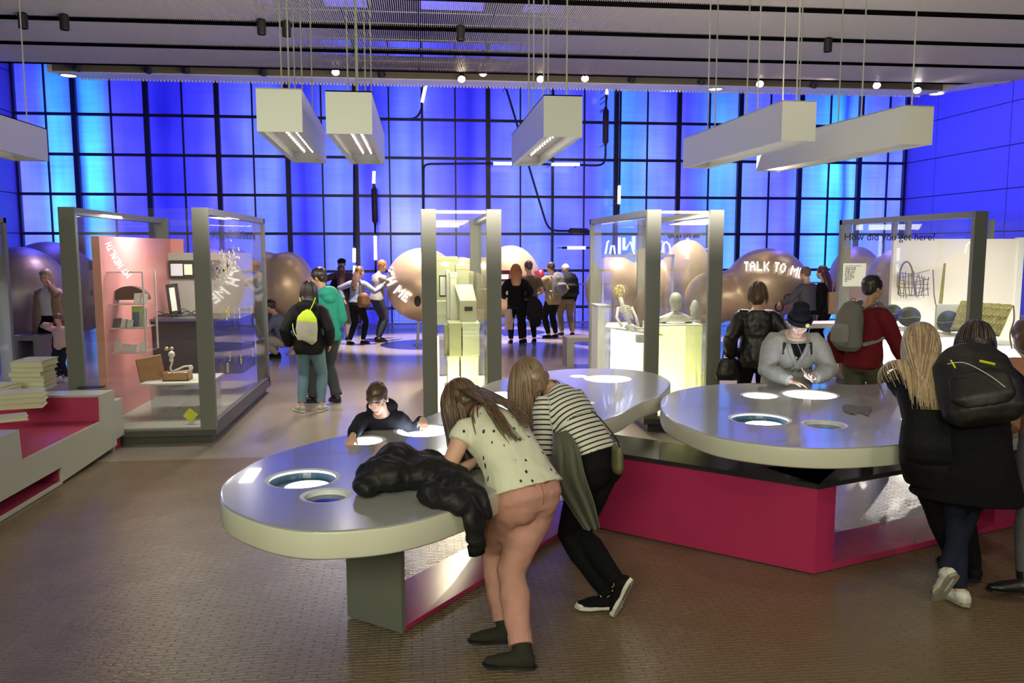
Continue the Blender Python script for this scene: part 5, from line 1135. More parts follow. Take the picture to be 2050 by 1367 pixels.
    HC = nk+(Rh @ Z)*0.085*hs+(Rh @ Y)*0.022*hs
    def hp_(x, y, z): return HC+Rh @ Vector((x*hs, y*hs, z*hs))
    sk = skin(skin_k); b = MB()
    torso(b, 0)
    for s_, S, E_, W_ in ((1, SR, ER, WR), (-1, SL, EL, WL)):
        m1 = S.lerp(E_, 0.45); m2 = E_.lerp(W_, 0.3)
        b.tube([spine(0.84).lerp(S, 0.6), S, m1, E_, m2, W_], 0.03, 12, rs=[0.034*H, 0.031*H*bw, 0.026*H*bw, 0.0215*H, 0.0225*H*bw, 0.0150*H])
    for K_, A_, Hh in ((KR, AR, HR), (KL, AL, HL)):
        b.tube([Hh+Z*0.02*H, Hh.lerp(K_, 0.12), Hh.lerp(K_, 0.5), K_, K_.lerp(A_, 0.3), K_.lerp(A_, 0.7), A_], 0.05, 14, rs=[0.050*H*bw, 0.052*H*bw, 0.043*H*bw, 0.031*H, 0.033*H, 0.024*H, 0.0185*H])
    b.tube([spine(0.97), N.lerp(nk, 0.6), nk, hp_(0, -0.01, -0.03)], 0.03, 14, rs=[0.040*hs*1.4, 0.052*hs, 0.050*hs, 0.05*hs])
    # head
    b.ell(hp_(0, -0.012, 0.028), (0.076*hs, 0.094*hs, 0.088*hs), 20, 14, Rh); b.ell(hp_(0, 0.022, -0.035), (0.060*hs, 0.066*hs, 0.078*hs), 18, 12, Rh)
    b.ell(hp_(0, 0.062, -0.092), (0.026*hs, 0.022*hs, 0.018*hs), 12, 8, Rh); b.ell(hp_(0, 0.060, 0.015), (0.058*hs, 0.028*hs, 0.03*hs), 14, 8, Rh)
    b.tube([hp_(0, 0.083, 0.008), hp_(0, 0.102, -0.022), hp_(0, 0.108, -0.032), hp_(0, 0.090, -0.040)], 0.01, 8, rs=[0.009*hs, 0.011*hs, 0.013*hs, 0.012*hs])
    b.ell(hp_(0, 0.083, -0.064), (0.025*hs, 0.010*hs, 0.010*hs), 12, 8, Rh)
    for sx in (-1, 1):
        b.ell(hp_(0.044*sx, 0.056, -0.028), (0.022*hs, 0.02*hs, 0.022*hs), 10, 8, Rh); b.ell(hp_(0.077*sx, -0.008, -0.012), (0.010*hs, 0.018*hs, 0.032*hs), 10, 8, Rh)
    # hands
    for s_, E_, W_, hh in ((1, ER, WR, handr), (-1, EL, WL, handl)):
        d = (W_-E_).normalized(); pn = Vector((-s_, 0, 0)); cc = curl
        if hh: d = L(hh[0]).normalized() if not (isinstance(hh[0], tuple) and hh[0][0] == 'W') else (R3.transposed() @ hh[0][1]).normalized(); pn = Vector(hh[1]); cc = hh[2]
        if abs(pn.normalized().dot(d)) > 0.95: pn = Vector((0, 1, 0.2))
        sd = 1 if (d.cross(pn)).dot(Vector((0, 0, 1))*0.2+Y) > 0 else -1
        hand_into(b, W_, d, pn, sd, H, cc)
    # feet
    def footframe(A_, fy, fp): 
        Rf = Matrix.Rotation(math.radians(fy), 3, 'Z') @ Matrix.Rotation(math.radians(-fp), 3, 'X'); return Rf
    for A_, fy, fp in ((AR, fyr, fpr), (AL, fyl, fpl)):
        Rf = footframe(A_, fy, fp); b.tube([A_+Rf @ Vector((0, -0.005, -0.012))*H/1.7, A_+Rf @ Vector((0, 0.06, -0.040))*H/1.7, A_+Rf @ Vector((0, 0.14, -0.05))*H/1.7], 0.02, 10, rs=[0.024*H/1.7, 0.021*H/1.7, 0.013*H/1.7])
    me = remeshed(b, 'body', vox if not face else min(vox, 0.0068), 3 if vox > 0.009 else 2, [sk]); body = link('body', me, root, local=True)
    info = dict(root=root, spine=spine, lat=lat, fwd=fwd, N=N, SR=SR, SL=SL, ER=ER, EL=EL, WR=WR, WL=WL, KR=KR, KL=KL, AR=AR, AL=AL, HC=HC, Rh=Rh, hs=hs, hp=hp_, P=P, H=H, R3=R3, P0=P0, body=body, L=L, Rc=Rc, bw=bw, HR=HR, HL=HL)
    # face details
    if face:
        for sx in (-1, 1):
            q = MB(); q.ell(hp_(0.029*sx, 0.072, -0.002), (0.0135*hs, 0.0125*hs, 0.0095*hs), 12, 8, Rh); part('eye', q, mat('eye_white', (0.8, 0.78, 0.76), 0.3), root, smooth=True, local=True)
            q = MB(); q.ell(hp_(0.029*sx, 0.0835, -0.005), (0.006*hs, 0.003*hs, 0.006*hs), 10, 6, Rh); part('iris', q, mat('iris_dark', (0.03, 0.02, 0.02), 0.2), root, smooth=True, local=True)
            q = MB(); q.tube([hp_(0.046*sx, 0.078, -0.001), hp_(0.030*sx, 0.0875, 0.004), hp_(0.014*sx, 0.083, -0.001)], 0.0028*hs, 6); part('eyelid', q, sk, root, smooth=True, local=True)
            q = MB(); q.tube([hp_(0.050*sx, 0.076, 0.014), hp_(0.032*sx, 0.088, 0.020), hp_(0.014*sx, 0.090, 0.016)], 0.0032*hs, 6); part('eyebrow', q, mat('brow_brown', (0.08, 0.045, 0.025), 0.8), root, smooth=True, local=True)
        q = MB(); q.tube([hp_(-0.024, 0.084, -0.065), hp_(-0.008, 0.0925, -0.0620), hp_(0, 0.0925, -0.0635), hp_(0.008, 0.0925, -0.0620), hp_(0.024, 0.084, -0.065)], 0.004*hs, 8, rs=[0.001*hs, 0.0042*hs, 0.004*hs, 0.0042*hs, 0.001*hs]); q.tube([hp_(-0.020, 0.084, -0.067), hp_(0, 0.091, -0.0715), hp_(0.020, 0.084, -0.067)], 0.005*hs, 8, rs=[0.001*hs, 0.0052*hs, 0.001*hs]); part('lips', q, mat('lip_rose', (0.55, 0.20, 0.18), 0.45), root, smooth=True, local=True)
    cv = max(0.009, vox)
    if bottom: trousers(info, bottom, cv)
    if top: garment(info, top, cv)
    if shoes: 
        for sd, A_, K_, fy, fp in ((1, AR, KR, fyr, fpr), (-1, AL, KL, fyl, fpl)): shoe(info, shoes, A_, K_, fy, fp, vox)
    if hair: do_hair(info, hair, vox)
    return info
def trousers(I, o, vox):
    H = I['H']; e = o.get('e', 0.010); b = MB(); bw = I['bw']; rr = []
    for s, a, bb, of in [(-0.24, .056, .046, -.004), (-0.10, .094, .070, -.012), (0.06, .095, .068, -.006), (o.get('top', 0.20), .086, .060, 0)]:
        rr.append((I['spine'](s)+I['fwd'](s)*of*H, I['lat'](s), I['fwd'](s), a*H*bw+e, bb*H*bw+e))
    rings_loft(b, rr)
    if o.get('butt'):
        for sx in (-1, 1): b.ell(I['spine'](-0.10)+I['lat'](0)*0.036*H*sx-I['fwd'](0)*0.030*H, (0.054*H*bw, 0.044*H*bw, 0.066*H*bw), 16, 12)
    w = o.get('w', 1.0); end = o.get('end', 0.93); fl = o.get('flare', 0.0)
    for Hh, K, A in ((I['HR'], I['KR'], I['AR']), (I['HL'], I['KL'], I['AL'])):
        ths = [0.051*H*bw, 0.053*H*bw, 0.045*H*bw*w, 0.034*H*w, 0.035*H*w, 0.028*H*w, (0.022+fl)*H*w]
        b.tube([Hh+Vector((0, 0, 0.02*H)), Hh.lerp(K, 0.12), Hh.lerp(K, 0.5), K, K.lerp(A, 0.3), K.lerp(A, 0.3+(end-0.3)*0.6), K.lerp(A, end)], 0.05, 16, rs=[t+e for t in ths])
    me = cloth(b, 'trousers', vox, [o['m']], o.get('fold', 0.010), o.get('sm', 5)); t = link(o.get('name', 'trousers'), me, I['root'], local=True)
    if o.get('seams'):
        def seam(nm, pts, r=0.0022):
            out = []
            for p in smooth_curve([Vector(p) for p in pts], 6):
                ok, lc, nn, _ = t.closest_point_on_mesh(p)
                if ok: out.append(lc+nn*0.0008)
            q = MB(); q.tube(out, r, 6); part(nm, q, o['seams'], t)
        S, La, F = I['spine'], I['lat'](0), I['fwd'](0); bk = -F*0.16
        seam('back_seam', [S(0.12)+bk, S(0.0)+bk, S(-0.10)+bk, S(-0.20)-F*0.13])
        for sx, Hh, K, A in ((1, I['HR'], I['KR'], I['AR']), (-1, I['HL'], I['KL'], I['AL'])):
            seam('pocket_edge', [S(0.02)+bk+La*0.03*sx, S(0.035)+bk+La*0.075*sx, S(0.045)+bk+La*0.12*sx], 0.003)
            seam('yoke_seam', [S(0.06)+bk, S(0.075)+bk+La*0.08*sx, S(0.10)+La*0.19*sx-F*0.05])
            w_ = La*0.17*sx
            seam('side_seam', [S(0.10)+w_, Hh+w_, Hh.lerp(K, 0.5)+w_, K+w_*0.8, K.lerp(A, 0.5)+w_*0.7, K.lerp(A, 0.84)+w_*0.7])
    if o.get('cuff'):
        for K, A in ((I['KR'], I['AR']), (I['KL'], I['AL'])):
            q = MB(); c = K.lerp(A, end-0.03); d = (A-K).normalized(); r = (0.022+fl)*H*w+e+0.006; q.tube([c-d*0.02, c+d*0.03], r, 16); part('cuff', q, o['m'], t)
    return t
def garment(I, o, vox):
    H = I['H']; e = o.get('e', 0.014); b = MB(); hem = o.get('hem', 0.0); bw = I['bw']; rr = []
    full = [(-0.24, .080, .066, -.004), (-0.10, .096, .070, -.008), (0.06, .094, .068, -.004), (0.22, .088, .062, 0), (0.36, .082, .058, 0), (0.55, .088, .062, .002), (0.70, .094, .066, .004), (0.83, .090, .056, 0), (0.92, .066, .046, -.004), (0.985, .044, .040, -.006)]
    if o.get('skirt'):   # coat tail hanging straight down from the hips
        hz, fa_, fb_ = o['skirt']; c0 = I['spine'](-0.05); c1 = Vector(((I['KR'].x+I['KL'].x)/2*0.6, (I['KR'].y+I['KL'].y)/2*0.6+c0.y*0.4, hz))
        for f in (1.0, 0.66, 0.33):
            rr.append((c0.lerp(c1, f), Vector((1, 0, 0)), Vector((0, 1, 0)), (0.098+(fa_-0.098)*f)*H*bw+e, (0.072+(fb_-0.072)*f)*H*bw+e))
        hem = 0.0
    s0 = hem
    rr2 = [(s, a, bb, of) for s, a, bb, of in full if s > s0+0.03]
    a0 = full[0]
    for q in full:
        if q[0] <= s0+0.03: a0 = q
    if not o.get('skirt'): rr2 = [(s0, a0[1], a0[2], a0[3])]+rr2
    lo = o.get('loose', 0.0)
    for s, a, bb, of in rr2:
        k = lo*max(0, 1-max(0, s)/0.8)
        rr.append((I['spine'](s)+I['fwd'](s)*of*H, I['lat'](s), I['fwd'](s), a*H*bw+e+k, bb*H*bw+e+k))
    rings_loft(b, rr, 24)
    if o.get('bust') and bw > 0:
        for sx in (-1, 1): b.ell(I['spine'](0.64)+I['lat'](1)*0.046*H*sx+I['fwd'](1)*0.052*H*bw, (0.040*H*bw, 0.036*H*bw, 0.042*H*bw), 14, 10)
    sl = o.get('sleeve', 1.0); se = e+o.get('se', 0.0)
    for S, E_, W_ in ((I['SR'], I['ER'], I['WR']), (I['SL'], I['EL'], I['WL'])):
        base = I['spine'](0.82).lerp(S, 0.5); pts = [base, S, S.lerp(I['ER'] if S is I['SR'] else I['EL'], 0.12)]; rs = [0.034*H, 0.029*H*bw, 0.031*H*bw]
        if sl > 0.5:
            pts += [S.lerp(E_, 0.5), E_, E_.lerp(W_, 0.35*min(1, (sl-0.5)*2)), E_.lerp(W_, 0.96*min(1, (sl-0.5)*2))]; rs += [0.029*H*bw, 0.0255*H*bw, 0.025*H*bw, (0.0195-0.004*(sl > 0.9))*H*1.1]
        else:
            pts += [S.lerp(E_, sl*2*0.5), S.lerp(E_, sl*2)]; rs += [0.031*H*bw, 0.029*H*bw]
        b.tube(pts, 0.03, 16, rs=[r+se for r in rs])
    if o.get('collar'): b.tube([I['spine'](0.96), I['N'].lerp(I['hp'](0, -0.02, -0.08), o['collar'])], 0.045*H, 16, r2=0.040*H)
    if o.get('hood'):
        c = I['spine'](0.96)-I['fwd'](1)*0.06*H; b.ell(c, (0.085*H, 0.05*H, 0.05*H), 18, 12); b.ell(c+Vector((0, -0.01, -0.03*H)), (0.06*H, 0.045*H, 0.05*H), 18, 12)
    me = cloth(b, o.get('name', 'shirt'), vox, [o['m']]+o.get('m2', []), o.get('fold', 0.012)); g = link(o.get('name', 'shirt'), me, I['root'], local=True, label=o.get('label'))
    if o.get('axial'):
        at = me.attributes.new('axial', 'FLOAT', 'POINT'); segs = []
        for s0_, s1_ in ((0.0, 0.5), (0.5, 1.0)): segs.append((I['spine'](s0_), I['spine'](s1_), s0_*0.295*H, 0.10*H))
        for S, E_, W_ in ((I['SR'], I['ER'], I['WR']), (I['SL'], I['EL'], I['WL'])): segs.append((S, E_, 0.0, 0.034*H)); segs.append((E_, W_, (E_-S).length, 0.03*H))
        vals = []
        for v in me.vertices:
            best = 1e9; bv = 0
            for a, c, off, r in segs:
                d = c-a; L2 = d.length; u = d/L2; t = (v.co-a).dot(u); tc = max(0, min(L2, t)); dist = (v.co-(a+u*tc)).length/r
                if dist < best: best = dist; bv = off+(t if 0 else tc if 0 < t < L2 else t)
            vals.append(bv)
        at.data.foreach_set('value', vals)
    if o.get('fade'): pass
    return g
def shoe(I, o, A, K, fy, fp, vox):
    s = I['H']/1.7; Rf = Matrix.Rotation(math.radians(fy), 3, 'Z') @ Matrix.Rotation(math.radians(-fp), 3, 'X')
    if I['H'] < 1.3: s *= 1.1
    def q(x, y, z): return A+Rf @ (Vector((x, y, z))*s)
    b = MB(); az = -0.070
    b.tube([q(0, -0.062, az+0.030), q(0, -0.03, az+0.036), q(0, 0.05, az+0.036), q(0, 0.12, az+0.028), q(0, 0.185, az+0.022)], 0.03, 14, rs=[(0.026*s, 0.030*s), (0.040*s, 0.038*s), (0.042*s, 0.038*s), (0.045*s, 0.028*s), (0.024*s, 0.014*s)], flat=Rf @ Vector((1, 0, 0)))
    b.tube([q(0, -0.015, az+0.04), q(0, -0.005, 0.0+o.get('high', 0)*0.03)], 0.042*s, 14)
    b.ell(q(0, -0.018, -0.022), (0.044*s, 0.048*s, 0.036*s), 14, 10)
    if o.get('high'):
        up = (K-A).normalized(); b.tube([q(0, -0.01, -0.03), A+up*o['high']], 0.049*s, 14, r2=0.050*s)
    me = remeshed(b, 'shoe', max(0.007, vox*0.75), 3, [o['m']]); sh = link(o.get('name', 'shoe'), me, I['root'], local=True)
    c = MB(); pts = [(-0.030, -0.055), (-0.036, -0.02), (-0.034, 0.05), (-0.046, 0.12), (-0.036, 0.175), (0, 0.20), (0.036, 0.175), (0.044, 0.12), (0.032, 0.05), (0.036, -0.02), (0.030, -0.055), (0, -0.075)]
    n = len(pts); T = 0.020 if not o.get('heel') else 0.014
    vs = [q(x, y, az) for x, y in pts]+[q(x, y, az+T) for x, y in pts]
    c.add(vs, [tuple(range(n)), tuple(range(n, 2*n))[::-1]]+[(i, (i+1) % n, n+(i+1) % n, n+i) for i in range(n)])
    part('sole', c, o.get('sole', M_dark), sh)
    if o.get('laces'):
        c = MB()
        for k in range(4): c.tube([q(-0.018, 0.03+0.022*k, az+0.080-0.010*k), q(0, 0.034+0.022*k, az+0.084-0.010*k), q(0.018, 0.03+0.022*k, az+0.080-0.010*k)], 0.0035*s, 5)
        part('laces', c, o['laces'], sh)
        c = MB(); c.ell(q(0, 0.165, az+0.020), (0.036*s, 0.03*s, 0.016*s), 14, 8, Rf); part('toe_cap', c, o['laces'], sh, smooth=True)
def do_hair(I, o, vox):
    hp = I['hp']; hs = I['hs']; Rh = I['Rh']; b = MB(); k = o.get('k', 1.0); kind = o['kind']
    top = (0, -0.022, 0.040)
    b.ell(hp(*top), (0.086*hs*k, 0.098*hs*k, 0.090*hs*k), 22, 16, Rh)
    if kind == 'short':
        b.ell(hp(0, -0.055, -0.005), (0.074*hs, 0.055*hs, 0.070*hs), 18, 12, Rh)
        if o.get('fringe'): b.ell(hp(0, 0.062, 0.044), (0.066*hs, 0.038*hs, 0.034*hs), 18, 10, Rh)
        for sx in (-1, 1): b.ell(hp(0.066*sx, -0.005, 0.015), (0.018*hs, 0.045*hs, 0.045*hs), 12, 8, Rh)
    elif kind == 'bob':
        b.ell(hp(0, -0.045, -0.035), (0.092*hs, 0.075*hs, 0.105*hs), 20, 14, Rh)
    elif kind == 'bun':
        b.ell(hp(0, -0.06, -0.005), (0.074*hs, 0.05*hs, 0.065*hs), 18, 12, Rh); b.ell(hp(0, -0.12, 0.03), (0.04*hs, 0.035*hs, 0.04*hs), 14, 10, Rh)
    elif kind == 'long':
        b.ell(hp(0, -0.045, -0.02), (0.086*hs, 0.066*hs, 0.085*hs), 20, 14, Rh)
    if kind == 'long' and not o.get('noshell'):
        Lh = o.get('len', 0.3); w = o.get('w', 0.075)
        a0 = hp(0, -0.07, -0.04); dn = Vector((0, 0, -1)); bk = -(I['Rc'] @ Vector((0, 1, 0))); a1 = I['N']+bk*0.055*I['H']/1.0*0.9+Vector((0, 0, -0.01)); sp = I['spine'](1-Lh/(0.295*I['H']))+bk*0.072*I['H']
        if o.get('fall'): a1 = a0+Vector(o['fall'])*0.5; sp = a0+Vector(o['fall'])
        b.tube([hp(0, -0.05, 0.02), a0, a1, a1.lerp(sp, 0.5), sp], 0.05, 18, rs=[(0.05*hs, 0.07*hs), (0.055*hs, (w+0.008)*hs), (0.045*hs, (w+0.012)*hs), (0.035*hs, w*1.1*hs), (0.016*hs, w*0.8*hs)], flat=bk if not o.get('fall') else Rh @ Vector((0, 1, 0)))
    me = cloth(b, 'hair', max(0.008, vox), [o['m']], 0.012, 2, TEXF); hr = link('hair', me, I['root'], local=True)
    if o.get('strands'):
        n, Ls, seed = o['strands']; rr = random.Random(seed); q = MB(); 
        xc = o.get('cr', 0.0); caps = [(I['spine'](0.0), I['spine'](0.55), 0.085*I['H']), (I['spine'](0.55), I['spine'](0.86), 0.080*I['H']), (I['SR'], I['SL'], 0.048*I['H']), (I['SR'], I['ER'], 0.036*I['H']), (I['SL'], I['EL'], 0.036*I['H']), (I['spine'](0.95), hp(0, 0, -0.06), 0.038*I['H'])]
        c0 = hp(*top); er = Vector((0.088, 0.100, 0.092))*hs*k*(1.03 if kind == 'short' else 1.0); RT = Rh.transposed(); caps = caps if not o.get('nocap') else []
        grav = Vector((0, 0, -1)); wind = Vector(o.get('wind', (0, 0, 0)))
        for i in range(n):
            ph = rr.uniform(0, 2*PI) if not o.get('front') else rr.uniform(0, 2*PI)
            fa = abs(math.atan2(math.sin(ph-PI/2), math.cos(ph-PI/2)))      # 0 at the face
            if fa < o.get('open', 0.75) and rr.random() < o.get('openp', 0.9): continue
            th0 = rr.uniform(0.0, 1.5)
            st = Vector((er.x*math.sin(th0)*math.cos(ph), er.y*math.sin(th0)*math.sin(ph), er.z*math.cos(th0))); p = c0+Rh @ st
            # tangent pointing away from the crown
            tg = Rh @ Vector((math.cos(ph)*math.cos(th0), math.sin(ph)*math.cos(th0), -math.sin(th0))); d = tg.normalized()
            pts = [p.copy()]; Ln = Ls*rr.uniform(0.7, 1.05); step = 0.022; wv = rr.uniform(0, 6); wa = o.get('wave', 0.02)
            wdir = Vector((rr.gauss(0, 1), rr.gauss(0, 1), 0)).normalized()
            for j in range(int(Ln/step)):
                gt = o.get('gather')
                if gt and j > 5: g_ = Vector((gt[0]-p.x, gt[1]-p.y, 0))*gt[2]
                else: g_ = Vector((0, 0, 0))
                d = (d*0.72+grav*0.28+wind*0.1+g_+wdir*wa*math.sin(wv+j*0.55)).normalized(); p = p+d*step
                loc = RT @ (p-c0); f = (loc.x/er.x)**2+(loc.y/er.y)**2+(loc.z/er.z)**2
                if f < 1.02: loc = loc/math.sqrt(max(f, 1e-4))*1.01; p = c0+Rh @ loc
                for a, c_, r in caps:
                    dd = c_-a; t = max(0, min(1, (p-a).dot(dd)/dd.length_squared)); w = p-(a+dd*t)
                    if w.length < r+xc: p = a+dd*t+w.normalized()*(r+xc)
                d = (p-pts[-1]).normalized() if (p-pts[-1]).length > 1e-6 else d
                pts.append(p.copy())
            if len(pts) < 4: continue
            r0 = rr.uniform(0.003, 0.0065)*o.get('thick', 1.0); q.cur = 1 if rr.random() < 0.35 else 0
            q.tube(pts, r0, 4, rs=[(r0*(0.7 if a_ == 0 else 1)*(1-0.8*(a_/len(pts))**2)) for a_ in range(len(pts))], caps=False)
        for gd, cnt, spr in o.get('locks', []):
            G_ = [g(I) if callable(g) else g for g in gd]; C_ = smooth_curve(G_, 5); ax = I['lat'](1)
            for _ in range(cnt):
                o1 = rr.gauss(0, spr); o2 = rr.gauss(0, spr); e1_ = rr.uniform(0.75, 1.0); m_ = max(4, int(len(C_)*e1_)); q.cur = 1 if rr.random() < 0.35 else 0; r0 = rr.uniform(0.0025, 0.005)
                cc_ = [c_+ax*(o1+(o2-o1)*(a_/len(C_)))+I['fwd'](1)*(-abs(rr.gauss(0, 0.002))) for a_, c_ in enumerate(C_[:m_])]
                q.tube(cc_, r0, 4, rs=[r0*(1-0.8*(a_/m_)**2) for a_ in range(m_)], caps=False)
        me = bpy.data.meshes.new('hair_strands'); me.from_pydata(q.v, [], q.f); me.materials.append(o['m']); me.materials.append(o.get('m2', o['m']))
        me.polygons.foreach_set('material_index', q.mi); me.polygons.foreach_set('use_smooth', [True]*len(me.polygons))
        link('hair_strands', me, hr, kind='stuff')
    return hr
def hairmat(n, c, c2): return mat(n, c, 0.38, tint=c2, noise_scale=45, spec=0.6)
def fabric(n, c, rough=0.85, tint=None, ns=20, bump=0.3, bs=250): return mat(n, c, rough, tint=tint, noise_scale=ns, bump=bump, bump_scale=bs, spec=0.2, noise_amt=0.05)
def to_world(I, p): return I['P0']+I['R3'] @ Vector(p)
def rucksack(label, I, m, size=(0.15, 0.09, 0.22), drop=0.0, back=0.16, m2=None, straps=True, vox=0.012, tilt=0, name='backpack', cat='backpack', extra=None):
    s = I['spine'](0.62-drop); f = I['fwd'](1); l = I['lat'](1); u = (I['Rc'] @ Vector((0, 0, 1))); c = s-f*(0.060*I['H']*I['bw']+size[1]*0.85+0.02)
    wc = to_world(I, c); t = thing(name, label, cat, wc, 0); R = I['R3'] @ Matrix((l, -f, u)).transposed() @ Matrix.Rotation(math.radians(tilt), 3, 'Y')
    def w(x, y, z): return R @ Vector((x, y, z))
    b = MB(); a, d, h = size
    b.tube([w(0, 0, -h), w(0, 0, -h*0.8), w(0, 0.01, -h*0.2), w(0, 0, h*0.5), w(0, -0.02, h*0.85), w(0, -0.03, h)], 0.1, 20, rs=[(a*0.7, d*0.5), (a, d*0.95), (a, d), (a*0.9, d*0.85), (a*0.65, d*0.6), (a*0.3, d*0.3)], flat=R @ Vector((1, 0, 0)))
    me = cloth(b, 'bag_body', vox, [m], 0.014, 5); bd = link('bag_body', me, t, local=True)
    q = MB(); q.tube([w(0, d*0.7, -h*0.78), w(0, d*0.92, -h*0.6), w(0, d*0.95, -h*0.1), w(0, d*0.7, h*0.1)], 0.1, 16, rs=[(a*0.5, d*0.3), (a*0.75, d*0.4), (a*0.72, d*0.38), (a*0.5, d*0.2)], flat=R @ Vector((1, 0, 0)))
    me = cloth(q, 'front_pocket', vox, [m2 or m], 0.006, 3); link('front_pocket', me, t, local=True)
    if straps:
        for sx in (-1, 1):
            S = I['SR'] if sx > 0 else I['SL']; H = I['H']
            a0 = c+l*0.05*H*sx+u*h*0.7+f*size[1]*0.5; sh = I['spine'](0.93)+l*0.062*H*sx+u*0.035*H*1.1-f*0.01; fr = I['spine'](0.78)+l*0.070*H*sx+f*0.078*H*I['bw']+u*0.0; fr2 = I['spine'](0.45)+l*0.098*H*I['bw']*sx+f*0.03; a1 = c+l*0.07*H*sx-u*h*0.7+f*size[1]*0.5
            pts = smooth_curve([a0, sh-f*0.03, sh+f*0.03, fr, fr2, a1], 4); pts = [R3v(I, p)-wc for p in pts]
            q = MB(); q.tube(pts, 0.02, 8, rs=[(0.006, 0.022)]*len(pts)); part('strap', q, m2 or m, t, local=True, smooth=True)
    q = MB(); q.tube([w(-0.03, -0.02, h*0.95), w(-0.02, -0.02, h*1.12), w(0.02, -0.02, h*1.12), w(0.03, -0.02, h*0.95)], 0.007, 6); part('handle', q, m2 or m, t, local=True)
    return t, R, wc, w
def R3v(I, p): return to_world(I, p)

def drape(name, rows, amp, nf, m, label, cat, phase=0.0, thick=0.007, n=36):
    "a hanging cloth: rows of (left point, right point); folds run down its length"
    R_ = []; k = 5
    Ls = smooth_curve([r[0] for r in rows], k); Rs = smooth_curve([r[1] for r in rows], k); vs = []; fs = []
    for j, (a, b) in enumerate(zip(Ls, Rs)):
        for i in range(n+1):
            f = i/n; p = a.lerp(b, f); t = j/(len(Ls)-1)
            p = p+Vector((0, 1, 0))*amp*(math.sin(f*nf*2*PI+phase+0.8*math.sin(t*3))*(0.35+0.65*t)+0.3*math.sin(f*nf*5.1+t*4)); vs.append(p)
    m_ = len(Ls)
    for j in range(m_-1):
        for i in range(n): fs.append((j*(n+1)+i, j*(n+1)+i+1, (j+1)*(n+1)+i+1, (j+1)*(n+1)+i))
    me = bpy.data.meshes.new('t'); me.from_pydata(vs, [], fs); o = bpy.data.objects.new('t', me); COL.objects.link(o)
    r = finish(o, [('SOLIDIFY', dict(thickness=thick)), ('SUBSURF', dict(levels=1))]); r.name = name; r.materials.clear(); r.materials.append(m)
    for p in r.polygons: p.use_smooth = True
    return link(name, r, None, label=label, cat=cat)
M_blk = fabric('black_cloth', (0.004, 0.004, 0.006)); M_blkj = fabric('black_jacket_cloth', (0.006, 0.006, 0.008), 0.7)
M_blkb = mat('black_leather', (0.007, 0.0065, 0.0065), 0.42, bump=0.2, bump_scale=120)
M_rub = mat('white_rubber', (0.75, 0.74, 0.70), 0.5)
HB = hairmat('dark_brown_hair', (0.045, 0.026, 0.016), (0.11, 0.065, 0.035)); HB2 = hairmat('brown_hair', (0.10, 0.055, 0.03), (0.22, 0.13, 0.07)); HL = hairmat('ash_blond_hair', (0.34, 0.24, 0.15), (0.17, 0.10, 0.06))
HL2 = hairmat('light_blond_hair', (0.58, 0.46, 0.30), (0.38, 0.27, 0.16)); HK = hairmat('black_hair', (0.012, 0.010, 0.010), (0.03, 0.022, 0.02)); HR_ = hairmat('ginger_hair', (0.34, 0.12, 0.04), (0.5, 0.22, 0.08)); HW = hairmat('white_blond_hair', (0.75, 0.66, 0.48), (0.6, 0.5, 0.32))
# blouse with small dark leaf-like prints
def printed(name, base, ink):
    m = mat(name, base, 0.7, noise_amt=0.01); nt = m.node_tree; N, L = nt.nodes, nt.links; b = N['Principled BSDF']; src = b.inputs['Base Color'].links[0].from_socket
    tc = N.new('ShaderNodeTexCoord'); mp = N.new('ShaderNodeMapping'); mp.inputs['Scale'].default_value = (1, 1, 0.42); mp.inputs['Rotation'].default_value = (0.3, 0.5, 0.6); L.new(tc.outputs['Object'], mp.inputs[0])
    v = N.new('ShaderNodeTexVoronoi'); v.inputs['Scale'].default_value = 24; v.inputs['Randomness'].default_value = 0.75; L.new(mp.outputs[0], v.inputs['Vector'])
    lt = N.new('ShaderNodeMath'); lt.operation = 'LESS_THAN'; lt.inputs[1].default_value = 0.17; L.new(v.outputs['Distance'], lt.inputs[0])
    mx = N.new('ShaderNodeMix'); mx.data_type = 'RGBA'; mx.inputs['B'].default_value = (*ink, 1); L.new(lt.outputs[0], mx.inputs['Factor']); L.new(src, mx.inputs['A']); L.new(mx.outputs['Result'], b.inputs['Base Color']); return m
def striped(name, base, ink, period, duty):
    m = mat(name, base, 0.8, noise_amt=0.01); nt = m.node_tree; N, L = nt.nodes, nt.links; b = N['Principled BSDF']; src = b.inputs['Base Color'].links[0].from_socket
    at = N.new('ShaderNodeAttribute'); at.attribute_name = 'axial'
    dv = N.new('ShaderNodeMath'); dv.operation = 'DIVIDE'; dv.inputs[1].default_value = period; L.new(at.outputs['Fac'], dv.inputs[0])
    fr = N.new('ShaderNodeMath'); fr.operation = 'FRACT'; L.new(dv.outputs[0], fr.inputs[0])
    lt = N.new('ShaderNodeMath'); lt.operation = 'LESS_THAN'; lt.inputs[1].default_value = duty; L.new(fr.outputs[0], lt.inputs[0])
    mx = N.new('ShaderNodeMix'); mx.data_type = 'RGBA'; mx.inputs['B'].default_value = (*ink, 1); L.new(lt.outputs[0], mx.inputs['Factor']); L.new(src, mx.inputs['A']); L.new(mx.outputs['Result'], b.inputs['Base Color']); return m
M_blouse = printed('printed_cream_blouse', (0.74, 0.74, 0.60), (0.03, 0.035, 0.03)); M_stripe = striped('striped_jersey', (0.72, 0.71, 0.62), (0.02, 0.02, 0.03), 0.0285, 0.32)
M_rose = fabric('dusty_pink_denim', (0.62, 0.33, 0.28), 0.85, tint=(0.52, 0.26, 0.22), ns=14, bump=0.6, bs=300)

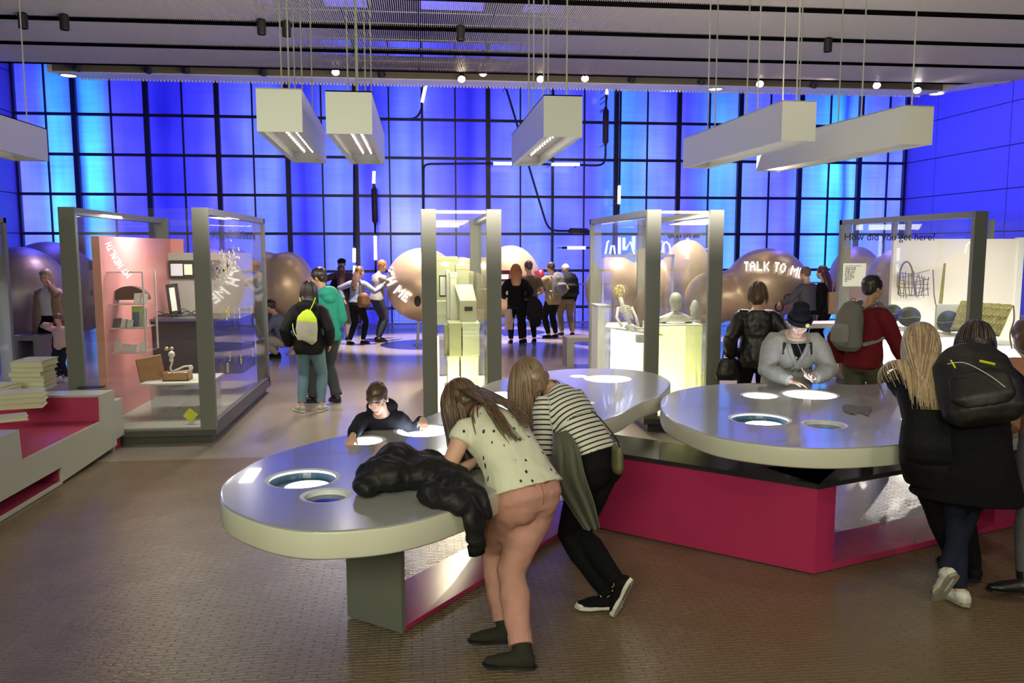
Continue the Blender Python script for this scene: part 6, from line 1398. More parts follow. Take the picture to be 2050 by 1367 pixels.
def _bk(s, x, o=0.0): return lambda I: I['spine'](s)+I['lat'](1)*x-I['fwd'](1)*(0.066*I['H']*I['bw']+0.022+o)
P1L = [([lambda I: I['hp'](0.05, -0.06, 0.06), lambda I: I['hp'](0.04, -0.10, -0.03), _bk(0.93, 0.04, -0.01), _bk(0.78, 0.07), _bk(0.58, 0.085), _bk(0.42, 0.075)], 90, 0.022),
       ([lambda I: I['hp'](-0.02, -0.08, 0.05), lambda I: I['hp'](-0.02, -0.11, -0.03), _bk(0.93, -0.03, -0.01), _bk(0.75, -0.05), _bk(0.50, -0.05), _bk(0.32, -0.02)], 70, 0.022)]
# --- the woman in pink trousers
I1 = human('woman in pink trousers and a cream printed blouse bending over the near table', 1.64, (0.45, 3.92), 29, lean=60, lean0=26, side=-4, head=(8, 62, 0), pelvis=WV(Dp(1050, 985, 3.98)),
      wr=WV(G(1010, 922, 0.90)), wl=WV(G(948, 925, 0.90)), pr=(0.4, -0.3, -0.8), pl=(-0.6, -0.2, -1.0), ar=WV(G(1045, 1308, 0.09)), al=WV(G(1012, 1258, 0.09)), fyr=48, fyl=55, build=1.06, vox=0.0075, skin_k='fair',
      kr=(-0.1, 1, 0), kl=(0.25, 1, 0), curl=0.4,
      bottom=dict(m=M_rose, w=1.10, end=0.86, top=0.22, butt=True, e=0.014, fold=0.020, sm=10, cuff=True, seams=mat('dark_rose_stitching', (0.34, 0.14, 0.12), 0.9)), top=dict(m=M_blouse, name='blouse', hem=0.02, sleeve=0.12, e=0.012, loose=0.022, fold=0.018),
      shoes=dict(m=fabric('charcoal_suede', (0.035, 0.034, 0.028), 0.9), high=0.11, name='ankle_boot', heel=True),
      hair=dict(kind='long', m=HB, m2=HB2, len=0.14, fall=(0.05, -0.05, -0.20), w=0.05, noshell=True, strands=(800, 0.60, 4), open=0.45, wave=0.05, wind=(0.3, -0.6, 0), thick=1.1, locks=P1L))
q = MB(); pz = [to_world(I1, I1['AR']+Vector((0.045, 0.0, 0.09))), to_world(I1, I1['AR']+Vector((0.048, 0.01, 0.0)))]
# --- the striped woman
I2 = human('woman in a black and white striped top with black jeans bending over the near table', 1.66, (0.98, 4.45), 40, lean=52, lean0=24, head=(15, 58, 0), pelvis=WV(Dp(1190, 925, 4.55)),
      wr=WV(G(1085, 822, 0.90)), wl=WV(G(1062, 868, 0.90)), pr=(0.6, -0.3, -0.6), pl=(-0.5, -0.8, -0.6), al=WV(G(1221, 1192, 0.085)), ar=WV(G(1236, 1166, 0.20)), fyl=46, fyr=10, fpr=66, build=0.98, vox=0.0075, skin_k='fair', curl=0.4,
      bottom=dict(m=M_blk, name='jeans', w=1.0, end=1.0, top=0.20, butt=True, e=0.010, fold=0.008), top=dict(m=M_stripe, name='striped_top', hem=0.10, sleeve=0.80, e=0.012, axial=True, fold=0.008),
      shoes=dict(m=M_blk, sole=M_rub, laces=M_rub, name='canvas_shoe'),
      hair=dict(kind='long', m=HL, m2=HB2, len=0.1, fall=(-0.02, 0.02, -0.16), w=0.05, noshell=True, strands=(800, 0.50, 8), open=0.35, openp=0.5, wave=0.03, wind=(0.0, -0.10, 0), thick=1.1))
# cardigan hanging from her arm
M_card2 = fabric('grey_green_knit', (0.13, 0.135, 0.105), 0.95)
YC = 4.34
drape('cardigan', [(Dp(1108, 868, 4.50), Dp(1134, 862, 4.50)), (Dp(1108, 905, 4.36), Dp(1158, 893, 4.36)), (Dp(1110, 965, YC), Dp(1172, 950, YC)), (Dp(1140, 1018, YC), Dp(1190, 1005, YC)), (Dp(1170, 1062, YC), Dp(1202, 1058, YC))], 0.022, 2.5, M_card2, 'grey green knitted cardigan hanging from the striped woman\'s arm', 'cardigan')
# small olive bag at her hip
c = Dp(1236, 915, 4.42); t = thing('shoulder_bag', 'small olive shoulder bag behind the striped woman\'s hip', 'bag', tuple(c)); M_ol = mat('olive_leather', (0.16, 0.15, 0.08), 0.5)
s = MB(); s.tube([(0, 0, -0.09), (0, 0, -0.06), (0, 0, 0.05), (0, 0, 0.08)], 0.05, 14, rs=[(0.022, 0.05), (0.032, 0.075), (0.030, 0.07), (0.018, 0.05)], flat=(1, 0, 0)); link('bag_body', cloth(s, 'bag_body', 0.009, [M_ol], 0.004), t, local=True)
s = MB(); s.tube(smooth_curve([Vector((0, -0.05, 0.07)), Vector((-0.03, -0.06, 0.13)), Vector((-0.10, -0.03, 0.22)), Vector((-0.13, 0.10, 0.25))], 5), 0.004, 6); part('strap', s, M_blkb, t, local=True, smooth=True)
# --- boy
IB = human('boy in a dark hooded top reaching over the lit wells of the near table', 1.24, (-0.26, 5.46), 180, sex='c', lean=36, lean0=14, head=(-14, 24, 4), pelvis=(0, 0, 0.62), wr=WV(G(706, 872, 0.885)), wl=WV(G(846, 839, 0.885)), pr=(0.9, -0.4, -0.3), pl=(-0.9, -0.4, -0.3),
      vox=0.0075, face=True, skin_k='fair', curl=0.5, handr=(WV(Vector((-0.25, -0.8, -0.6))), (0, 0, -1), 0.5), handl=(WV(Vector((0.15, -0.9, -0.5))), (0, 0, -1), 0.5), top=dict(m=fabric('navy_black_jersey', (0.016, 0.017, 0.026)), name='hooded_top', hem=-0.10, sleeve=1.0, e=0.014, hood=True, fold=0.014), bottom=dict(m=M_blk, end=0.96), shoes=dict(m=M_blk, sole=M_rub),
      hair=dict(kind='short', fringe=True, m=HB, m2=HB2, k=0.99, strands=(650, 0.06, 5), nocap=True, open=0.0, wave=0.03, thick=0.62))
# --- woman with the knitted hat
M_greyk = fabric('grey_rib_knit', (0.40, 0.40, 0.41), 0.95, bump=0.8, bs=90)
IH = human('woman in a grey v-neck cardigan and dark knitted hat holding a phone', 1.64, (3.25, 6.98), 172, lean=34, lean0=14, head=(-12, 34, -3), pelvis=(0, 0, 0.82), wr=WV(Dp(1583, 764, 6.52)), wl=WV(Dp(1628, 757, 6.52)), pr=(1, -0.2, -0.55), pl=(-1, -0.2, -0.55),
      vox=0.0085, face=True, skin_k='pale', build=1.32, curl=0.6, handr=(WV(Vector((0.9, -0.4, -0.2))), (0, 0.2, -1), 0.5), handl=(WV(Vector((-0.8, -0.6, 0.1))), (0, 0.3, 1), 0.9),
      top=dict(m=M_greyk, name='cardigan', hem=-0.10, sleeve=1.0, e=0.016, se=0.008, bust=True, fold=0.012), bottom=dict(m=M_blk, end=0.97), shoes=dict(m=M_blk), hair=dict(kind='short', m=hairmat('orange_blond_hair', (0.62, 0.30, 0.06), (0.5, 0.2, 0.04)), k=0.98))
hp = IH['hp']; hs = IH['hs']; Rh = IH['Rh']
s = MB(); s.ell(hp(0, -0.026, 0.052), (0.094*hs, 0.106*hs, 0.088*hs), 24, 16, Rh); s.ell(hp(0, -0.06, 0.13), (0.075*hs, 0.07*hs, 0.035*hs), 18, 10, Rh)
for i in range(20):
    pass
ht = link('knitted_hat', cloth(s, 'knitted_hat', 0.009, [fabric('navy_knit', (0.010, 0.012, 0.022), bump=0.8, bs=120)], 0.006), IH['root'], local=True, label='dark navy knitted hat')
s = MB(); s.tube([hp(0.100*math.cos(a), -0.016+0.108*math.sin(a), 0.030+0.012*math.sin(a)) for a in [2*PI*i/24 for i in range(25)]], 0.02, 8, rs=[(0.010*hs, 0.026*hs)]*25, flat=Rh @ Vector((1, 0, 0))); part('turned_brim', s, MATS['navy_knit'], ht, smooth=True)
s = MB(); s.lathe([(0.0001, 0.006), (0.017, 0.004), (0.018, 0.0)], hp(-0.055, 0.090, 0.045), 16, (Rh @ Matrix.Rotation(-1.35, 3, 'X') @ Matrix.Rotation(0.0, 3, 'Z')).to_4x4()); part('badge', s, mat('yellow_badge', (0.65, 0.65, 0.15), 0.4), ht, label='round yellow badge')
# v-neck insert, ribbed lapels
f1 = IH['fwd'](1); l1 = IH['lat'](1); sp = IH['spine']
def chest(sx, s_, off=0.0): return sp(s_)+l1*sx+f1*(0.062*1.64*1.32*math.sqrt(max(0.05, 1-(sx/0.17)**2))+0.024+off)
s = MB(); s.open = True
pts = [chest(-0.075, 0.97, -0.035), chest(0.075, 0.97, -0.035), chest(0.045, 0.80, 0.0), chest(0, 0.64, 0.022), chest(-0.045, 0.80, 0.0)]; s.add(pts+[p-f1*0.02 for p in pts], [(0, 1, 2, 3, 4), (9, 8, 7, 6, 5)]+[(i, 5+i, 5+(i+1) % 5, (i+1) % 5) for i in range(5)]); part('black_undershirt', s, M_blk, IH['root'], local=True)
for sx in (-1, 1):
    s = MB(); s.tube([chest(0.085*sx, 0.98, -0.04), chest(0.055*sx, 0.82, 0.0), chest(0.0, 0.62, 0.026), chest(-0.04*sx, 0.50, 0.022)], 0.02, 8, rs=[(0.020, 0.010)]*4, flat=l1); part('ribbed_lapel', s, M_greyk, IH['root'], local=True, smooth=True)
    s = MB(); s.tube([chest(0.11*sx, 0.96, -0.05), chest(0.118*sx, 0.80, 0.01), chest(0.125*sx, 0.55, 0.014), chest(0.14*sx, 0.40, 0.0)], 0.01, 8, rs=[(0.013, 0.006)]*4, flat=l1); part('bag_strap', s, M_blkb, IH['root'], local=True, smooth=True)
s = MB(); s.tube(smooth_curve([hp(0.07, 0.03, -0.06), chest(-0.03, 0.80, 0.03), chest(0.01, 0.45, 0.05), IH['WL']+Vector((0, 0.03, 0.03))], 6), 0.0015, 4); part('earphone_cord', s, M_rub, IH['root'], local=True)
c = to_world(IH, IH['WL'])+Vector((-0.075, -0.035, 0.035)); t = thing('phone', 'white phone held by the hat-wearing woman over the table', 'phone', tuple(c), 0.5)
Mx = Matrix.Rotation(0.6, 4, 'Y') @ Matrix.Rotation(-0.9, 4, 'X'); part('body', MB().box(-0.036, 0.036, -0.004, 0.004, -0.07, 0.07, Mx), M_rub, t, local=True); part('camera_dots', MB().box(-0.028, -0.008, -0.0055, -0.0035, 0.045, 0.062, Mx), M_dark, t, local=True)

# --- dark jacket thrown over the near table
M_coat = mat('black_padded_cloth', (0.005, 0.005, 0.007), 0.6, bump=0.6, bump_scale=35)
s = MB(); tz = TZ+0.002
def T(px, py, z): return G(px, py, tz+z)
for (px, py, z, a, b_, h) in ((735, 972, 0, 0.07, 0.09, 0.05), (775, 962, 0, 0.14, 0.13, 0.085), (800, 945, 0, 0.13, 0.12, 0.10), (835, 955, 0, 0.16, 0.13, 0.075), (875, 950, 0, 0.15, 0.12, 0.062), (850, 925, 0, 0.12, 0.09, 0.055), (905, 950, 0, 0.08, 0.1, 0.05)):
    p = T(px, py+18, 0); s.ell((p.x, p.y, tz+h*0.93), (a, b_, h), 18, 12)
s.tube(smooth_curve([T(850, 985, 0.05), T(900, 1000, 0.04), Dp(935, 1008, 3.62), Dp(948, 1050, 3.60), Dp(955, 1100, 3.62)], 5), 0.06, 16, rs=[(0.06, 0.05)]*6+[(0.065, 0.045)]*6+[(0.055, 0.04)]*5+[(0.05, 0.035)]*4)
s.tube(smooth_curve([T(880, 960, 0.05), T(920, 972, 0.05), Dp(950, 990, 3.72), Dp(962, 1040, 3.66)], 5), 0.06, 14, rs=[(0.07, 0.05)]*8+[(0.055, 0.04)]*8)
jk = link('jacket', cloth(s, 'jacket', 0.010, [M_coat], 0.020, 14, None, 0.012), None, label='black padded jacket thrown over the near table with one sleeve hanging down', cat='jacket')
q = MB(); q.tube([Dp(953, 1090, 3.62), Dp(955, 1108, 3.62)], 0.055, 14, rs=[(0.048, 0.036), (0.044, 0.033)]); part('knit_cuff', q, fabric('black_rib', (0.006, 0.006, 0.007)), jk, smooth=True)

# --- right-hand group
ID = human('dark-haired person in a long black coat and dark leggings with white trainers, legs crossed', 1.68, (3.06, 4.20), -36, lean=38, lean0=12, head=(10, 30, 0), pelvis=WV((Dp(1945, 900, 4.18).x, 4.18, 0.88)), wr=WV(G(2010, 855, 0.9)), wl=WV(G(1880, 845, 0.9)), al=WV(G(1922, 1182, 0.085)), ar=WV(G(1890, 1146, 0.18)), fyl=45, fyr=40, fpr=58, build=1.05, vox=0.009,
      top=dict(m=M_blk, name='coat', sleeve=1.0, e=0.034, skirt=(0.60, 0.15, 0.12), fold=0.014), bottom=dict(m=fabric('navy_leggings', (0.012, 0.016, 0.035)), end=0.98, e=0.003, top=0.08), shoes=dict(m=M_rub, sole=mat('grey_sole', (0.35, 0.33, 0.28), 0.6), name='trainer'),
      hair=dict(kind='bob', m=HK, m2=HB, k=1.0, strands=(200, 0.22, 3), open=0.5, wave=0.02))
bk = rucksack('large black backpack with lime zip tabs on the dark-haired person in the long coat', ID, mat('black_pack_cloth', (0.008, 0.008, 0.008), 0.5, bump=0.2), size=(0.21, 0.10, 0.25), drop=0.04, tilt=-16, vox=0.011)
t, R, wc, w = bk
for (x, z, x2, z2) in ((0.02, 0.03, 0.085, -0.005), (-0.11, 0.06, -0.10, 0.01)):
    q = MB(); q.tube([w(x, 0.165, z), w(x2, 0.165, z2)], 0.006, 6, rs=[(0.004, 0.008)]*2); part('zip_tab', q, M_yl, t, local=True)
q = MB(); q.tube(smooth_curve([w(-0.13, 0.150, 0.05), w(-0.05, 0.168, 0.03), w(0.04, 0.165, -0.06), w(0.10, 0.15, -0.14)], 5), 0.0025, 5); part('zip', q, M_rub, t, local=True)
IE = human('woman with long light blond hair in a black coat leaning on the right table', 1.66, (2.86, 4.26), -18, lean=36, lean0=12, head=(4, 34, 0), al=WV((Dp(1925, 1000, 4.45).x, 4.45, 0.085)), ar=WV((Dp(1962, 1000, 4.40).x, 4.40, 0.085)), wl=WV(G(1845, 820, 0.9)), wr=WV(G(1900, 800, 0.9)), pl=(-1, -0.3, -0.4), vox=0.009,
      top=dict(m=M_blkj, name='coat', sleeve=1.0, e=0.022, skirt=(0.66, 0.11, 0.10), fold=0.012), bottom=dict(m=M_blk, end=0.98, e=0.006), shoes=dict(m=M_blk), hair=dict(kind='long', noshell=True, cr=0.03, m=HL2, m2=HL, len=0.30, w=0.075, strands=(1000, 0.55, 6), open=0.45, wave=0.004, wind=(-0.1, -1.1, 0), thick=1.2, gather=(-0.10, 0.02, 1.0), locks=[([(lambda I, x=x: I['hp'](x*0.6, -0.08, 0.06)), (lambda I, x=x: I['hp'](x, -0.115, -0.03)), _bk(0.92, x, 0.0), _bk(0.72, x, 0.02), _bk(0.50, x*1.1, 0.025), _bk(0.30, x*1.1, 0.03)], 110, 0.016) for x in (-0.085, -0.05, -0.015, 0.02)]))
IF = human('person in a rust-speckled top at the right edge of the photo, leaning on the table', 1.70, (3.72, 4.42), -14, lean=46, lean0=14, head=(0, 30, 0), wr=WV(G(2190, 800, 0.95)), wl=WV(Vector((3.33, 4.30, 0.84))), al=WV(G(2050, 1180, 0.09)), fyl=85, vox=0.011,
      top=dict(m=fabric('rust_speckled_knit', (0.40, 0.20, 0.13), tint=(0.20, 0.10, 0.07), ns=60), name='sweater', sleeve=0.85, e=0.02, se=0.012, hem=-0.1), bottom=dict(m=fabric('grey_denim', (0.10, 0.10, 0.12)), end=0.92), shoes=dict(m=M_blkb, name='ankle_boot', high=0.08, heel=True), hair=dict(kind='bob', m=HB))

# --- standing visitors; feet given as photo pixels
def stand(label, px, py, H, yaw, **k):
    p = G(px, py); return human(label, H, (p.x, p.y), yaw, **k)
def standY(label, px, Y, H, yaw, **k):
    p = Dp(px, 600, Y); return human(label, H, (p.x, Y), yaw, **k)
JE = lambda n, c: fabric(n, c, 0.85)
M_denim = fabric('blue_denim', (0.13, 0.22, 0.30), ns=10); M_ddenim = fabric('dark_denim', (0.035, 0.04, 0.06), ns=10)
I = stand('woman in a black hooded jacket and cropped blue jeans with a neon drawstring bag', 623, 824, 1.62, -6, lean=2, head=(-8, 6, 0), wr=(0.24, 0.05, 0.84), wl=(-0.25, 0.04, 0.82), ar=(0.125, 0, 0.073), al=(-0.11, -0.03, 0.073), fyr=-12, fyl=40, vox=0.011,
      top=dict(m=M_blkj, name='jacket', hem=-0.26, e=0.03, hood=True, fold=0.016), bottom=dict(m=M_denim, name='jeans', end=0.84, w=1.05, cuff=True), shoes=dict(m=mat('pale_grey_trainer', (0.42, 0.42, 0.38), 0.6), sole=M_rub, name='trainer'), hair=dict(kind='long', m=HK, len=0.05, w=0.07, strands=(160, 0.30, 2), open=0.9, wave=0.004))
M_bagL = mat('neon_lime_cloth', (0.62, 0.85, 0.03), 0.6); M_bagG = mat('light_grey_cloth', (0.42, 0.42, 0.36), 0.8)
c = I['spine'](0.42)-I['fwd'](1)*0.185; wc = to_world(I, c); t = thing('drawstring_bag', 'grey and neon lime drawstring bag on the black-jacketed woman', 'bag', wc, math.radians(-6))
s = MB(); s.tube([(0.01, 0, -0.17), (0.02, 0, -0.15), (0.02, 0, 0.0), (0.025, 0, 0.09)], 0.1, 18, rs=[(0.08, 0.02), (0.12, 0.045), (0.135, 0.05), (0.125, 0.045)], flat=(1, 0, 0)); link('bag_body', cloth(s, 'bag_body', 0.010, [M_bagG], 0.012), t, local=True)
s = MB(); s.tube([(0.025, 0, 0.075), (0.03, 0, 0.13), (0.04, 0.01, 0.19), (0.05, 0.02, 0.22)], 0.1, 18, rs=[(0.128, 0.048), (0.115, 0.042), (0.07, 0.03), (0.03, 0.02)], flat=(1, 0, 0)); link('bag_top', cloth(s, 'bag_top', 0.010, [M_bagL], 0.010), t, local=True)
for pts in ([(0.05, 0.02, 0.2), (0.10, 0.04, 0.30), (0.11, 0.10, 0.36)], [(-0.07, 0.0, -0.15), (-0.14, 0.02, -0.05), (-0.17, 0.08, 0.05)], [(0.04, 0.02, 0.2), (-0.05, 0.05, 0.30), (-0.08, 0.10, 0.36)]):
    s = MB(); s.tube(smooth_curve([Vector(p) for p in pts], 4), 0.006, 6); part('drawstring', s, M_bagL, t, local=True)
M_teal = fabric('teal_shell', (0.03, 0.34, 0.28), 0.6); 
I = stand('man in a teal and dark green hooded jacket talking to the black-jacketed woman', 655, 806, 1.78, 42, sex='m', lean=3, head=(30, 14, 0), wr=(0.20, 0.18, 0.90), wl=(-0.25, 0.04, 0.86), ar=(0.10, -0.08, 0.08), al=(-0.12, 0.12, 0.08), fyr=-10, fyl=30, vox=0.011, skin_k='tan',
      top=dict(m=M_teal, name='jacket', hem=-0.22, e=0.028, hood=True, fold=0.016), bottom=dict(m=fabric('charcoal_cords', (0.05, 0.055, 0.065)), end=0.97, w=1.2, flare=0.01), shoes=dict(m=M_blkb), hair=dict(kind='short', m=HK, k=1.04))
wcr = to_world(I, I['WR']); t = thing('folder', 'teal printed booklet held by the man in the teal jacket', 'booklet', tuple(wcr+Vector((0.05, -0.03, -0.10))), 0.2); part('cover', MB().box(-0.10, 0.10, -0.004, 0.004, -0.12, 0.12, Matrix.Rotation(0.35, 4, 'Y')), mat('teal_card', (0.03, 0.22, 0.24), 0.5), t, local=True); part('print_strip', MB().box(0.02, 0.07, -0.0055, -0.004, -0.10, -0.02, Matrix.Rotation(0.35, 4, 'Y')), mat('teal_card_2', (0.3, 0.15, 0.12), 0.5), t, local=True)
# far group at the TOUCH ME sphere
VF = 0.016
I = standY('man in a dark cap, one arm stretched left, behind the auburn-haired woman', 687, 18.9, 1.80, 175, sex='m', head=(0, 8, 0), wr=(0.72, 0.15, 1.36), wl=(-0.22, 0.1, 0.95), pr=(0, -0.3, -1), vox=VF, skin_k='tan', top=dict(m=fabric('maroon_grey_cloth', (0.10, 0.05, 0.06)), name='jacket', e=0.02), bottom=dict(m=fabric('mauve_grey_cloth', (0.20, 0.16, 0.17)), w=1.15), shoes=dict(m=M_blk), hair=dict(kind='short', m=HB))
hp = I['hp']; hs = I['hs']; s = MB(); s.ell(hp(0, -0.015, 0.065), (0.092*hs, 0.104*hs, 0.062*hs), 20, 12, I['Rh']); cp = part('cap', s, M_blk, I['root'], smooth=True, local=True); s = MB(); s.ell(hp(0, 0.10, 0.05), (0.07*hs, 0.07*hs, 0.008*hs), 16, 6, I['Rh']); part('peak', s, M_blk, cp, smooth=True)
standY('auburn-haired woman in black standing before the man in the cap', 684, 18.3, 1.66, 0, wr=(0.22, 0.1, 0.9), vox=VF, top=dict(m=M_blk, name='sweater', hem=-0.1, e=0.018), bottom=dict(m=MATS['mauve_grey_cloth'], w=1.1), shoes=dict(m=M_blk), hair=dict(kind='long', m=hairmat('auburn_hair', (0.07, 0.018, 0.01), (0.14, 0.04, 0.02)), len=0.22, w=0.08))
I = stand('woman in a pale blue shirt and black trousers with a brown shoulder bag', 716, 690, 1.66, -35, lean=8, side=0, head=(-20, 8, 0), wr=(0.42, 0.35, 1.25), wl=(-0.30, -0.05, 0.95), pl=(-1, -0.5, 0), pr=(0.2, -0.6, -1), ar=(0.06, 0.10, 0.075), al=(-0.13, -0.12, 0.075), vox=VF, top=dict(m=fabric('pale_blue_shirt', (0.34, 0.38, 0.55)), name='shirt', hem=0.02, e=0.018), bottom=dict(m=M_blk), shoes=dict(m=M_blk), hair=dict(kind='long', m=HB2, len=0.24, w=0.08))
c = to_world(I, (0.20, -0.02, 0.95)); t = thing('shoulder_bag', 'brown shoulder bag on the woman in the pale blue shirt', 'bag', tuple(c)); M_bb = mat('brown_leather', (0.17, 0.07, 0.025), 0.45)
s = MB(); s.tube([(0, 0, -0.16), (0, 0, -0.1), (0, 0, 0.08), (0, 0, 0.15)], 0.1, 14, rs=[(0.10, 0.06), (0.15, 0.08), (0.12, 0.07), (0.06, 0.03)], flat=(1, 0, 0)); link('bag_body', cloth(s, 'bag_body', 0.014, [M_bb], 0.01), t, local=True); s = MB(); s.tube([(0, 0, 0.13), (-0.06, 0.0, 0.35), (-0.08, 0.05, 0.45)], 0.012, 6); part('strap', s, M_bb, t, local=True)
stand('ginger man in a pale grey sweatshirt with both hands reaching for the metal sphere', 757, 684, 1.79, -62, sex='m', lean=6, head=(-25, 18, 0), wr=(0.15, 0.50, 1.42), wl=(-0.12, 0.50, 1.36), pr=(0.3, -0.4, -1), pl=(-0.3, -0.4, -1), ar=(0.13, -0.05, 0.08), al=(-0.14, 0.05, 0.08), vox=VF, top=dict(m=fabric('pale_grey_jersey', (0.48, 0.46, 0.46)), name='sweatshirt', hem=-0.08, e=0.022), bottom=dict(m=M_ddenim), shoes=dict(m=M_blk), hair=dict(kind='short', m=HR_))
# crouching visitor
stand('crouching person in a denim jacket and pale trousers by the left case', 562, 716, 1.70, 78, lean=24, lean0=10, head=(0, 28, 0), pelvis=(0, -0.08, 0.32), wr=(0.10, 0.38, 0.55), wl=(-0.10, 0.38, 0.55), ar=(0.09, 0.10, 0.08), al=(-0.10, 0.02, 0.08), kr=(0.3, 1, 0.8), kl=(-0.3, 1, 0.8), vox=VF, top=dict(m=fabric('washed_denim', (0.16, 0.19, 0.30)), name='jacket', hem=-0.05, e=0.022), bottom=dict(m=fabric('stone_cloth', (0.50, 0.44, 0.38)), w=1.15), shoes=dict(m=M_blk), hair=dict(kind='bun', m=HK))
# mother and child
I = stand('blond woman in an open camel coat and white top, glasses pushed up on her head', 110, 750, 1.71, 168, head=(12, 14, 0), wr=(0.26, 0.02, 0.80), wl=(-0.12, 0.15, 1.45), pl=(-0.8, 0.2, -1), vox=0.012, face=True, top=dict(m=fabric('white_jersey', (0.72, 0.70, 0.66)), name='top', hem=0.12, e=0.012, sleeve=0.3), bottom=dict(m=M_blk), shoes=dict(m=M_blk), hair=dict(kind='bob', m=HL2, k=1.03))
M_camel = fabric('camel_wool', (0.36, 0.25, 0.13), 0.9); H = 1.71; sp, l1, f1 = I['spine'], I['lat'](1), I['fwd'](1)
s = MB()
for sx, S, E_, W_ in ((1, I['SR'], I['ER'], I['WR']), (-1, I['SL'], I['EL'], I['WL'])):
    s.tube([sp(0.9).lerp(S, 0.6), S, S.lerp(E_, 0.5), E_, E_.lerp(W_, 0.5), E_.lerp(W_, 0.9)], 0.05, 14, rs=[0.07, 0.07, 0.062, 0.058, 0.055, 0.048])
    s.tube([sp(0.96)+l1*0.07*sx+f1*0.03, sp(0.7)+l1*0.14*sx+f1*0.075, sp(0.35)+l1*0.165*sx+f1*0.08, sp(-0.05)+l1*0.18*sx+f1*0.06, sp(-0.1)+l1*0.22*sx+Vector((0, 0.03, -0.38))], 0.05, 14, rs=[(0.045, 0.035), (0.07, 0.045), (0.08, 0.05), (0.10, 0.055), (0.13, 0.06)], flat=l1)
s.tube([sp(0.95)-f1*0.03, sp(0.7)-f1*0.05, sp(0.3)-f1*0.05, sp(-0.1)-f1*0.06, sp(-0.1)-f1*0.08-Vector((0, 0, 0.38))], 0.1, 18, rs=[(0.08, 0.05), (0.17, 0.07), (0.16, 0.06), (0.19, 0.06), (0.24, 0.07)], flat=l1)
link('coat', cloth(s, 'coat', 0.013, [M_camel], 0.02, 4), I['root'], local=True)
s = MB()
for sx in (-1, 1): s.tube([I['hp'](0.035*sx+0.026*math.cos(a), 0.078, 0.075+0.022*math.sin(a)) for a in [2*PI*i/16 for i in range(17)]], 0.003, 5)
part('glasses', s, M_dark, I['root'], local=True)
I = stand('small child in a pale pink sweatshirt and navy leggings beside the blond woman', 127, 760, 1.05, 170, sex='c', head=(10, 4, 0), wr=(0.10, 0.10, 0.86), pr=(1, 0, 0.1), wl=(-0.16, 0.05, 0.5), vox=0.011, face=True, skin_k='fair', top=dict(m=fabric('pale_pink_jersey', (0.80, 0.55, 0.52)), name='sweatshirt', hem=-0.15, e=0.016), bottom=dict(m=fabric('navy_cloth', (0.02, 0.025, 0.05)), end=0.93), shoes=dict(m=M_rub, sole=M_rub), hair=dict(kind='short', fringe=True, m=HB2, k=1.03))
# far pair at the pale blob
I = stand('woman with wavy ginger hair in a black jumper at the pale metal blob', 1033, 688, 1.68, -4, head=(-5, 10, 0), wr=(0.25, 0.06, 0.98), wl=(-0.24, 0.1, 0.98), vox=VF, top=dict(m=M_blk, name='jumper', hem=-0.22, e=0.028), bottom=dict(m=M_blk, w=1.1), shoes=dict(m=M_blk), hair=dict(kind='long', m=HR_, len=0.16, w=0.10, k=1.06, strands=(120, 0.30, 9), wave=0.12, thick=1.8))
stand('man in an olive t-shirt beside the ginger-haired woman', 1060, 686, 1.76, 8, sex='m', head=(15, 8, 0), wr=(0.20, 0.22, 1.0), wl=(-0.20, 0.3, 1.1), vox=VF, top=dict(m=fabric('olive_cloth', (0.12, 0.09, 0.06)), name='t_shirt', sleeve=0.3, hem=-0.05, e=0.016), bottom=dict(m=M_blk), shoes=dict(m=M_blk), hair=dict(kind='short', m=HB))
s = MB(); c = Dp(1066, 620, 16.7); s.tube([c+Vector((0.0, 0, 0.28)), c+Vector((0.03, 0, 0.1)), c+Vector((0.05, 0, -0.15)), c+Vector((0.10, 0, -0.35))], 0.1, 14, rs=[(0.06, 0.06), (0.17, 0.09), (0.18, 0.09), (0.07, 0.05)], flat=(1, 0, 0)); link('jacket', cloth(s, 'jacket', 0.016, [M_blkj], 0.07), None, label='black jacket carried over the arm of the man in the olive t-shirt', cat='jacket')
s = MB(); c = Dp(1018, 640, 16.75); s.tube([c+Vector((0.0, 0, 0.22)), c, c+Vector((0.0, 0, -0.2))], 0.1, 12, rs=[(0.07, 0.05), (0.10, 0.05), (0.08, 0.04)], flat=(1, 0, 0)); link('jacket', cloth(s, 'jacket', 0.016, [fabric('pale_pink_cloth', (0.60, 0.45, 0.42))], 0.05), None, label='pale pinkish jacket hanging beside the ginger-haired woman', cat='jacket')
M_pk1 = fabric('grey_rucksack_cloth', (0.10, 0.10, 0.10), tint=(0.30, 0.29, 0.28), ns=6)
I = stand('man in a beige jacket with a grey rucksack reaching left', 1106, 677, 1.72, 30, sex='m', lean=4, head=(15, 6, 0), wr=(0.25, 0.1, 0.95), wl=(-0.35, 0.42, 1.05), pl=(-0.6, -0.2, -1), vox=VF, top=dict(m=fabric('beige_shell', (0.34, 0.27, 0.16)), name='jacket', hem=-0.28, e=0.03), bottom=dict(m=M_blk, w=1.1), shoes=dict(m=M_blk), hair=dict(kind='short', m=HB))
rucksack('grey and black rucksack on the man in the beige jacket', I, M_pk1, size=(0.18, 0.12, 0.25), vox=0.014)
I = standY('white-blond visitor with a large black rucksack and olive trousers', 1134, 18.7, 1.66, 10, head=(10, 8, 0), vox=VF, ar=(0.12, -0.1, 0.075), top=dict(m=M_blk, name='jacket', hem=-0.05, e=0.02), bottom=dict(m=fabric('olive_trouser', (0.17, 0.13, 0.09)), w=1.15), shoes=dict(m=M_blk), hair=dict(kind='bun', m=HW, k=1.05))
rucksack('large plain black rucksack on the white-blond visitor', I, M_blkj, size=(0.21, 0.15, 0.27), vox=0.014)
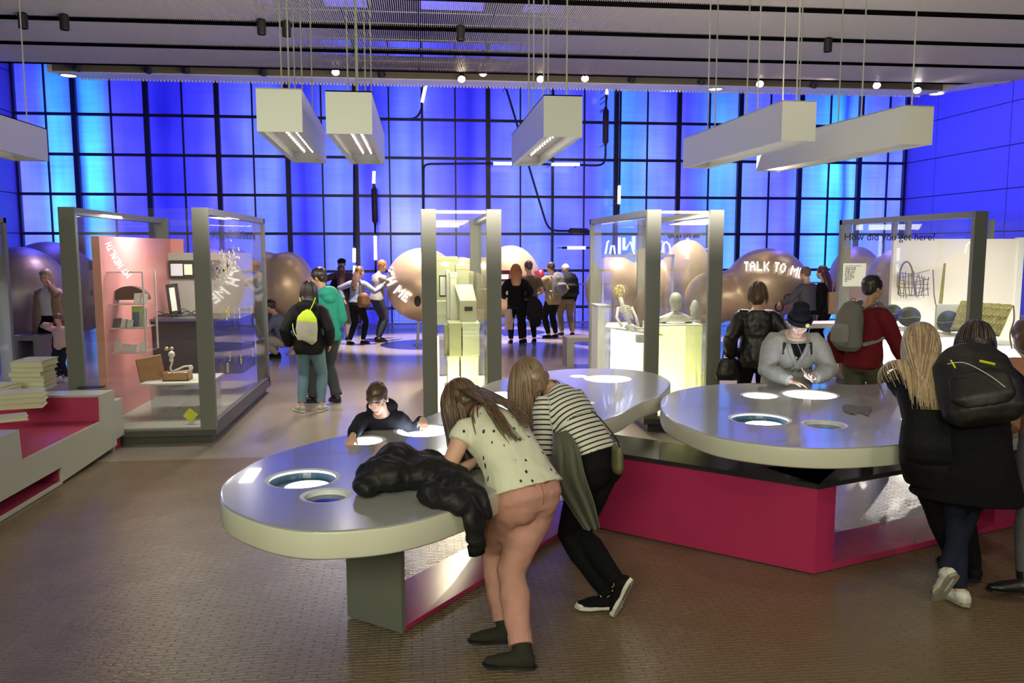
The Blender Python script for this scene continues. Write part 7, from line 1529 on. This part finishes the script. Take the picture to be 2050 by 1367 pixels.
# dark coat with bobbed hair, right of the lit-cube case
I = standY('woman with bobbed brown hair in a black quilted coat carrying a black handbag', 1517, 8.35, 1.66, -14, head=(-20, 8, 0), wl=(-0.26, 0.02, 0.86), wr=(0.24, 0.12, 0.95), vox=0.011, top=dict(m=M_blkb, name='coat', hem=-0.25, e=0.034, fold=0.03), bottom=dict(m=M_blk), shoes=dict(m=M_blk), hair=dict(kind='bob', m=HB, m2=HB2, strands=(120, 0.2, 4), open=0.8, wave=0.0))
c = to_world(I, I['WL'])+Vector((-0.03, -0.02, -0.12)); t = thing('handbag', 'black handbag hanging from the left hand of the bobbed woman', 'bag', tuple(c)); s = MB(); s.tube([(0, 0, -0.14), (0, 0, -0.08), (0, 0, 0.05), (0, 0, 0.10)], 0.1, 14, rs=[(0.13, 0.06), (0.15, 0.075), (0.12, 0.06), (0.08, 0.04)], flat=(1, 0, 0)); link('bag_body', cloth(s, 'bag_body', 0.011, [M_blkb], 0.01), t, local=True)
s = MB(); s.tube(smooth_curve([Vector((-0.07, 0, 0.08)), Vector((-0.04, 0, 0.2)), Vector((0.03, 0, 0.22)), Vector((0.07, 0, 0.08))], 5), 0.007, 6); part('strap', s, M_blkb, t, local=True)
# red sweater man
M_red = fabric('dark_red_wool', (0.17, 0.012, 0.018), 0.9)
I = standY('man in a dark red sweater with a grey backpack walking to the right', 1735, 7.55, 1.76, -72, sex='m', lean=4, head=(-8, 4, 0), wr=(0.22, 0.36, 0.84), wl=(-0.24, -0.05, 0.86), pr=(0.3, -1, 0), ar=(0.08, 0.28, 0.09), al=(-0.08, -0.30, 0.12), fpl=25, vox=0.011, skin_k='tan', top=dict(m=M_red, name='sweater', hem=-0.16, e=0.022, se=0.006), bottom=dict(m=fabric('olive_grey_trouser', (0.10, 0.10, 0.07)), w=1.15), shoes=dict(m=M_blk), hair=dict(kind='short', m=HK))
rucksack('light grey backpack on the man in the dark red sweater', I, fabric('light_grey_pack', (0.22, 0.21, 0.20), tint=(0.12, 0.12, 0.10), ns=5), size=(0.15, 0.12, 0.24), vox=0.011, m2=fabric('grey_pack_trim', (0.26, 0.25, 0.24)))
# couple at the talking blob
standY('woman with short brown hair in a dark speckled dress at the talking blob', 1617, 14.2, 1.69, 25, head=(15, 10, 0), wl=(-0.28, 0.35, 1.0), wr=(0.2, 0.15, 0.95), vox=VF, top=dict(m=fabric('speckled_charcoal', (0.05, 0.055, 0.07), tint=(0.12, 0.12, 0.14), ns=90), name='dress', e=0.02, skirt=(0.55, 0.12, 0.10)), bottom=dict(m=M_blk), shoes=dict(m=M_blk), hair=dict(kind='short', m=HB2))
I = standY('woman with very long dark hair and a tan bag at the talking blob', 1651, 14.3, 1.70, 35, head=(10, 8, 0), vox=VF, top=dict(m=M_blk, name='coat', hem=-0.1, e=0.025), bottom=dict(m=M_blk), shoes=dict(m=M_blk), hair=dict(kind='long', m=hairmat('plum_hair', (0.05, 0.012, 0.015), (0.10, 0.03, 0.03)), len=0.42, w=0.10, k=1.04))
c = to_world(I, (0.02, -0.22, 1.02)); t = thing('tote_bag', 'tan tote bag carried by the long-haired woman at the talking blob', 'bag', tuple(c)); s = MB(); s.box(-0.16, 0.16, -0.05, 0.05, -0.2, 0.2); part('bag_body', s, mat('tan_leather', (0.50, 0.30, 0.17), 0.5), t, local=True, bevel=0.02)
s = MB(); s.tube(smooth_curve([Vector((-0.08, 0, 0.19)), Vector((-0.05, 0.05, 0.38)), Vector((0.05, 0.05, 0.38)), Vector((0.08, 0, 0.19))], 5), 0.008, 6); part('strap', s, MATS['tan_leather'], t, local=True)
